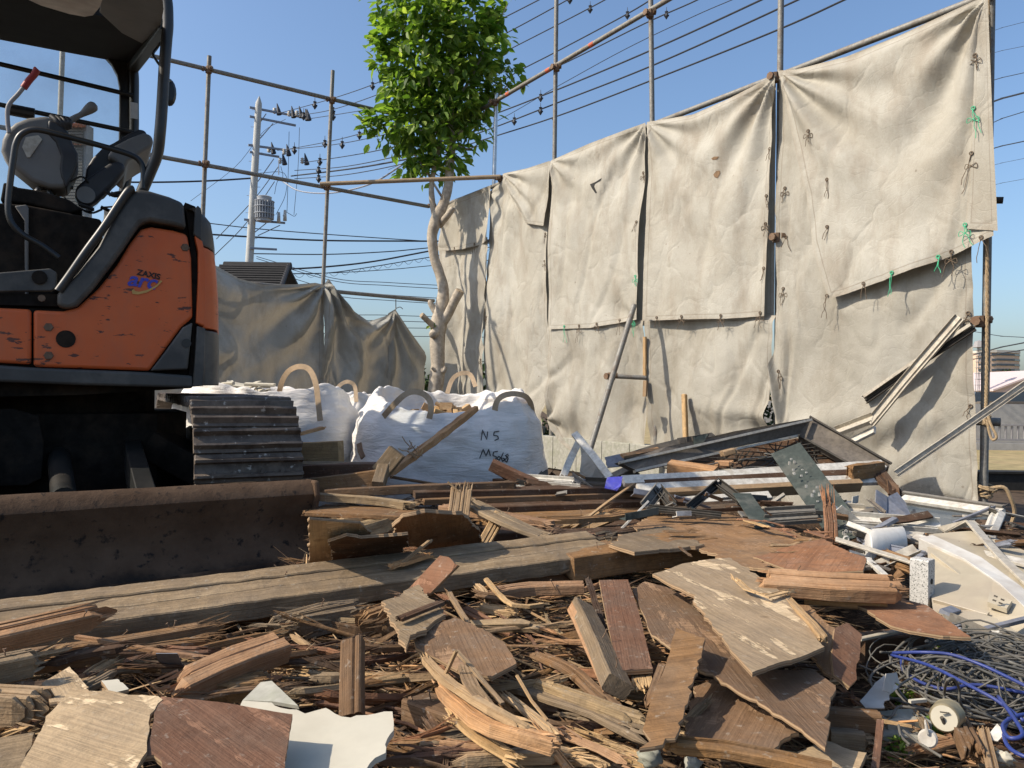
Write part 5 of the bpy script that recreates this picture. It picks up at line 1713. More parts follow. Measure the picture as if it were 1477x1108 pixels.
epr('track_lever', [(-160, 395), (0, 393), (72, 387), (82, 393), (82, 415), (74, 420), (0, 421), (-160, 425)], .0, .03, 'cowl', .006)
mb = MB(); c = EP(57, 400, -.01); mb.tube([c, c + ey * .03], .028, 14); mb.build('lever_boss', 'deck', exc)
epr('floor_plate', [(-160, 424), (84, 424), (84, 442), (-160, 436)], .02, .9, 'deck', 0)

# undercarriage: tracks run along ey
TW, TR, TL = .43, .285, 1.75
zc = .49
nearc = P(358, 640, 3.24)
tx = (nearc - Eo).dot(ex)
ty = (nearc - Eo).dot(ey) + TR - .05


def track(txc, label_near):
    mb = MB()
    per = 2 * TL + 2 * math.pi * TR
    N = 44
    rnd = random.Random(int(txc * 10))
    for k in range(N):
        s_ = per * (k + .5) / N

        def at(s0):
            s0 %= per
            if s0 < math.pi * TR:
                a = s0 / TR
                return (ty - math.sin(a) * TR, zc + math.cos(a) * TR, a)
            s0 -= math.pi * TR
            if s0 < TL:
                return (ty + s0, zc - TR, math.pi)
            s0 -= TL
            if s0 < math.pi * TR:
                a = math.pi + s0 / TR
                return (ty + TL - math.sin(a) * TR, zc + math.cos(a) * TR, a)
            s0 -= math.pi * TR
            return (ty + TL - s0, zc + .0 - (-TR), 2 * math.pi)
        y, z, a = at(s_)
        # local frame: radial outward, tangent
        ro = ey * (-math.sin(a)) + V((0, 0, math.cos(a)))
        tg = ey * (-math.cos(a)) - V((0, 0, math.sin(a)))
        c = E3(txc, y, z)
        L = per / N
        prof = [(-.49, -.014), (.47, -.014), (.47, .000), (.36, .004), (.30, .030), (.22, .031), (.15, .006), (-.16, .003), (-.22, .031), (-.31, .033), (-.37, .006), (-.49, -.004)]
        rings = []
        for xx in (-TW / 2, -TW / 2 + .006, -TW / 4, 0, TW / 4, TW / 2 - .006, TW / 2):
            e = .93 if abs(abs(xx) - TW / 2) < .001 else 1
            rings.append([c + ex * (xx + rnd.uniform(-.002, .002)) + tg * (u * L * e) + ro * (h_ * e + .005 * nz((xx * 3, k, u), 5, 2)) for u, h_ in prof])
        mb.loft(rings)
        for xx in (-.14, -.06, .05, .13):
            mb.tube([c + ex * xx + tg * (L * .15) + ro * .004, c + ex * xx + tg * (L * .15) + ro * .014], .009, 6)
    t = mb.build('track', 'tracksteel', exc)
    mb = MB()
    mb.loft([[E3(txc + sx, y, z) for y, z in ((ty - .02, zc - .17), (ty + TL, zc - .17), (ty + TL + .05, zc + .05), (ty + TL * .6, zc + .14), (ty + .1, zc + .12))] for sx in (-.1, .1)])
    mb.build('track_frame', 'deck', exc)
    for yy in (ty, ty + TL):
        mb = MB()
        c = E3(txc, yy, zc)
        mb.tube([c - ex * .05, c - ex * .04, c + ex * .04, c + ex * .05], [TR - .08, TR - .035, TR - .035, TR - .08], 28)
        mb.tube([c - ex * .12, c + ex * .12], .09, 16)
        mb.build('idler_wheel', 'deck', exc, smooth='auto')
    for i in range(4):
        c = E3(txc, ty + TL * (i + .7) / 4.5, zc - TR + .075)
        mb = MB(); mb.tube([c - ex * .12, c - ex * .08, c - ex * .07, c + ex * .07, c + ex * .08, c + ex * .12], [.07, .07, .045, .045, .07, .07], 14); mb.build('track_roller', 'deck', exc, smooth='auto')


track(tx, '')
track(tx - 1.42, '')
cx = tx - .71
mb = MB(); c = E3(cx, ty + TL / 2, 0)
mb.tube([c + V((0, 0, .70)), c + V((0, 0, .86))], .42, 32); mb.build('slew_ring', 'deck', exc)
mb = MB()
mb.loft([[E3(cx + x, ty + y, z) for x, y in ((-.40, .35), (.40, .35), (.55, .6), (.55, 1.2), (.40, 1.45), (-.40, 1.45), (-.55, 1.2), (-.55, .6))] for z in (.33, .72)])
for sx in (-1, 1):
    for yy in (.45, 1.3):
        plank(mb, [E3(cx + sx * .4, ty + yy, .58), E3(cx + sx * .66, ty + yy + (.1 if yy > 1 else -.1), .42)], .25, .13, amp=0)
mb.build('chassis', 'deck', exc)
# blade
A_, B_ = P(455, 697, 2.93), P(0, 722, 2.36)
A2, B2 = P(445, 821, 2.88), P(0, 890, 2.33)
eb = (A_ - B_); eb.z = 0; LB = eb.length; eb.normalize()
en = V((-eb.y, eb.x, 0))
prof = [(.10, 0), (.045, .012), (.012, -.01), (-.005, -.045), (.012, -.09), (.035, -.14), (.045, -.19), (.035, -.24), (.005, -.285), (-.035, -.325), (-.06, -.345), (-.05, -.355), (.02, -.30), (.06, -.2), (.06, -.1), (.03, -.04), (.06, -.02), (.10, -.02)]
BW = 1.85


def B3(u, d_, z_):
    """u metres from the right end of the blade"""
    k = u / LB
    base = V((A_.x, A_.y, 0)) - eb * u + en * d_
    zt = lerp(A_.z, B_.z, k); hb = lerp(A_.z - A2.z, B_.z - B2.z, k)
    base.z = zt + z_ / .355 * hb
    return base


mb = MB()
rings = []
for i in range(60):
    x = BW * i / 59
    rings.append([B3(x, d_, z_ + .002 * nz((x, z_, d_), 6, 1)) for d_, z_ in prof])
mb.loft(rings)
bl = mb.build('dozer_blade', 'blade', exc, smooth='auto')
mb = MB()
side = [(.11, .005), (.0, .01), (-.015, -.05), (0, -.12), (-.02, -.22), (-.04, -.30), (-.07, -.352), (.05, -.355), (.1, -.2)]
mb.loft([[B3(x, d_, z_) for d_, z_ in side] for x in (.006, -.016)])
bev(mb.build('end_plate', 'blade', bl), .008, 2)
mb = MB()
mb.loft([[B3(BW * i / 30, d_, z_) for d_, z_ in ((-.050, -.30), (-.066, -.352), (-.055, -.358), (-.03, -.305))] for i in range(31)])
mb.build('cutting_edge', 'blade', bl)
bc_ = B3(.8, .08, -.17)
for sx in (-.30, .30):
    mb = MB()
    plank(mb, [E3(cx + sx, ty + .5, .55), E3(cx + sx, ty + .1, .50), B3(.85 - sx, .06, -.17)], .07, .13, up=(0, 0, 1), amp=0, curve=False)
    mb.build('blade_arm', 'blackmetal', exc)
mb = MB(); mb.tube([E3(cx, ty + .45, .55), E3(cx, ty + .45, .55).lerp(bc_, .6)], .045, 14); mb.tube([E3(cx, ty + .45, .55).lerp(bc_, .6), bc_], .022, 10); mb.build('blade_cylinder', 'blackmetal', exc, smooth='auto')
epr('mud_guard', [(-100, 590), (20, 590), (55, 600), (63, 640), (60, 690), (40, 700), (-100, 705)], .15, .02, 'deck', .003)

# ================================================================== the packed mass under the loose pieces
def sstep(a, b, x):
    t = max(0, min(1, (x - a) / (b - a)))
    return t * t * (3 - 2 * t)


def HZ(x, y):
    h = .245 + .03 * noise.noise(V((x * 2.1, y * 2.1, 7)))
    h -= .07 * sstep(2.5, 2.8, y) * (1 - sstep(3.3, 4.0, y)) * (1 - sstep(-.1, .3, x))       # hollow behind the beam
    h -= .10 * sstep(2.15, 2.4, y + .46 * (x + .9)) * (1 - sstep(-.85, -.62, x))              # under the machine
    h -= .05 * sstep(.75, 1.0, x / max(.3, y) * 1.6) * (1 - sstep(1.8, 2.2, y))
    h -= .12 * sstep(3.8, 4.9, y)
    h -= .09 * sstep(.16, .30, x / max(.3, y)) * sstep(2.3, 2.7, y)
    h -= .10 * sstep(1.75, 2.15, y - .10 * (x + 1.6)) * (1 - sstep(-1.05, -.8, x))
    d = (x - 2.97) * .819 + (y - 4.8) * .575
    h -= .3 * sstep(-.1, .25, d)
    k = .022 * noise.noise(V((x * 9, y * 14, 1))) + .014 * noise.noise(V((x * 22, y * 34, 2))) + .006 * noise.noise(V((x * 60, y * 90, 3)))
    return h + k


HEAP = lambda x, y: HZ(x, y) - ground_z(x, y)
mb = MB()
rows = []
NY_, NX_ = 190, 230
for j in range(NY_ + 1):
    y = .6 + 4.9 * (j / NY_) ** 1.6
    w = .85 * y + .35
    for i in range(NX_ + 1):
        x = -w + 2 * w * i / NX_
        edge = min(1, min(j, NY_ - j) / 6)
        rows.append((x, y, lerp(ground_z(x, y) - .05, HZ(x, y), edge)))
b = mb.add(rows)
for j in range(NY_):
    for i in range(NX_):
        q = b + j * (NX_ + 1) + i
        mb.face((q, q + 1, q + 2 + NX_, q + 1 + NX_))
s = Mat('packed litter', .95, spec=.1)
p_ = s.pos()
n1 = s.noise(s.map(p_, (14, 60, 30), rot=(0, 0, .15)), 1.6, 6, .7, .5)
n2 = s.noise(s.map(p_, (60, 12, 30), rot=(0, 0, .4)), 1.6, 6, .7, .5)
n3 = s.noise(p_, 6, 4, .6)
sel = s.ramp(n3, [(.45, 0), (.55, 1)])
nn = s.mix(sel, n1, n2)
c = s.ramp(nn, [(.3, (.012, .008, .006)), (.5, (.045, .028, .017)), (.6, (.12, .075, .043)), (.75, (.28, .19, .11))])  # tones darkened to stand for deep shade between the loose pieces
s.base(c)
s.bump(nn, 1, .012)
M['packed'] = s.m
o = mb.build('debris_heap', 'packed', smooth=True)
tag(o, 'packed mass of broken wood and dirt under the loose pieces', 'debris', kind='stuff')

# ================================================================== the heap of demolition wood
def rough_outline(pts, j, rnd, seg=.03):
    """Mostly straight saw cuts, here and there bitten and splintered; j: how deep, per edge."""
    out = []
    n = len(pts)
    for i in range(n):
        a, b = pts[i], pts[(i + 1) % n]
        L = (b - a).length
        jj = j[i % len(j)] if hasattr(j, '__len__') else j
        out.append(a)
        if jj <= 0:
            continue
        k = min(26, max(1, int(L / .011)))
        d = (b - a).normalized()
        nrm = V((-d.y, d.x, 0))
        torn = jj > .004 or rnd.random() < .45
        bite = 0
        for q in range(1, k):
            p = a + (b - a) * ((q + rnd.uniform(-.3, .3)) / k)
            if rnd.random() < .18:
                bite = rnd.uniform(-1.3, .6) * jj * (1.6 if torn else .4)
            e = jj * (.55 if torn else .14)
            if torn and rnd.random() < .12:
                e = jj * 2.4
            out.append(p + nrm * (bite + rnd.uniform(-1, 1) * e))
    return out


def sheet(name, label, cat, px, ref, th=.009, mat='ply_tan', j=.004, seed=1, warp=.006, edge='ply_edge', axis=None, group='broken sheets of plywood', hole=None, dz=0):
    """A flat sheet whose outline is seen at the given pixels; ref: three (px, py, z) that fix its plane."""
    rnd = random.Random(seed)
    a, b, c = (G(*q) for q in ref)
    n = (b - a).cross(c - a).normalized()
    if n.z < 0:
        n = -n
    pts = [onplane(x, y, a, n) for x, y in px]
    pts = rough_outline(pts, j, rnd)
    mb = MB()
    th = th * .6
    mb.prism(pts, -n * th, side=1, axis=axis or ex_axis(pts))
    ph = rnd.uniform(0, 50)
    wf = (lambda p: n * (.6 * warp * noise.noise(V((p.x * 3.1, p.y * 3.1, ph)))) + n * (warp * .3 * noise.noise(V((p.x * 11, p.y * 11, ph))))) if warp else None
    o = mb.build(name, [mat, edge], warp=wf, sub=2 if warp else 0)
    return tag(o, label, cat, group)


def ex_axis(pts):
    best = max(((pts[(i + 1) % len(pts)] - pts[i]) for i in range(len(pts))), key=lambda d: d.length)
    return best


NAILS = random.Random(88)


def board(name, label, path, w, t, mat='wood_old', n=1, jag=(0, 0), up=(0, 0, 1), seed=1, cat='timber', group=None, amp=.002, endmi=None, twist=0, step=.06, ch=.003, space=G):
    mb = MB()
    plank(mb, [space(*q) for q in path], w, t, up=up, n=n, jag=jag, seed=seed, amp=amp, mi=0, endmi=endmi, twist=twist, step=step, ch=ch)
    mats = mat if isinstance(mat, (list, tuple)) else [mat]
    if endmi == 1 and len(mats) == 1:
        mats = [mat, 'wood_fresh']
    o = mb.build(name, list(mats))
    if w > .04 and space is G and 'wood' in str(mats[0]) and NAILS.random() < .7:
        a, b = space(*path[0]), space(*path[-1])
        u_ = V(up).normalized()
        sd = (b - a).cross(u_).normalized()
        for _ in range(NAILS.randint(1, 3)):
            p = a.lerp(b, NAILS.uniform(.15, .9)) + sd * NAILS.uniform(-.35, .35) * w
            dr = (u_ + V((NAILS.gauss(0, .35), NAILS.gauss(0, .35), 0))).normalized()
            L = NAILS.uniform(.008, .022)
            m2 = MB()
            m2.tube([p, p + dr * (t / 2 + L * .6), p + dr * (t / 2 + L) + sd * NAILS.uniform(-.006, .006)], .0011, 6)
            m2.tube([p + dr * (t / 2 + L) + sd * .0, p + dr * (t / 2 + L + .0012)], .0028, 8)
            m2.build('nail', 'clamp', o)
    return tag(o, label, cat, group)


gT = 'broken timbers in the heap'
# ---- the long beams across the middle
board('long_beam', 'long pale topped beam lying across the heap from the blade towards the metal frames', [(-90, 917, .315), (902, 787, .36)], .20, .06, 'wood_grey', n=3, jag=(0, .12), seed=3, group=gT, up=(.0, -.15, 1), amp=.003, step=.03)
board('beam', 'darker beam directly beneath the long pale topped beam', [(-90, 936, .27), (850, 812, .31)], .17, .05, 'wood_fresh', seed=5, group=gT, amp=.003)
board('beam', 'short thick beam end right of the long pale topped beam, its square end facing right', [(800, 815, .33), (900, 800, .345), (1012, 785, .355)], .17, .075, 'wood_old', seed=6, group=gT, amp=.004, n=2, jag=(.05, .01))
board('timber', 'orange timber with a crushed end lying in front of the long beam at the left', [(-120, 947, .37), (20, 916, .385), (152, 886, .39)], .042, .045, 'wood_fresh', n=5, jag=(0, .06), seed=7, group=gT, up=(.1, -.5, 1))
board('timber', 'grey timber end with splintered tip at the left edge under the orange timber', [(-90, 985, .40), (52, 955, .395)], .05, .04, 'wood_grey', n=4, jag=(0, .02), seed=8, group=gT, endmi=1)
board('timber', 'short pale split timber at the left edge, splinters facing right', [(-60, 1012, .37), (58, 1020, .37)], .05, .045, 'wood_pale', n=9, jag=(0, .05), seed=9, group=gT, endmi=1)
board('slat', 'upper one of the long weathered slats below the beam on the left', [(30, 946, .31), (180, 925, .315), (318, 901, .32)], .045, .02, 'wood_old', n=5, jag=(.02, .09), seed=10, group=gT)
board('slat', 'lower one of the long weathered slats below the beam on the left', [(40, 962, .30), (180, 940, .30), (305, 925, .305)], .05, .02, 'wood_old', n=6, jag=(.02, .09), seed=11, group=gT)
board('slat', 'thin slat crossing the weathered slats beside the pale blue metal scrap', [(110, 918, .34), (230, 940, .335), (312, 950, .325)], .012, .008, 'wood_fresh', n=2, jag=(.0, .04), seed=12, group=gT)
board('timber', 'timber with an orange upper half rising to the right behind the red plywood', [(240, 1000, .33), (330, 960, .345), (412, 930, .355)], .06, .045, 'wood_fresh', seed=13, group=gT, up=(.2, -.3, 1), n=3, jag=(.05, .015))
board('bark_piece', 'rough dark chunk of rotten timber left of the standing twin boards', [(308, 995, .31), (385, 985, .315)], .06, .035, 'wood_old', n=14, jag=(.03, .03), seed=14, group=gT, amp=.008)
board('twin_board', 'stubby twin boards with dark round stains standing up before the white plasterboard', [(508, 1036, 1.17), (508, 980, 1.22), (509, 924, 1.27)], .036, .03, ['wood_old', 'wood_pale'], n=2, jag=(.0, .003), seed=15, group=gT, up=(-.12, -1, .35), space=P, amp=.001)
board('timber', 'large crumbling dark timber chunk above the twin boards', [(400, 905, .30), (520, 880, .31)], .09, .05, 'wood_grey', n=16, jag=(.06, .06), seed=16, group=gT, amp=.01)
board('timber', 'fibrous rotten timber chunk left of the small strip board', [(530, 900, .31), (600, 885, .32)], .1, .06, 'wood_old', n=30, jag=(.08, .02), seed=17, group=gT, amp=.01)

# ---- bottom left sheets
o = sheet('broken_plywood', 'torn tan plywood with exposed grain and a pale broken left edge, bottom left corner', 'plywood', [(104, 992), (155, 996), (186, 1004), (228, 1005), (216, 1050), (212, 1086), (195, 1118), (20, 1125), (48, 1075), (66, 1034)],
          ((104, 992, .425), (228, 1005, .43), (40, 1108, .405)), .012, 'ply_tan', .004, 21)
sheet('broken_plywood', 'red brown plywood with a round notch lying right of the torn tan plywood', 'plywood', [(232, 1005), (330, 1015), (422, 1030), (408, 1118), (236, 1118), (233, 1098), (222, 1089), (205, 1091), (218, 1060), (222, 1030)],
      ((232, 1005, .43), (422, 1030, .42), (240, 1108, .41)), .012, 'wood_red', .0015, 22, warp=.003)
sheet('plasterboard', 'cream plasterboard with a crumbled upper edge partly under the red plywood', 'plasterboard', [(350, 1011), (392, 1014), (428, 1024), (440, 1030), (470, 1022), (492, 1034), (530, 1032), (566, 1027), (568, 1046), (556, 1086), (541, 1093), (520, 1125), (340, 1125), (330, 1060)],
      ((350, 1011, .375), (566, 1027, .385), (440, 1108, .37)), .014, 'plaster', .003, 23, warp=.003, edge='plaster', group=None)
sheet('plaster_piece', 'small grey plaster wedge behind the cream plasterboard', 'plasterboard', [(376, 984), (392, 982), (430, 1018), (395, 1012), (350, 1010)], ((376, 984, .35), (430, 1018, .36), (350, 1010, .34)), .01, 'concrete', .001, 24, warp=0, edge='concrete', group=None)
sheet('metal_scrap', 'pale blue bent metal scrap standing in the slats', 'metal scrap', [(225, 942), (256, 942), (267, 966), (234, 970)], ((225, 942, .36), (256, 942, .36), (240, 968, .30)), .002, 'blue_grey', 0, 25, warp=0, edge='blue_grey', group=None)
sheet('broken_plywood', 'dark grey board in shade at the very left of the bottom', 'plywood', [(-30, 1070), (50, 1055), (36, 1108), (-30, 1125)], ((-30, 1070, .36), (50, 1055, .36), (0, 1108, .35)), .01, 'wood_grey', .002, 26)
sheet('broken_plywood', 'small tan board between the left timbers and the torn plywood', 'plywood', [(60, 985), (100, 962), (128, 990), (104, 1010), (72, 1012)], ((60, 985, .36), (100, 962, .35), (72, 1012, .38)), .01, 'ply_tan', .003, 27)
sheet('flaky_board', 'flaking whitish scrap of board under the orange topped timber', 'plywood', [(146, 982), (170, 980), (186, 995), (160, 1002)], ((146, 982, .37), (170, 980, .37), (160, 1002, .38)), .01, 'plaster', .003, 28)

# ---- centre cluster
sheet('broken_plywood', 'upright pinkish offcut leaning on the long beam', 'plywood', [(634, 801), (646, 803), (660, 815), (618, 858), (582, 856)], ((634, 801, .45), (660, 815, .44), (600, 857, .36)), .012, 'wood_red', .002, 31)
sheet('strip_board', 'small board with ragged dark strips across it, left of the brown plywood', 'plywood', [(550, 868), (582, 853), (603, 843), (632, 868), (643, 886), (592, 915), (586, 932), (572, 905)], ((550, 868, .40), (603, 843, .39), (592, 915, .41)), .016, 'wood_grey', .004, 32)
board('slat', 'dark ragged strip nailed over the small strip board', [(575, 893, .418), (640, 868, .41)], .018, .008, 'wood_dark', n=3, jag=(.01, .02), seed=33, group=gT)
sheet('broken_plywood', 'brown plywood with a shadow across it pointing to the curved orange splinters', 'plywood', [(594, 912), (656, 889), (697, 906), (727, 926), (745, 958), (709, 978), (672, 975), (640, 955), (600, 935)], ((594, 912, .39), (697, 906, .40), (709, 978, .385)), .012, 'ply_brown', .004, 34)
sheet('broken_plywood', 'pale underlayer corner showing right of the brown plywood', 'plywood', [(700, 930), (728, 934), (745, 957), (709, 980), (690, 970)], ((700, 930, .38), (745, 957, .375), (709, 980, .37)), .008, 'ply_tan', .003, 35)
cs = 'splintered strips in the heap'
for i, (lab, path, w, t, mt, n, jg) in enumerate((
        ('thick curved orange splinter bundle at the lower centre', [(634, 986, .37), (664, 1016, .38), (705, 1046, .385), (760, 1063, .385), (800, 1075, .38)], .03, .018, 'wood_fresh', 4, (.05, .02)),
        ('pale splinter lying under the curved orange bundle', [(650, 1028, .36), (700, 1070, .36), (745, 1094, .355)], .022, .01, 'wood_pale', 4, (.03, .03)),
        ('pale splinter arching over the curved orange bundle', [(610, 948, .385), (648, 985, .40), (700, 1018, .405), (760, 1052, .39)], .016, .01, 'wood_pale', 3, (.04, .03)),
        ('splinter with a forked tip left of the standing slivers', [(668, 960, .39), (680, 990, .41), (705, 1022, .40)], .022, .008, 'wood_pale', 4, (.04, .02)),
        ('long grey splinter running from the brown plywood to the lower middle', [(728, 985, .33), (790, 1005, .34), (860, 1030, .34), (925, 1062, .335)], .035, .016, 'wood_grey', 4, (.04, .05)),
        ('upper brown splinter sweeping down towards the upright torn board', [(775, 945, .34), (820, 965, .35), (860, 1000, .35), (890, 1025, .34)], .03, .014, 'wood_old', 3, (.03, .04)),
        ('twisted grey batten crossing the middle of the splinters', [(775, 988, .345), (850, 1015, .35), (925, 1040, .345)], .022, .02, 'wood_grey', 3, (.04, .03)),
        ('pale splinter running down left of the upright torn board', [(725, 1000, .345), (770, 1035, .35), (800, 1060, .345)], .018, .01, 'wood_pale', 3, (.03, .02)),
        ('fresh splinter bundle under the beam, left of the pinkish board', [(700, 860, .33), (760, 850, .335), (842, 848, .34)], .05, .03, 'wood_fresh', 5, (.08, .005)),
        ('thin splinter sticking up out of the curved orange bundle', [(643, 972, .40), (655, 950, .43), (660, 934, .45)], .006, .004, 'wood_pale', 1, (0, .01)),
        ('thin splinter leaning right above the curved orange bundle', [(660, 940, .43), (690, 975, .41), (727, 1018, .39)], .007, .004, 'wood_pale', 1, (.0, .02)),
        ('hair thin sliver left of the curved orange bundle', [(745, 975, .40), (765, 1010, .38), (798, 1050, .37)], .004, .003, 'wood_pale', 1, (.0, .02)),
        ('pale stick lying along the top of the splinters below the beam', [(700, 835, .35), (738, 872, .36), (790, 872, .355)], .012, .008, 'wood_pale', 2, (.02, .02)),
        ('bright stick resting diagonally under the pinkish offcut', [(648, 855, .37), (662, 880, .37), (676, 900, .365)], .01, .008, 'wood_pale', 1, (.0, .02)),
        ('dark slim splinter between the pinkish board and the orange edged timber', [(848, 835, .38), (862, 880, .37), (878, 925, .35)], .014, .008, 'wood_dark', 3, (.03, .03)),
        ('brown block of timber in shade right of the plasterboard', [(598, 1020, .31), (680, 1050, .32)], .06, .045, 'wood_old', 3, (.01, .03)),
        ('grey split block below the shaded brown block', [(602, 1072, .33), (680, 1065, .33)], .035, .02, 'wood_grey', 4, (.01, .03)),
)):
    board('wood_splinter' if i < 15 else 'timber_block', lab, path, w, t, mt, n=n, jag=jg, seed=40 + i, group=cs, step=.04)

sheet('pink_board', 'pinkish brown board lying upright on the heap beside the orange edged timber', 'plywood', [(864, 837), (906, 836), (918, 870), (942, 964), (891, 967), (880, 915)], ((864, 837, .40), (906, 836, .40), (942, 964, .375)), .014, 'wood_red', .0015, 60, warp=.002)
board('wood_splinter', 'frayed pale end poking out below the pinkish brown board', [(922, 958, .36), (928, 995, .355)], .035, .008, 'wood_pale', n=7, jag=(0, .03), seed=61, group=cs)
board('timber', 'dark topped timber with a bright orange left edge', [(838, 876, .385), (865, 930, .375), (890, 992, .365)], .046, .03, 'wood_grey', seed=62, group=gT, up=(.55, 0, 1))
board('slat', 'bright slat standing for the sunlit left face of the dark topped timber', [(826, 877, .384), (854, 935, .372), (880, 994, .362)], .016, .026, 'wood_fresh', seed=63, group=gT, up=(.55, 0, 1))  # orange slat added to paint sunlight on the left face
sheet('torn_board', 'torn brown board leaning up towards the camera with a ragged foot', 'plywood', [(975, 906), (990, 912), (1017, 921), (1012, 950), (1008, 960), (978, 1058), (945, 1078), (922, 1081), (930, 1045), (940, 1005), (958, 967)], ((975, 906, .43), (1017, 921, .43), (930, 1080, .385)), .01, 'wood_old', (.003, .003, .002, .002, .004, .012, .012, .006, .003, .003, .003), 64)
board('wood_splinter', 'thin sliver hanging off the left edge of the torn brown board', [(955, 960, .41), (935, 1015, .39)], .014, .006, 'wood_old', n=2, jag=(0, .03), seed=65, group=cs)
board('wood_splinter', 'grey sliver behind the torn brown board, pointing up right', [(985, 1045, .35), (1025, 1008, .37)], .014, .005, 'wood_grey', n=2, jag=(0, .02), seed=66, group=cs)

# ---- right of centre: big sheets
sheet('broken_plywood', 'bright tan plywood sheet on top of the stack right of the pinkish board', 'plywood', [(941, 830), (985, 815), (1053, 806), (1090, 828), (1130, 855), (1160, 890), (1189, 928), (1150, 945), (1085, 971), (1055, 935), (1028, 900), (990, 855)],
      ((941, 830, .43), (1053, 806, .43), (1085, 971, .44)), .012, 'ply_tan', (.004, .003, .004, .002, .003, .004, .002, .002, .002, .003, .004, .003), 70, warp=.012)
board('slat', 'splintered batten along the right edge of the bright tan plywood', [(1132, 862, .43), (1160, 890, .435), (1188, 922, .435)], .015, .014, 'wood_pale', n=5, jag=(.04, .01), seed=71, group=gT)
board('wood_splinter', 'dry strips torn off across the bright tan plywood', [(1060, 835, .447), (1095, 860, .448), (1140, 852, .445)], .016, .003, 'wood_pale', n=4, jag=(.03, .03), seed=72, group=cs)
sheet('broken_plywood', 'brown plywood under the bright tan sheet, scattered with crumbs', 'plywood', [(912, 848), (930, 838), (962, 845), (990, 862), (1080, 965), (1175, 968), (1205, 990), (1198, 1040), (1190, 1076), (1110, 1020), (1010, 965), (940, 915)],
      ((912, 848, .385), (962, 845, .385), (1190, 1076, .40)), .01, 'ply_brown', .003, 73, warp=.008)
sheet('broken_plywood', 'lowest brown plywood right of the torn brown board', 'plywood', [(1000, 990), (1030, 978), (1110, 1018), (1152, 1056), (1114, 1083), (990, 1062)], ((1000, 990, .35), (1110, 1018, .365), (990, 1062, .36)), .01, 'ply_brown', .003, 74)
sheet('broken_plywood', 'reddish board standing on edge at the right end of the plywood stack', 'plywood', [(1204, 906), (1222, 898), (1243, 915), (1236, 980), (1226, 990), (1203, 972), (1200, 945)], ((1204, 906, .44), (1243, 915, .43), (1226, 990, .38)), .014, 'wood_red', .002, 75, warp=.002)
sheet('broken_plywood', 'tan board between the bright tan sheet and the reddish standing board', 'plywood', [(1130, 870), (1165, 872), (1206, 905), (1200, 975), (1185, 962), (1150, 930)], ((1130, 870, .40), (1206, 905, .40), (1185, 962, .39)), .012, 'ply_brown', .003, 76)
board('timber', 'round edged brown timber along the bottom beside the torn board', [(958, 1076, .365), (1060, 1086, .365), (1200, 1116, .36)], .022, .022, 'wood_old', n=3, jag=(.02, 0), seed=77, group=gT)
sheet('broken_plywood', 'tan scrap at the bottom under the brown plywood corner', 'plywood', [(1150, 1085), (1190, 1068), (1250, 1085), (1235, 1118), (1160, 1120)], ((1150, 1085, .35), (1190, 1068, .35), (1160, 1120, .36)), .01, 'ply_tan', .003, 78)
board('timber', 'splintered topped timber pointing right towards the speckled post', [(1098, 838, .44), (1200, 846, .44), (1300, 850, .44)], .075, .035, 'wood_fresh', n=5, jag=(.03, .03), seed=79, group=gT, up=(0, -.3, 1))
board('timber', 'clean orange timber just under the splintered topped timber', [(1160, 858, .41), (1278, 868, .41)], .035, .03, 'wood_fresh', n=1, seed=80, group=gT, up=(0, -.2, 1))
sheet('broken_plywood', 'long reddish brown plywood tongue reaching right past the speckled post', 'plywood', [(1237, 874), (1289, 860), (1335, 872), (1400, 917), (1360, 916), (1312, 909), (1285, 902)], ((1237, 874, .40), (1289, 860, .41), (1400, 917, .40)), .012, 'wood_red', .002, 81)
sheet('broken_plywood', 'rusty brown plywood just above the splintered topped timber', 'plywood', [(1086, 804), (1150, 784), (1186, 777), (1215, 790), (1250, 806), (1245, 824), (1190, 826), (1132, 821)], ((1086, 804, .40), (1186, 777, .42), (1190, 826, .42)), .012, 'wood_red', .003, 82)
sheet('broken_plywood', 'large weathered delaminating plywood spread behind the bright tan sheet', 'plywood', [(935, 742), (1010, 736), (1070, 742), (1120, 757), (1160, 772), (1185, 780), (1090, 806), (1120, 822), (1060, 812), (1015, 792), (960, 775), (905, 760)],
      ((935, 742, .36), (1120, 757, .38), (1060, 812, .40)), .015, 'ply_brown', (.01, .006, .01, .01, .008, .006, .01, .006, .006, .01, .01, .01), 83, warp=.02)
sheet('broken_plywood', 'grey weathered board lying on the right end of the long beam', 'plywood', [(878, 785), (900, 770), (955, 757), (1000, 768), (1016, 786), (950, 792), (915, 796)], ((878, 785, .39), (955, 757, .38), (950, 792, .395)), .018, 'wood_grey', (.006, .01, .01, .006, .004, .004, .004), 84, warp=.01)
sheet('broken_plywood', 'dark strip of plywood between the weathered sheet and the bright tan sheet', 'plywood', [(1015, 793), (1060, 790), (1085, 800), (1100, 815), (1050, 808)], ((1015, 793, .38), (1060, 790, .385), (1050, 808, .39)), .01, 'ply_brown', .003, 85)
rnd = random.Random(77)
for i in range(16):
    x, y = rnd.uniform(950, 1170), rnd.uniform(748, 800)
    board('wood_splinter', 'flake lifting off the large weathered plywood behind the bright tan sheet', [(x, y, .405), (x + rnd.uniform(15, 45), y + rnd.uniform(-2, 12), .41)], rnd.uniform(.008, .03), .003, rnd.choice(['wood_pale', 'wood_red', 'wood_old']), n=3, jag=(.02, .03), seed=700 + i, group='flakes on the weathered plywood', cat='splinter', step=.04)

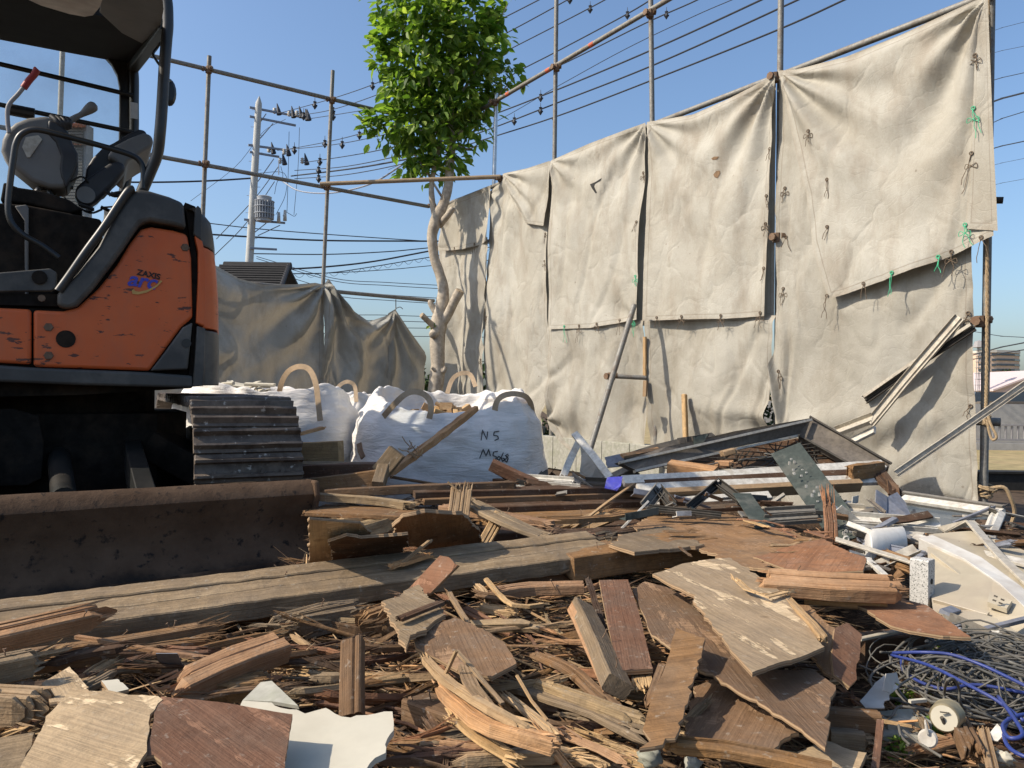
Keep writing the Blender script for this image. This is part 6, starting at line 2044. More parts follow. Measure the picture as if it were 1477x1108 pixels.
# ---- the dark stack behind the long beam
for i, (x0, y0, x1, y1, z, w, mt, lab) in enumerate((
        (590, 712, 925, 704, .41, .12, 'wood_dark', 'topmost board of the dark stack behind the heap'),
        (600, 722, 930, 712, .385, .13, 'wood_old', 'second board of the dark stack, brown and narrow'),
        (640, 735, 936, 724, .36, .14, 'wood_dark', 'third board of the dark stack, with nails along it'),
        (690, 750, 938, 738, .335, .15, 'wood_old', 'fourth board of the dark stack just over the splinter fan'),
        (700, 770, 935, 756, .31, .16, 'wood_dark', 'lowest board of the dark stack resting near the long beam'))):
    board('stack_board', lab, [(x0, y0, z), (x1, y1, z)], w, .028, mt, seed=90 + i, group='dark stack of boards', n=2 if i % 2 else 1, jag=(.03, .05), cat='board')
board('timber', 'timber with a bright broken right end lying on the dark stack', [(640, 733, .40), (700, 742, .395), (795, 758, .375)], .07, .03, 'wood_fresh', n=4, jag=(.02, .10), seed=96, group=gT)
board('timber', 'timber with a ragged orange tip at the right end of the dark stack', [(780, 752, .37), (870, 748, .375), (944, 737, .37)], .05, .025, 'wood_old', n=4, jag=(.02, .1), seed=97, group=gT)
board('timber', 'rotten dark timber touching the back of the long beam', [(792, 772, .37), (870, 770, .36), (935, 765, .35)], .08, .035, 'wood_dark', n=7, jag=(.05, .05), seed=98, group=gT, amp=.006)
board('plank', 'grey plank sloping down behind the two upright slat bundles', [(670, 722, .45), (740, 756, .40), (800, 780, .36)], .09, .018, 'wood_grey', n=2, jag=(.03, .08), seed=99, group=gT)
board('lath', 'thin lath rising from the heap to the blue plastic', [(826, 763, 2.9), (880, 722, 3.1), (917, 696, 3.3)], .012, .006, 'wood_pale', n=1, seed=100, group=gT, space=P)
board('wood_splinter', 'fan of pale splinters at the foot of the thin lath', [(822, 765, 2.9), (860, 750, 3.0), (890, 738, 3.05)], .08, .01, 'wood_pale', n=9, jag=(.08, .08), seed=101, group=cs, space=P, up=(0, -.6, 1))
board('slat_bundle', 'taller upright bundle of pale slats left of the centre', [(656, 784, 2.62), (661, 745, 2.66), (667, 700, 2.72)], .075, .022, 'wood_pale', n=6, jag=(.0, .03), seed=102, group=gT, space=P, up=(0, -1, .3))
board('lath', 'thin lath leaning over the top of the taller slat bundle', [(646, 695, 2.7), (665, 712, 2.7), (693, 734, 2.7)], .01, .006, 'wood_pale', seed=103, group=gT, space=P)
board('slat_bundle', 'shorter upright bundle of pale slats right of the taller one', [(698, 784, 2.6), (712, 760, 2.64), (722, 742, 2.7)], .045, .02, 'wood_pale', n=3, jag=(.0, .01), seed=104, group=gT, space=P, up=(0, -1, .4))
board('timber', 'flat timber with a pale frayed edge behind the long beam, left part', [(610, 808, .36), (720, 792, .365), (860, 771, .37)], .06, .02, 'wood_red', n=5, jag=(.04, .06), seed=105, group=gT)
board('wood_splinter', 'orange splinter lying on the back of the long beam below the slat bundles', [(565, 817, .375), (618, 800, .385)], .035, .01, 'wood_fresh', n=3, jag=(.03, .02), seed=106, group=cs)
board('lath', 'pale lath pointing right over the orange splinter', [(580, 812, .38), (600, 798, .40), (622, 778, .43)], .01, .008, 'wood_pale', n=2, jag=(0, .01), seed=107, group=gT)

# ---- left of centre: shaded timbers behind the blade
board('joist', 'upper pale topped joist against the left white bag', [(350, 657, 4.4), (492, 652, 4.2)], .06, .12, ['wood_pale', 'wood_pale'], seed=110, group=gT, space=P)
board('joist', 'stack of pale edged boards right of the excavator track', [(380, 670, 4.0), (540, 672, 3.8)], .12, .03, 'wood_grey', n=3, jag=(0, .01), seed=111, group=gT, space=P)
board('joist', 'dark red joist under the pale edged boards', [(380, 685, 3.9), (545, 681, 3.75)], .1, .09, 'wood_red', seed=112, group=gT, space=P)
board('joist', 'deep brown joist with a pale top edge right behind the blade corner', [(380, 713, 3.4), (470, 704, 3.4), (546, 694, 3.4)], .04, .10, 'wood_old', seed=113, group=gT, space=P)
board('timber', 'weathered block propped beside the leaning stick', [(548, 682, 3.5), (560, 668, 3.5), (573, 651, 3.5)], .08, .05, 'wood_grey', seed=114, group=gT, space=P, up=(0, -1, .2))
board('timber', 'grey block standing end on below the weathered propped block', [(545, 703, 3.3), (549, 690, 3.35), (553, 676, 3.4)], .05, .06, 'wood_grey', seed=115, group=gT, space=P, up=(0, -1, .2))
board('stick', 'broken stick with frayed bark leaning up across the right white bag', [(560, 684, 3.75), (590, 662, 3.9), (620, 640, 4.05), (655, 613, 4.25), (686, 589, 4.4)], .045, .035, 'wood_fresh', n=3, jag=(.06, .02), seed=116, group=None, space=P, cat='stick', amp=.006)
rnd = random.Random(9)
mb = MB()
for i in range(14):
    c = P(rnd.uniform(588, 612), rnd.uniform(640, 660), 3.9)
    d = V((rnd.uniform(-.05, .05), rnd.uniform(-.04, .0), rnd.uniform(-.04, .05)))
    mb.tube([c, c + d * .6, c + d + V((0, 0, .01))], .0025, 4)
tag(mb.build('bark_fibres', 'wood_pale'), 'tuft of loose bark fibres on the leaning broken stick', 'fibres', kind='stuff')
board('timber', 'brown square timber pointing up left in front of the bag writing', [(708, 670, 3.6), (750, 690, 3.6), (800, 712, 3.6)], .05, .05, 'wood_red', seed=117, group=gT, space=P, up=(-.3, -.2, 1))
board('timber', 'short dark timber end under the brown square timber', [(714, 696, 3.8), (770, 702, 3.7)], .05, .04, 'wood_dark', seed=118, group=gT, space=P)
board('lath', 'thin dark lath on the ground before the right white bag', [(563, 688, 3.8), (600, 694, 3.8), (652, 703, 3.8)], .03, .012, 'wood_old', seed=119, group=gT, space=P)
board('wood_splinter', 'orange sliver between the two front bags', [(518, 640, 4.2), (520, 651, 4.15), (524, 660, 4.1)], .03, .01, 'wood_fresh', n=2, seed=120, group=cs, space=P, up=(0, -1, 0))
board('wood_splinter', 'fresh stick lying on the left white bag beside the track', [(428, 627, 3.9), (448, 622, 4.0), (467, 617, 4.1)], .035, .015, 'wood_fresh', n=3, jag=(.04, .02), seed=121, group=cs, space=P)
board('timber', 'long grey timber crossing the shaded middle behind the blade corner', [(455, 716, 3.0), (540, 722, 3.0), (595, 730, 2.95)], .06, .03, 'wood_grey', n=3, jag=(.0, .08), seed=122, group=gT, space=P)
board('timber', 'long brown timber running right from the blade corner towards the dark stack', [(470, 712, 3.3), (580, 706, 3.3), (740, 700, 3.4)], .06, .04, 'wood_old', n=2, jag=(0, .1), seed=123, group=gT, space=P)
board('timber', 'flat brown board in the shade under the grey timber', [(450, 736, 2.95), (560, 740, 2.9), (620, 745, 2.9)], .2, .02, 'wood_old', n=2, jag=(.02, .05), seed=124, group=gT, space=P)
board('timber', 'crumbly grey block behind the curved brown panel', [(515, 765, 2.8), (570, 752, 2.85)], .09, .06, 'wood_grey', n=12, jag=(.05, .05), seed=125, group=gT, space=P, amp=.01)
board('timber', 'split block end with rings in the shaded middle', [(480, 757, 2.8), (530, 752, 2.85)], .07, .05, 'wood_pale', n=12, jag=(.04, .03), seed=126, group=gT, space=P, amp=.008)
sheet('broken_plywood', 'curved brown panel leaning in the shade left of the taller slat bundle', 'plywood', [(567, 750), (580, 738), (612, 733), (665, 736), (690, 765), (692, 784), (640, 792), (590, 782), (568, 765)], ((575, 742, .50), (665, 736, .50), (640, 792, .33)), .02, 'ply_brown', .005, 127, warp=.02)
sheet('broken_plywood', 'tan panel standing in the shade behind the blade corner', 'plywood', [(446, 745), (520, 752), (535, 770), (530, 815), (446, 826)], ((446, 745, .53), (520, 752, .50), (480, 822, .30)), .012, 'ply_tan', .004, 128)
sheet('broken_plywood', 'dark splintered panel standing in the shade below the curved panel', 'plywood', [(478, 775), (500, 768), (520, 772), (560, 770), (588, 768), (582, 792), (545, 804), (478, 812)], ((478, 775, .46), (588, 768, .46), (545, 804, .35)), .015, 'wood_dark', .006, 129)
board('timber', 'old timber in the gap between track and blade at far left', [(64, 662, 4.6), (105, 668, 4.4)], .25, .10, 'wood_fresh', seed=130, group=gT, space=P, up=(0, -.2, 1))
board('timber', 'old plank under the timber seen through the excavator gap', [(60, 682, 4.2), (135, 694, 4.0)], .1, .04, 'wood_grey', n=4, jag=(0, .05), seed=131, group=gT, space=P)

# ================================================================== loose splinters over the whole heap
def zone(poly, n, rnd):
    xs = [p[0] for p in poly]; ys = [p[1] for p in poly]
    out = []
    while len(out) < n:
        x, y = rnd.uniform(min(xs), max(xs)), rnd.uniform(min(ys), max(ys))
        ins = False
        j = len(poly) - 1
        for i in range(len(poly)):
            if (poly[i][1] > y) != (poly[j][1] > y) and x < (poly[j][0] - poly[i][0]) * (y - poly[i][1]) / (poly[j][1] - poly[i][1]) + poly[i][0]:
                ins = not ins
            j = i
        if ins:
            out.append((x, y))
    return out


MATW = ['wood_old', 'wood_old', 'wood_grey', 'wood_pale', 'wood_fresh', 'wood_dark', 'wood_red']
ZONES = [  # outline, pieces, mean angle in the picture (degrees, right = 0, down positive), spread, length range, z range, label, tint
    ([(600, 850), (860, 840), (930, 1000), (940, 1100), (600, 1108), (560, 960)], 88, 22, 32, (.07, .26), (.28, .345), 'splinter among the bristling middle of the heap between plasterboard and torn board', 0),
    ([(170, 920), (560, 880), (600, 960), (560, 1030), (300, 1000), (120, 985)], 62, -6, 22, (.06, .26), (.27, .325), 'chip of old timber in the flat litter below the long beam, left half', 1),
    ([(1200, 985), (1320, 1040), (1477, 1060), (1477, 1108), (1180, 1108)], 46, 12, 60, (.04, .14), (.24, .30), 'scrap of wood in the litter around the round brass cap at bottom right', 2),
    ([(440, 720), (720, 700), (800, 790), (600, 810), (440, 830)], 34, 3, 18, (.12, .40), (.24, .33), 'timber scrap in the shaded hollow behind the long beam', 1),
    ([(560, 1040), (900, 1090), (980, 1108), (560, 1108)], 26, 15, 30, (.06, .2), (.29, .34), 'splinter along the bottom edge between plasterboard and torn board', 0),
    ([(0, 930), (200, 960), (120, 1010), (0, 1060)], 16, -10, 30, (.05, .2), (.28, .34), 'broken piece packed between the timbers at the left edge', 1)]
for zi, (poly, n, ang, spread, lr, zr, lab, tint) in enumerate(ZONES):
    rnd = random.Random(500 + zi)
    protos = []
    for (x, y) in zone(poly, n, rnd):
        z = rnd.uniform(*zr)
        c = G(x, y, z)
        a = R(ang + rnd.gauss(0, spread * .6))
        # the picture direction turned into a direction on the heap
        q = G(x + math.cos(a) * 8, y + math.sin(a) * 8 * .6, z)
        d = (q - c); d.z = 0
        d.normalize()
        d.z = rnd.gauss(0, .14)
        L = rnd.uniform(*lr)
        w = rnd.choice([rnd.uniform(.003, .008), rnd.uniform(.006, .018), rnd.uniform(.01, .032)])
        t = min(w, rnd.uniform(.003, .02))
        side = V((-d.y, d.x, 0)) * rnd.uniform(-.12, .12) * L
        pts = [c - d * L / 2, c + side, c + d * L / 2]
        mt = rnd.choice(MATW if tint != 1 else ['wood_old', 'wood_old', 'wood_grey', 'wood_dark', 'wood_red', 'wood_pale', 'wood_grey'])
        mb = MB()
        plank(mb, pts, w, t, up=(rnd.gauss(0, .5), rnd.gauss(0, .5), 1), n=1 if w < .006 else rnd.randint(2, 6), jag=(L * .35, L * .35), seed=rnd.randrange(99999), step=L / 5, amp=.002, ch=.0015)
        tag(mb.build('wood_splinter', mt), lab, 'splinter', ('splinters of the bristling middle', 'chips below the long beam', 'scraps around the brass cap', 'scraps in the shaded hollow', 'splinters along the bottom edge', 'broken pieces at the left edge')[zi])

# the fine litter nobody could count, as one mass with pieces of every tone
mats = ['wood_old', 'wood_grey', 'wood_pale', 'wood_dark', 'wood_fresh', 'plaster']


def litter(name, label, n, Lr, wr, zoff, wts, seed, reg, slope=.35):
    mb = MB()
    rnd = random.Random(seed)
    k = 0
    while k < n:
        Y = rnd.uniform(.85, 4.6) if rnd.random() < .4 else rnd.uniform(.85, 2.5)
        x = rnd.uniform(-.74, .74) * Y
        if not reg(x, Y):
            continue
        k += 1
        z = HZ(x, Y) + rnd.uniform(*zoff)
        L = rnd.uniform(*Lr) * (1.5 if rnd.random() < .2 else 1)
        w = rnd.uniform(*wr) * (rnd.random() ** 1.5 + .25)
        base = .35 * noise.noise(V((x * 1.6, Y * 1.6, 4))) * 3 - .25
        a = rnd.gauss(base, .45) if rnd.random() < .75 else rnd.uniform(0, 3.14)
        d = V((math.cos(a), math.sin(a), rnd.gauss(0, slope))).normalized()
        c = V((x, Y, z))
        sd = d.cross(V((rnd.gauss(0, .5), rnd.gauss(0, .5), 1))).normalized()
        up = sd.cross(d)
        t = w * rnd.uniform(.3, .8)
        e0, e1 = rnd.uniform(.05, .8), rnd.uniform(.05, .9)
        bow = rnd.uniform(-.08, .08) * L
        rings = []
        for q, e in ((-.5, e0), (-.1, 1), (.25, .9), (.5, e1)):
            cc = c + d * L * q + up * (bow * (1 - 4 * q * q)) + sd * rnd.uniform(-.1, .1) * w
            rings.append([cc - sd * w / 2 * e, cc + sd * w / 2 * e, cc + sd * w / 2 * e * .8 - up * t * e, cc - sd * w / 2 * e * .8 - up * t * e])
        mb.loft(rings, mi=rnd.choices(range(6), wts)[0])
    o = mb.build(name, mats, fixn=False)
    return tag(o, label, 'debris', kind='stuff')


def clear_machine(x, y):
    return not (x < -.75 and y > 2.25 + (x + .75) * .5) and (x - 2.8) * .819 + (y - 4.8) * .575 < 0


litter('wood_litter', 'fine litter of wood chips and crumbs spread over the whole heap', 7500, (.010, .05), (.0012, .007), (-.004, .015), (5, 3, 2.4, 4, 1.4, .35), 99, clear_machine)
litter('splinter_mass', 'bristling mass of thin splinters lying over the heap', 4300, (.05, .19), (.002, .010), (-.002, .042), (5, 3, 4, 2.5, 2.2, 0), 98,
       lambda x, y: clear_machine(x, y) and (x / y < .42 or y < 1.45) and y < 2.9, .22)

# ================================================================== metal frames, sashes, bath panels and cables on the right
gM = 'metal and sash scrap in front of the canvas'


def bar(name, label, pts, w, t, mat, up=(0, -.5, 1), space=P, seed=1, n=1, jag=(0, 0), group=gM, cat='metal strip', amp=.001, ch=.001, lip=0, curve=False):
    mb = MB()
    q = [space(*p) for p in pts]
    if lip:
        # open channel: web and two lips
        plank(mb, q, w, .003, up=up, amp=amp, ch=.0006, curve=curve, step=.15, seed=seed)
        u_ = V(up).normalized()
        d = (q[-1] - q[0]).normalized()
        sd = d.cross(u_).normalized()
        uu = sd.cross(d)
        for s_ in (-1, 1):
            plank(mb, [p + sd * s_ * (w / 2 - .002) + uu * lip / 2 for p in q], .003, lip, up=up, amp=amp, ch=.0006, curve=curve, step=.15, seed=seed + 1)
        plank(mb, [p + sd * w * .12 + uu * .006 for p in q], .004, .012, up=up, amp=amp, ch=.0006, curve=curve, step=.15, seed=seed + 2)
    else:
        plank(mb, q, w, t, up=up, amp=amp, n=n, jag=jag, seed=seed, ch=ch, curve=curve, step=.15)
    o = mb.build(name, mat)
    return tag(o, label, cat, group)


def plate(name, label, pts, th, mat, cat='metal sheet', group=gM, warp=0, j=0, seed=3, edge=None):
    """pts: (px, py, Y) ordered outline; each corner has its own depth; thin solid."""
    rnd = random.Random(seed)
    q = [P(*p) for p in pts]
    c = sum(q, V()) / len(q)
    nrm = V()
    for a, b in zip(q, q[1:] + q[:1]):
        nrm += (a - c).cross(b - c)
    nrm.normalize()
    if nrm.dot(EYE - c) < 0:
        nrm = -nrm
    if j:
        q = rough_outline(q, j, rnd, .04)
    mb = MB()
    mb.prism(q, -nrm * th, side=1)
    ph = rnd.uniform(0, 50)
    wf = (lambda p: nrm * (warp * noise.noise(V((p.x * 4, p.y * 4 + p.z * 4, ph))))) if warp else None
    o = mb.build(name, [mat, edge or mat], warp=wf, sub=2 if warp else 0)
    return tag(o, label, cat, group)


# big folded window frame with wired glass remains
root = empty('window_frame', P(1100, 668, 4.0), 'big brown grey metal window frame bent to a peak, mesh and wires sagging inside', 'window frame', gM)


def subplate(name, pts, th, mat, par):
    q = [P(*p) for p in pts]
    c = sum(q, V()) / len(q)
    nrm = V()
    for a, b in zip(q, q[1:] + q[:1]):
        nrm += (a - c).cross(b - c)
    nrm.normalize()
    if nrm.dot(EYE - c) < 0:
        nrm = -nrm
    mb = MB(); mb.prism(q, -nrm * th)
    return mb.build(name, mat, par)


subplate('frame_arm', [(893, 667, 3.75), (960, 645, 3.85), (1060, 622, 4.0), (1170, 603, 4.2), (1152, 627, 4.18), (1060, 645, 4.0), (990, 663, 3.85), (917, 678, 3.72)], .05, 'screen', root)
subplate('frame_arm', [(1170, 603, 4.2), (1230, 636, 4.05), (1284, 667, 3.95), (1282, 673, 3.94), (1232, 671, 3.95), (1190, 648, 4.05), (1152, 627, 4.18)], .05, 'screen', root)
mb = MB()
for a, b in (((893, 668, 3.72), (1170, 606, 4.17)), ((915, 680, 3.70), (1150, 629, 4.16))):
    plank(mb, [P(*a), P(*b)], .012, .022, up=(0, -1, .3), amp=.001, step=.2)
mb.build('edge_profile', 'alu_beige', root)
mb = MB()
for a, b in (((1168, 601, 4.18), (1286, 669, 3.93)), ((1152, 628, 4.15), (1232, 673, 3.93))):
    plank(mb, [P(*a), P(*b)], .010, .012, up=(0, -1, .3), amp=.001, step=.2)
mb.build('edge_profile', 'alu_dark', root)
mb = MB()
rnd = random.Random(2)
for i in range(26):
    x = lerp(990, 1220, i / 25)
    yt = 627 + abs(x - 1150) * (.22 if x < 1150 else .55) + 4
    a = P(x, yt + 2, 4.15); b = P(x + rnd.uniform(-50, 40), 674 + rnd.uniform(-4, 2), 4.0)
    mb.tube(catmull([a, a.lerp(b, .5) + V((rnd.uniform(-.03, .03), 0, -.02)), b], 4), .003, 4)
for i in range(7):
    y = 640 + i * 5
    a = P(1145 - (y - 630) * 4.2, y, 4.1); b = P(1155 + (y - 630) * 1.6, y, 4.1)
    mb.tube(catmull([a, a.lerp(b, .5) + V((0, 0, -.015)), b], 4), .003, 4)
mb.build('wire_mesh', 'alu_dark', root)
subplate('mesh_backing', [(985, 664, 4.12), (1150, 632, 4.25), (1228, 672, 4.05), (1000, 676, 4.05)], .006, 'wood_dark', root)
bar('roof_edging', 'dark folded edging lying along the top left of the bent window frame', [(896, 662, 3.95), (960, 641, 4.05), (1030, 628, 4.15)], .05, .01, 'alu_dark', seed=3)
bar('lath', 'bright orange lath end just left of the bent window frame', [(897, 658, 3.9), (950, 648, 4.0)], .03, .012, 'wood_fresh', seed=4, cat='lath')
plate('metal_scrap', 'crumpled dark metal piece on top of the bent window frame', [(977, 632, 3.95), (1000, 629, 3.95), (1024, 625, 4.0), (1018, 640, 3.98), (982, 644, 3.93)], .01, 'alu_dark', 'metal scrap', warp=.02, j=.004)
plate('metal_scrap', 'small teal scrap beside the crumpled dark metal piece', [(1002, 630, 3.9), (1022, 626, 3.92), (1014, 641, 3.9), (1001, 642, 3.9)], .006, 'green_metal', 'metal scrap', warp=.01, j=.003)
board('timber_block', 'orange timber block under the bent window frame', [(965, 673, 3.65), (1000, 678, 3.6), (1032, 683, 3.55)], .08, .05, 'wood_fresh', seed=201, group=gT, space=P, up=(0, -.2, 1))
board('timber_block', 'small triangular wood offcut under the bent window frame', [(1040, 655, 3.7), (1060, 650, 3.7)], .06, .03, 'wood_pale', n=2, jag=(.01, .03), seed=202, group=gT, space=P)
board('timber_block', 'reddish wood chunk right of the orange timber block', [(1034, 668, 3.65), (1056, 669, 3.6)], .06, .03, 'wood_fresh', n=2, jag=(.01, .02), seed=203, group=gT, space=P)
rnd = random.Random(12)
for i in range(9):
    x = rnd.uniform(985, 1120)
    mb = MB()
    pts = [P(x, rnd.uniform(655, 680), 3.7)]
    for k in range(4):
        pts.append(pts[-1] + V((rnd.uniform(-.09, .14), rnd.uniform(-.05, .05), rnd.uniform(-.03, .035))))
    mb.tube(catmull(pts, 5), .0035, 5)
    tag(mb.build('loose_wire', 'cable'), 'curled loose wire in the shade under the bent window frame', 'wire', 'loose wires under the bent window frame')

# sash rails
bar('sash_rail', 'upper long white sash rail with brown end cap, lying right of the blue plastic', [(898, 694, 3.3), (1020, 688, 3.4), (1135, 680, 3.5), (1274, 671, 3.6)], .05, .022, 'alu_white', up=(0, -.75, 1), seed=5)
bar('sash_rail', 'second white sash rail directly below the upper long one', [(920, 706, 3.2), (1060, 699, 3.3), (1270, 692, 3.45)], .05, .02, 'alu_white', up=(0, -.75, 1), seed=6)
bar('sash_rail', 'tan wooden sill board under the two long white sash rails', [(960, 714, 3.15), (1080, 708, 3.25), (1240, 700, 3.35)], .03, .05, 'wood_pale', up=(0, -.6, 1), seed=7, cat='sill board')
bar('sash_rail', 'dark strip standing for the shaded gap between the two long white sash rails', [(930, 700, 3.3), (1130, 689, 3.45), (1268, 682, 3.55)], .04, .03, 'wood_dark', up=(0, -.6, 1), seed=8)  # no rail: dark strip put in for the shade between the rails
bar('sash_rail', 'white rail piece half buried under the folded grey brackets', [(930, 726, 3.1), (1010, 722, 3.15), (1110, 715, 3.2)], .04, .018, 'alu_white', up=(0, -.7, 1), seed=9)
board('timber_block', 'burnt brown block at the right ends of the white sash rails', [(1225, 682, 3.4), (1272, 676, 3.5)], .05, .07, 'wood_old', n=3, jag=(.02, .02), seed=204, group=gT, space=P, amp=.006)
board('timber', 'broken dark batten falling right from the white sash rail ends', [(1262, 676, 3.5), (1280, 700, 3.4), (1297, 716, 3.35)], .07, .03, 'wood_dark', n=3, jag=(.02, .05), seed=205, group=gT, space=P)
bar('white_rail', 'bundle of white plastic rails between the right bag and the blue plastic, upper rail', [(742, 690, 3.7), (826, 696, 3.55)], .05, .02, 'alu_white', seed=10, lip=.015)
bar('white_rail', 'bundle of white plastic rails between the right bag and the blue plastic, lower rail', [(745, 701, 3.6), (835, 706, 3.45)], .05, .02, 'alu_white', seed=11, lip=.015)
bar('metal_angle', 'grey metal angle sloping down behind the blue plastic', [(818, 688, 3.7), (850, 712, 3.45)], .06, .006, 'alu_grey', seed=12, lip=.02)
bar('metal_angle', 'flat dark angle behind the blue plastic', [(840, 698, 3.6), (930, 704, 3.4)], .07, .006, 'alu_dark', seed=13, lip=.02)
bar('white_batten', 'white batten leaning down right in front of the grey leaning pipe', [(829, 626, 3.9), (854, 656, 3.75), (880, 690, 3.6)], .035, .02, 'alu_white', up=(0, -1, .2), seed=14)
bar('white_batten', 'white batten leaning down left, crossing behind its twin', [(835, 637, 3.95), (822, 664, 3.8), (811, 690, 3.7)], .035, .02, 'alu_white', up=(0, -1, .2), seed=15)
plate('plastic_sheet', 'grey translucent sheet scraps standing between the white battens', [(835, 640, 4.2), (862, 668, 4.1), (876, 695, 4.0), (850, 700, 4.0), (838, 690, 4.1)], .004, 'tarp_grey', 'plastic sheet', warp=.05)
plate('blue_plastic', 'torn violet blue plastic scrap at the top of the thin lath', [(876, 688, 3.15), (898, 687, 3.15), (895, 700, 3.1), (890, 706, 3.1), (872, 703, 3.1)], .004, 'blue_plastic', 'plastic scrap', warp=.015, j=.004, group=None)
plate('metal_scrap', 'pale grey foil scrap on the rail pile left of the bent window frame', [(872, 660, 3.95), (898, 656, 3.95), (903, 672, 3.9), (876, 674, 3.9)], .004, 'blue_grey', 'metal scrap', warp=.02, j=.004)
plate('metal_scrap', 'dark triangular scrap right of the white bag foot', [(768, 690, 3.9), (790, 676, 3.95), (791, 688, 3.9), (775, 695, 3.9)], .004, 'alu_dark', 'metal scrap')
plate('plastic_bag', 'bluish crumpled plastic wrap in front of the right bag', [(722, 706, 3.5), (738, 701, 3.5), (752, 704, 3.5), (750, 711, 3.45), (726, 711, 3.45)], .01, 'white_plastic', 'plastic wrap', warp=.02, group=None)
# brackets
bar('bracket', 'dark grey folded bracket, left leg rising to the peak in front of the sash rails', [(992, 733, 2.95), (1036, 697, 3.1)], .035, .02, 'alu_dark', up=(0, -1, .2), seed=16, lip=.02)
bar('bracket', 'dark grey folded bracket, right leg falling from the peak', [(1034, 697, 3.1), (1070, 724, 2.95)], .035, .02, 'alu_dark', up=(0, -1, .2), seed=17, lip=.02)
bar('bracket', 'dark grey leg leaning beside the blue plastic', [(930, 732, 2.95), (951, 705, 3.05)], .05, .02, 'alu_grey', up=(0, -1, .2), seed=18, lip=.02)
bar('bracket', 'small dark leg right of the blue plastic sloping to the right', [(949, 706, 3.05), (971, 732, 2.95)], .04, .02, 'alu_dark', up=(0, -1, .2), seed=19, lip=.02)
bar('metal_bar', 'dark bar lying flat on the weathered plywood under the brackets', [(935, 734, 2.9), (1040, 745, 2.8)], .035, .012, 'alu_dark', seed=20, lip=.01)
bar('green_flashing', 'short grey green flashing strip falling away from the right bracket', [(1070, 712, 2.95), (1088, 740, 2.8), (1104, 762, 2.7)], .07, .004, 'green_metal', up=(0, -.8, .6), seed=21)
bar('green_flashing', 'large grey green flashing board with nail holes propped over the white rails', [(1133, 647, 3.15), (1178, 710, 2.95), (1228, 778, 2.7)], .125, .006, 'green_metal', up=(-.25, -.9, .45), seed=22)
mb = MB()
rnd = random.Random(8)
fl_ = bpy.data.objects['green_flashing.001']
for i in range(26):
    t = rnd.random()
    x, y = lerp(1133, 1225, t) + rnd.uniform(-10, 10), lerp(655, 772, t)
    Y = lerp(3.13, 2.72, t) - .035
    mb.box(P(x, y, Y), .008, .003, rnd.uniform(.004, .014))
h_ = mb.build('nail_holes', 'alu_white', fl_); h_['kind'] = 'stuff'
bar('flashing_edge', 'tan worn edge strip along the right side of the large flashing board', [(1152, 641, 3.16), (1200, 704, 2.95), (1252, 776, 2.68)], .01, .008, 'alu_beige', up=(-.25, -.9, .45), seed=23)
board('wood_splinter', 'reddish pointed stake standing in front of the large flashing board', [(1200, 785, 2.5), (1198, 745, 2.55), (1194, 712, 2.6)], .04, .02, 'wood_red', n=4, jag=(0, .09), seed=206, group=cs, space=P, up=(0, -1, .1))
plate('grey_sheet', 'blue grey sheet folded in zigzag right of the flashing board', [(1264, 706, 3.0), (1280, 716, 3.0), (1279, 750, 2.9), (1262, 742, 2.9)], .004, 'blue_grey')
plate('grey_sheet', 'wider blue grey folded sheet standing right of its narrow neighbour', [(1280, 716, 3.0), (1294, 710, 3.05), (1307, 724, 3.0), (1318, 749, 2.9), (1279, 750, 2.9)], .004, 'blue_grey', warp=.01)
plate('grey_sheet', 'lighter grey flap in front of the folded blue grey sheets', [(1248, 731, 2.85), (1262, 731, 2.88), (1275, 750, 2.8), (1256, 752, 2.8)], .004, 'alu_grey')
plate('dark_board', 'dark board wedged upright behind the zigzag sheet', [(1280, 690, 3.4), (1296, 700, 3.35), (1299, 722, 3.3), (1282, 712, 3.3)], .01, 'wood_dark', 'board')
# right sash with glass
root = empty('sliding_sash', P(1375, 760, 2.9), 'sliding window sash with white double rails and dark glass beside the bath panel', 'window sash', gM)
for pts, w, mt in (([(1303, 719, 3.15), (1446, 740, 2.75)], .035, 'alu_white'), ([(1303, 712, 3.18), (1448, 733, 2.77)], .012, 'alu_grey'), ([(1444, 741, 2.75), (1428, 778, 2.6)], .028, 'alu_white'), ([(1433, 741, 2.77), (1420, 775, 2.6)], .02, 'alu_white')):
    mb = MB(); plank(mb, [P(*p) for p in pts], w, .02, up=(0, -.8, .6), amp=.0005, step=.3); mb.build('sash_rail', mt, root)
subplate('pane', [(1306, 726, 3.16), (1432, 744, 2.8), (1418, 768, 2.65), (1312, 754, 2.95)], .004, 'glass_dark', root)
bar('aluminium_profile', 'thick white aluminium extrusion with a hollow square end', [(1228, 752, 2.75), (1300, 757, 2.7), (1357, 762, 2.65)], .07, .035, 'alu_white', up=(0, -.5, 1), seed=30, lip=.02)
bar('aluminium_profile', 'thin rusty edged profile under the thick white extrusion', [(1230, 766, 2.65), (1300, 771, 2.6), (1332, 775, 2.55)], .03, .02, 'alu_beige', up=(0, -.5, 1), seed=31)
bar('aluminium_profile', 'grey profile stack left of the flashing board, upper', [(1105, 742, 2.85), (1178, 738, 2.85)], .05, .02, 'alu_grey', seed=32, lip=.015)
bar('aluminium_profile', 'grey profile stack left of the flashing board, lower', [(1105, 753, 2.75), (1182, 748, 2.75)], .05, .02, 'alu_grey', seed=33, lip=.015)
bar('aluminium_profile', 'pale profile end between the flashing board and the zigzag sheet', [(1200, 736, 2.9), (1246, 740, 2.85)], .06, .03, 'alu_beige', seed=34, lip=.02)
bar('bent_slat', 'beige slat running down right to the speckled post', [(1205, 778, 2.3), (1235, 786, 2.28), (1275, 796, 2.22), (1318, 812, 2.15)], .02, .006, 'alu_beige', seed=35, curve=True)
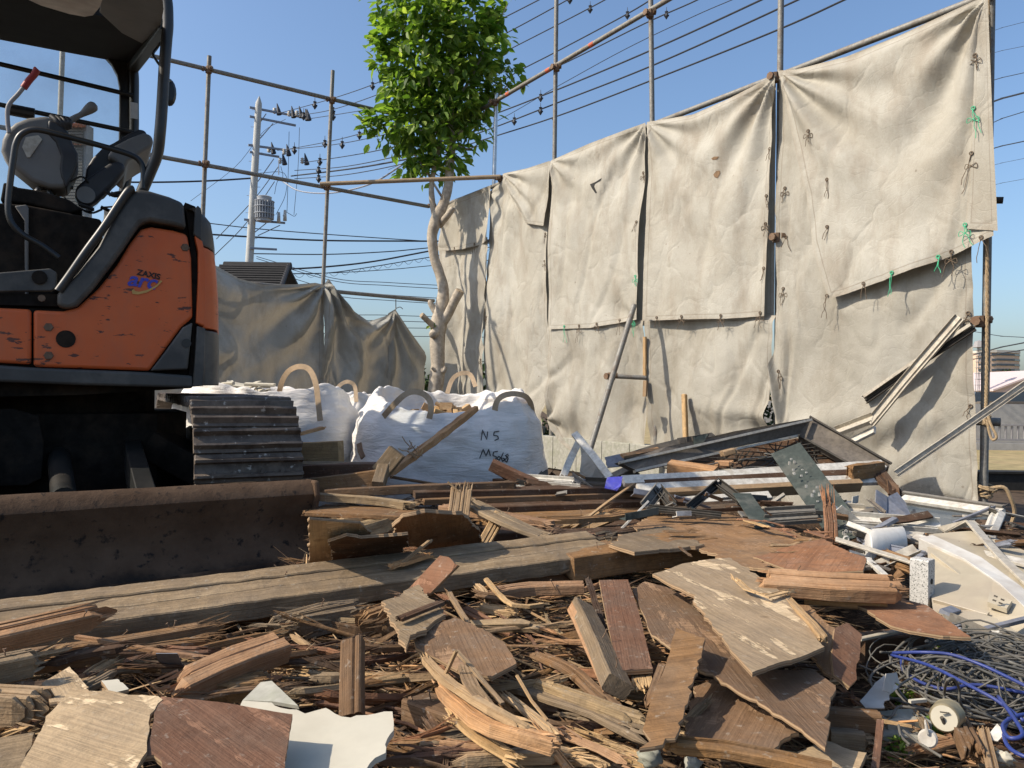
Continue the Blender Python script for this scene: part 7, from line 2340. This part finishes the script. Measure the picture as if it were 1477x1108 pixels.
mb = MB(); w = [P(*p) for p in ((1216, 779, 2.3), (1218, 775, 2.3), (1222, 774, 2.3), (1224, 778, 2.3), (1222, 781, 2.3))]; mb.tube(catmull(w, 4), .003, 5)
mb.build('hook', 'alu_white', bpy.data.objects['bent_slat'])
bar('bent_slat', 'ribbed beige slat with one hooked bend above the bath panel', [(1358, 764, 2.6), (1378, 752, 2.62), (1392, 748, 2.6), (1402, 756, 2.5), (1440, 800, 2.2), (1490, 848, 2.0)], .028, .008, 'alu_beige', seed=36, curve=True, up=(0, -.6, 1))
bar('bent_slat', 'long pale slat lying along the upper edge of the bath panel', [(1318, 775, 2.5), (1400, 795, 2.35), (1490, 815, 2.15)], .04, .01, 'alu_white', seed=37, up=(0, -.6, 1))
bar('bent_slat', 'thin slat behind the bath panel, uppermost of the right edge slats', [(1392, 744, 2.8), (1430, 776, 2.6), (1490, 806, 2.4)], .02, .008, 'alu_beige', seed=38, up=(0, -.6, 1))
# white tub
root = empty('plastic_tub', P(1272, 795, 2.35), 'white rounded plastic tub lying on its side left of the bath panel', 'tub', gM)
mb = MB()
c0, c1 = P(1248, 796, 2.3), P(1300, 792, 2.45)
rings = []
for t, r in ((0, .02), (.05, .07), (.2, .085), (1, .09), (1.0, .082), (.25, .075), (.1, .05)):
    c = c0.lerp(c1, t)
    rings.append([c + V((0, -.3, 1)).normalized() * math.sin(a) * r * .8 + V((.3, 1, .2)).normalized() * math.cos(a) * r for a in (k * math.pi / 10 for k in range(20))])
mb.loft(rings, cap=True)
bev(mb.build('shell', 'white_plastic', root, smooth='auto'), .004, 2)
# bath panels
plate('bath_panel', 'cream bath panel with a recess, sloping under the white edge at the right', [(1338, 792, 2.25), (1378, 800, 2.2), (1432, 836, 2.0), (1490, 885, 1.8), (1478, 925, 1.75), (1425, 888, 1.85), (1346, 884, 1.9), (1340, 830, 2.1)], .02, 'beige_plastic', 'bath panel', warp=.012, group=None)
for q_, lb_ in ((((1345, 802, 2.2), (1402, 846, 2.03)), 'upper moulded rib on the cream bath panel beside the speckled post'), (((1348, 868, 1.95), (1426, 890, 1.85)), 'lower moulded rib on the cream bath panel above the cream shard'), (((1402, 846, 2.02), (1396, 862, 1.98)), 'short moulded step at the end of the upper rib on the bath panel')):
    bar('panel_rib', lb_, q_, .012, .022, 'beige_plastic', up=(0, -.6, 1), cat='moulding', group=None, seed=77)
bar('white_edge', 'white raised edge running down right along the cream bath panel', [(1335, 782, 2.3), (1400, 812, 2.15), (1450, 848, 2.0), (1500, 895, 1.82)], .05, .035, 'white_plastic', up=(0, -.6, 1), seed=40, cat='edge strip', curve=True)
plate('bath_panel', 'second cream panel above the white raised edge, partly shaded', [(1340, 770, 2.5), (1400, 768, 2.5), (1490, 800, 2.3), (1490, 870, 1.95), (1420, 820, 2.15)], .02, 'beige_plastic', 'bath panel', warp=.02, group=None, seed=5)
root = empty('socket_plate', P(1438, 866, 1.88), 'moulded cream socket recess in the bath panel', 'socket', gM)
subplate('plate', [(1428, 852, 1.92), (1460, 866, 1.86), (1452, 878, 1.83), (1424, 868, 1.87)], .012, 'beige_plastic', root)
for x, y in ((1436, 860), (1446, 865), (1434, 866), (1443, 870)):
    subplate('socket', [(x - 2, y - 2, 1.845), (x + 3, y, 1.84), (x + 2, y + 2, 1.84), (x - 3, y, 1.845)], .004, 'alu_dark', root)
plate('cream_shard', 'curved cream shard lying below the socket recess', [(1352, 880, 1.9), (1400, 876, 1.88), (1440, 895, 1.8), (1478, 925, 1.7), (1440, 915, 1.72), (1380, 900, 1.8)], .01, 'beige_plastic', 'plastic shard', warp=.03, j=.004, group=None, seed=9)
mb = MB()
pts_ = [(1378, 886, 1.78), (1420, 905, 1.7), (1490, 950, 1.6)]
q = catmull([P(*p) for p in pts_], 10)
rings = []
for c in q:
    rings.append([c + V((0, .05 * (k / 10 - .5) * 2, .012 * math.cos(k * 1.9) - .05 * abs(k / 10 - .5))) for k in range(11)] + [c + V((0, .05 * (k / 10 - .5) * 2, .012 * math.cos(k * 1.9) - .05 * abs(k / 10 - .5) - .004)) for k in range(10, -1, -1)])
mb.loft(rings)
tag(mb.build('corrugated_strip', 'alu_grey', smooth='auto'), 'grey corrugated strip sweeping down to the right edge above the cables', 'corrugated strip', gM)
board('timber', 'dark rotten batten hanging from the beige slat by the speckled post', [(1268, 800, 2.25), (1315, 818, 2.15)], .05, .015, 'wood_old', n=5, jag=(.02, .05), seed=207, group=gT, space=P, up=(0, -1, .3))
bar('white_batten', 'thin white batten crossing the dark gap left of the speckled post', [(1250, 806, 2.2), (1278, 832, 2.05)], .018, .01, 'alu_white', seed=41)
# speckled terrazzo post
s = Mat('speckled terrazzo', .8, spec=.3)
vo = s.n('TexVoronoi', {'Vector': s.pos(), 'Scale': 230})
nz_ = s.noise(s.pos(), 120, 3, .6)
c = s.ramp(s.math('ADD', vo.outputs[0], s.math('MULTIPLY', nz_, .5)), [(.44, (.03, .03, .03)), (.5, (.34, .33, .30)), (.9, (.5, .48, .44))])
s.base(c); s.bump(nz_, .4, .003)
pz = P(1336, 860, 1.98)
ph_ = P(1334, 808, 1.98).z
root = empty('speckled_post', (pz.x, pz.y, .1), 'square speckled terrazzo post standing upright between the plywood tongue and the bath panel', 'post')
mb = MB()
rot = Matrix.Rotation(R(-48), 3, 'Z')
mb.box((pz.x, pz.y + .02, (ph_ + .1) / 2), .044, .044, ph_ - .1, rot=rot, ch=.004)
mb.build('shaft', s.m, root, warp=lambda p: V((nz(p, 40, 1), nz(p, 40, 2), nz(p, 40, 3))) * .001, sub=0)
mb = MB(); c = V((pz.x, pz.y + .02, ph_ - .055)) + rot @ V((.0222, 0, 0)); mb.tube([c, c + rot @ V((.0015, 0, 0))], .007, 12); mb.build('bolt_hole', 'dark', root)

# strips leaning on the canvas
bar('leaning_strip', 'pale aluminium strip leaning up right on the canvas, bent at its lower end', [WPp for WPp in ((1255, 612), (1310, 545), (1385, 458))], .07, .01, 'alu_beige', space=lambda x, y: WP(x, y, .20 - (612 - y) * .0007), up=nW, seed=50, lip=.02)
bar('leaning_strip', 'dark bundle of strips leaning behind the pale aluminium strip', [(1248, 577), (1330, 520), (1405, 471)], .06, .01, 'alu_dark', space=lambda x, y: WP(x, y, .08), up=nW, seed=51, lip=.02)
bar('leaning_strip', 'tan edge of the dark strip bundle on the canvas', [(1246, 572), (1325, 517), (1400, 468)], .02, .01, 'alu_beige', space=lambda x, y: WP(x, y, .105), up=nW, seed=52)
bar('profile_end', 'grooved beige profile end lying between the bent frame and the pale leaning strip', [(1205, 626), (1258, 606)], .09, .02, 'alu_beige', space=lambda x, y: WP(x, y, .5), up=(-.3, -.8, 1), seed=53, lip=.03)
bar('profile_end', 'lower white edge of the grooved profile end', [(1222, 640), (1262, 620)], .06, .02, 'alu_white', space=lambda x, y: WP(x, y, .5), up=(-.3, -.8, 1), seed=54)
bar('long_strip', 'long light strip rising from the scrap past the right end post', [(1292, 684, 3.9), (1380, 624, 3.95), (1500, 540, 4.0)], .04, .012, 'alu_beige', up=(0, -1, .3), seed=55, lip=.015)
board('lath', 'pale wooden lath standing in the slit above the short pipe', [(930, 542), (930, 486)], .035, .02, 'wood_pale', seed=210, group=gT, space=lambda x, y: WP(x, y, .03), up=nW)
board('lath', 'pale wooden lath below the short pipe in the same slit', [(930, 572), (931, 549)], .045, .02, 'wood_pale', seed=211, group=gT, space=lambda x, y: WP(x, y, .04), up=nW)
board('stick', 'pale peeled stick standing against the lower canvas right of the leaning pipe', [(989, 632), (988, 602), (987, 569)], .045, .035, 'wood_pale', n=2, jag=(0, .015), seed=212, group=None, space=lambda x, y: WP(x, y, .12), up=nW, cat='stick')

# rope down the right post
mb = MB()
pts = [WP(1425, -20, .02), WP(1427, 100, -.02), WP(1424, 300, .03), WP(1424, 450, .03), WP(1423, 560, .03), WP(1421, 612, .04)]
w = catmull(pts, 30)
for ph in (0, 2.09, 4.19):
    mb.tube([p + V((math.cos(i * .9 + ph), math.sin(i * .9 + ph), 0)) * .0055 for i, p in enumerate(w)], .0062, 5)
rope = mb.build('rope', 'rope')
tag(rope, 'tan rope hanging down the right end post and looped below the stub pipe', 'rope')
mb = MB(); mb.tube(catmull([WP(1425, 600, .05), WP(1429, 612, .06), WP(1436, 626, .06), (WP(1437, 632, .06)), WP(1431, 634, .06), WP(1426, 620, .06), WP(1424, 605, .06)], 5), .008, 7); mb.build('loop', 'rope', rope)
mb = MB()
cc_ = WP(1419, 603, -.07)
for k in range(5):
    mb.tube([cc_ + V((math.cos(a) * .036, math.sin(a) * .036, k * .012 - .03 + math.sin(a) * .01)) for a in (i * .6283 for i in range(11))], .007, 6)
mb.build('knot', 'rope', rope)
mb = MB()
cc_ = WP(1422, 706, -.07)
rnd = random.Random(31)
for k in range(7):
    mb.tube([cc_ + V((math.cos(a) * (.036 + .004 * k), math.sin(a) * (.036 + .004 * k), k * .008 - .03 + math.sin(a + k) * .02)) for a in (i * .6283 for i in range(11))], .006, 6)
mb.tube(catmull([cc_, cc_ + V((.08, -.05, .02)), cc_ + V((.12, -.06, -.05)), cc_ + V((.15, -.05, -.13)), cc_ + V((.14, -.04, -.2))], 5), .012, 7)
tag(mb.build('rope_lashing', 'rope'), 'rope lashing knotted round the foot of the right end post', 'rope')

# ------------------------------------------------------------------ cables
def cable(name, label, pts, r, mat, group=None, cat='cable', space=G):
    mb = MB(); mb.tube(catmull([space(*p) for p in pts], 8), r, 8)
    return tag(mb.build(name, mat, smooth=True), label, cat, group)


bl = 'blue cables at the right edge'
cable('blue_cable', 'blue cable arching highest over the grey cable heap', [(1288, 942, .36), (1330, 941, .38), (1370, 944, .385), (1410, 957, .38), (1450, 975, .375), (1500, 1000, .37)], .003, 'cable_blue', bl)
cable('blue_cable', 'second blue cable running straight down right over the grey cables', [(1286, 945, .355), (1340, 960, .37), (1400, 990, .375), (1440, 1012, .37), (1477, 1040, .36)], .003, 'cable_blue', bl)
cable('blue_cable', 'blue cable looping lowest in the dark left of the grey cables', [(1300, 950, .34), (1304, 968, .33), (1330, 985, .33), (1365, 994, .335), (1410, 988, .34), (1500, 1004, .34)], .003, 'cable_blue', bl)
cable('blue_cable', 'bright blue cable curling up at the lower right edge', [(1440, 1005, .37), (1462, 1035, .37), (1475, 1060, .365), (1455, 1064, .36), (1447, 1045, .36), (1470, 1032, .365), (1500, 1030, .36)], .003, 'cable_blue', bl)
cable('blue_cable', 'blue cable end sweeping round below the curl at the right edge', [(1455, 1036, .355), (1448, 1055, .35), (1453, 1075, .35), (1470, 1088, .35), (1500, 1098, .35)], .003, 'cable_blue', bl)
rnd = random.Random(44)
mb = MB()
for i in range(210):
    cx_, cy_ = rnd.uniform(1355, 1500), rnd.uniform(935, 1005)
    c = G(cx_, cy_, rnd.uniform(.26, .34))
    rr_ = rnd.uniform(.03, .12)
    a0 = rnd.uniform(0, 6.28)
    pts = []
    el = rnd.uniform(.3, .9)
    ro = rnd.uniform(-.5, .5)
    for k in range(rnd.randint(4, 8)):
        a = a0 + k * .75
        x, y = math.cos(a) * rr_ * 1.3, math.sin(a) * rr_ * el
        pts.append(c + V((x * math.cos(ro) - y * math.sin(ro), x * math.sin(ro) + y * math.cos(ro), rnd.uniform(-.02, .02) + .02 * math.sin(a))))
    mb.tube(catmull(pts, 4), rnd.choice([.0014, .002, .0026]), 6)
tag(mb.build('cable_tangle', 'cable', smooth=True), 'tangled heap of grey cables at the right edge', 'cables', kind='stuff')
gl = 'loose grey cables'
for i, (lab, pts) in enumerate((('grey wire with a loop standing behind the round brass cap', [(1362, 1020, .34), (1362, 1000, .36), (1366, 982, .40), (1376, 980, .40), (1384, 995, .37), (1384, 1010, .35), (1392, 1024, .33), (1402, 1030, .33)]),
                                ('grey cable snaking left of the round brass cap', [(1268, 1032, .30), (1285, 1034, .31), (1296, 1020, .32), (1320, 1022, .32), (1350, 1028, .31)]),
                                ('upper grey cable end falling towards the small white can', [(1296, 1046, .33), (1300, 1062, .32), (1312, 1074, .32)]),
                                ('grey cable running down right in front of the small white can', [(1303, 1054, .33), (1320, 1068, .33), (1345, 1084, .33), (1358, 1092, .33)]),
                                ('thin grey wire crossing the dark hollow below the plywood tongue', [(1240, 960, .32), (1300, 985, .32), (1350, 1008, .33), (1400, 1020, .33)]))):
    cable('grey_cable', lab, pts, .0022, 'cable', gl)
mb = MB(); plank(mb, [G(1312, 1012, .335), G(1335, 1010, .335)], .007, .005); tag(mb.build('cable_tag', 'plaster'), 'small cream plastic clip on the cable left of the brass cap', 'clip')

# round cap and can
root = empty('round_cap', G(1368, 1045, .33), 'round brass coloured cap with a cream face, standing in the wood litter', 'cap')
M['brass'] = steel('worn brass', (.42, .36, .22), .2, .4, .7)
c = G(1362, 1036, .36)
ax = V((.62, .72, -.12)).normalized()
mb = MB(); mb.tube([c, c + ax * .002, c + ax * .004, c + ax * .028, c + ax * .030, c + ax * .034], [.0195, .021, .022, .022, .0235, .021], 30); mb.build('rim', 'brass', root, smooth='auto')
mb = MB(); mb.tube([c - ax * .0012, c + ax * .0], .0185, 30); mb.build('face', 'plaster', root)
mb = MB(); mb.tube([c - ax * .004 + V((-.003, 0, .002)), c - ax * .003 + V((.004, .003, -.012))], .0028, 8); mb.build('pointer', 'alu_dark', root)
mb = MB(); plank(mb, [c - ax * .003 + V((-.006, 0, .010)), c - ax * .003 + V((.006, -.004, .010))], .003, .001, amp=0); mb.build('slot_mark', 'alu_dark', root)
root = empty('small_can', G(1343, 1070, .31), 'small white and steel can with a nozzle below the brass cap', 'can')
c = G(1338, 1066, .34)
ax = V((.5, .8, -.25)).normalized()
mb = MB(); mb.tube([c, c + ax * .003, c + ax * .008, c + ax * .009, c + ax * .026, c + ax * .03], [.011, .0135, .0135, .012, .012, .0105], 22); mb.build('body', 'alu_white', root, smooth='auto')
mb = MB(); mb.tube([c + V((0, 0, .008)), c + V((-.003, 0, .022)), c + V((-.004, 0, .028))], [.003, .002, .001], 8); mb.build('nozzle', 'alu_white', root)
# things round the dark hollow
sheet('plaster_piece', 'torn pale grey paper board in the dark hollow, left piece', 'board scrap', [(1240, 1010), (1262, 985), (1275, 975), (1290, 985), (1296, 990), (1282, 1000), (1276, 1020), (1248, 1020)], ((1240, 1010, .33), (1275, 975, .35), (1276, 1020, .33)), .003, 'white_plastic', .002, 301, warp=.015, edge='white_plastic', group=None)
sheet('plaster_piece', 'crumpled pale paper board right of the torn one in the hollow', 'board scrap', [(1275, 972), (1292, 970), (1297, 988), (1288, 984), (1283, 1000), (1272, 996)], ((1275, 972, .37), (1292, 970, .36), (1283, 1000, .34)), .003, 'white_plastic', .002, 302, warp=.02, edge='white_plastic', group=None)
board('concrete_block', 'grey concrete fragment with a flat top right of the hollow', [(1270, 1050, .285), (1330, 1046, .285)], .045, .04, 'concrete', seed=303, n=1, cat='concrete', amp=.006, step=.015)
board('concrete_block', 'lower grey concrete fragment under the flat topped one', [(1262, 1070, .27), (1325, 1072, .27)], .05, .04, 'concrete', seed=304, n=1, cat='concrete', amp=.008, step=.015)
board('timber', 'brown timber end lying in the hollow below the grey paper board', [(1190, 1035, .33), (1270, 1042, .33)], .03, .035, 'wood_old', seed=305, group=gT, n=2, jag=(0, .005))
board('timber', 'broken grey timber below the brown end in the hollow', [(1195, 1060, .31), (1255, 1066, .31)], .04, .03, 'wood_grey', seed=306, group=gT, n=6, jag=(0, .02))
board('timber_block', 'red tipped timber block right of the brass cap', [(1378, 1035, .33), (1396, 1068, .345), (1405, 1090, .34)], .03, .022, 'wood_old', seed=307, group=gT, n=4, jag=(.005, .02))
board('wood_splinter', 'pale upright splinter at the bottom right', [(1418, 1052, .345), (1424, 1080, .34), (1432, 1112, .335)], .016, .01, 'wood_pale', seed=308, group=cs, n=2, jag=(.01, 0))
board('wood_splinter', 'thin red brown stick standing left of the small white can', [(1270, 1040, .345), (1266, 1075, .335), (1262, 1115, .33)], .010, .008, 'wood_red', seed=309, group=cs)
board('timber', 'dark square timber in the shade under the plywood tongue', [(1235, 935, .30), (1320, 925, .30)], .05, .05, 'wood_dark', seed=310, group=gT)
bar('metal_bar', 'dull metal lath lying under the plywood tongue', [(1240, 922, .34), (1320, 905, .35)], .012, .006, 'alu_beige', space=G, seed=60, up=(0, 0, 1))
sheet('foil_scrap', 'crumpled white foil near the bright blue curl', 'foil', [(1425, 1065), (1440, 1050), (1452, 1062), (1440, 1072), (1428, 1070)], ((1425, 1065, .34), (1440, 1050, .35), (1440, 1072, .34)), .002, 'alu_white', .003, 311, warp=.03, edge='alu_white', group=None)
rnd = random.Random(61)
mb = MB()
bl_ = [(G(1385, 930, .26), .05), (G(1360, 925, .25), .04), (G(1300, 1000, .25), .03), (G(1345, 1048, .28), .02), (G(1290, 1090, .27), .03), (G(1345, 975, .25), .04)]
leafcloud(mb, bl_, 520, .018, rnd)
tag(mb.build('ground_weeds', 'leaf', fixn=False), 'green weeds growing out of the rubble around the cables', 'weeds', kind='stuff')
# lump of dirt at the foot of the torn board, pale mushroomy lump right
for (px, py, r, lab, mt) in ((938, 1094, .016, 'round pale mortar lump at the foot of the torn brown board', 'concrete'), (1448, 1092, .012, 'small yellowish lump at the bottom right', 'plaster'), (1000, 1102, .011, 'flat mortar crumb right of the round mortar lump', 'concrete')):
    c = G(px, py, .33)
    mb = MB()
    rings = []
    for i in range(1, 10):
        a = math.pi * i / 10
        rings.append([c + V((math.sin(a) * math.cos(t), math.sin(a) * math.sin(t), math.cos(a) * .7)) * r * (1 + .75 * noise.noise(V((math.sin(a) * math.cos(t) * 2, math.sin(a) * math.sin(t) * 2, math.cos(a) * 2 + px)))) for t in (k * .4488 for k in range(14))])
    mb.loft(rings)
    tag(mb.build('mortar_lump', mt, smooth=True), lab, 'mortar lump')

# small scrap between and on the frames, one piece each
rnd = random.Random(314)
mts = ['alu_white', 'alu_grey', 'alu_beige', 'alu_dark', 'green_metal', 'blue_grey', 'wood_old', 'wood_dark', 'wood_dark', 'alu_dark', 'alu_grey', 'screen', 'green_metal']
for zi, (x0, x1, y0, y1, Ya, Yb, n, lab, gg) in enumerate((
        (905, 1270, 718, 748, 3.1, 2.75, 34, 'small bent scrap in the gap below the white sash rails', 'scraps below the white sash rails'),
        (740, 900, 690, 712, 3.9, 3.4, 16, 'small scrap among the white plastic rails before the canvas', 'scraps among the white plastic rails'),
        (1240, 1330, 745, 830, 2.7, 2.1, 22, 'small scrap in the gaps round the white tub', 'scraps round the white tub'),
        (1370, 1477, 728, 790, 3.0, 2.3, 18, 'small scrap on the dark ground beyond the sliding sash', 'scraps beyond the sliding sash'),
        (1340, 1477, 880, 935, 1.9, 1.7, 14, 'small scrap between the bath panel and the cables', 'scraps between bath panel and cables'))):
    for i in range(n):
        x, y = rnd.uniform(x0, x1), rnd.uniform(y0, y1)
        Y = lerp(Ya, Yb, (y - y0) / (y1 - y0)) + rnd.uniform(-.08, .08)
        c = P(x, y, Y)
        a = rnd.gauss(0, .6)
        d = V((math.cos(a), math.sin(a) * .7, rnd.gauss(0, .3))).normalized()
        L = rnd.uniform(.04, .24) * Y / 3
        w = rnd.uniform(.008, .045) * Y / 3
        mt = rnd.choice(mts)
        mb = MB()
        if rnd.random() < .5:
            plank(mb, [c - d * L / 2, c + V((0, 0, rnd.uniform(-.02, .03))), c + d * L / 2], w, rnd.uniform(.003, .015), up=(rnd.gauss(0, .5), rnd.gauss(-.3, .5), 1), n=rnd.choice([1, 1, 3]), jag=(.02, .02), seed=rnd.randrange(9999), amp=.002, ch=.0008)
        else:
            u_ = V((rnd.gauss(0, .5), rnd.gauss(-.3, .5), 1))
            plank(mb, [c - d * L / 2, c + d * L / 2], w, .003, up=u_, amp=.001, ch=.0006)
            sd = d.cross(u_).normalized(); uu = sd.cross(d)
            plank(mb, [c - d * L / 2 + sd * w / 2 + uu * w / 3, c + d * L / 2 + sd * w / 2 + uu * w / 3], .003, w * .66, up=u_, amp=.001, ch=.0006)
        tag(mb.build('metal_scrap' if 'wood' not in mt else 'wood_scrap', mt), lab, 'scrap', gg)
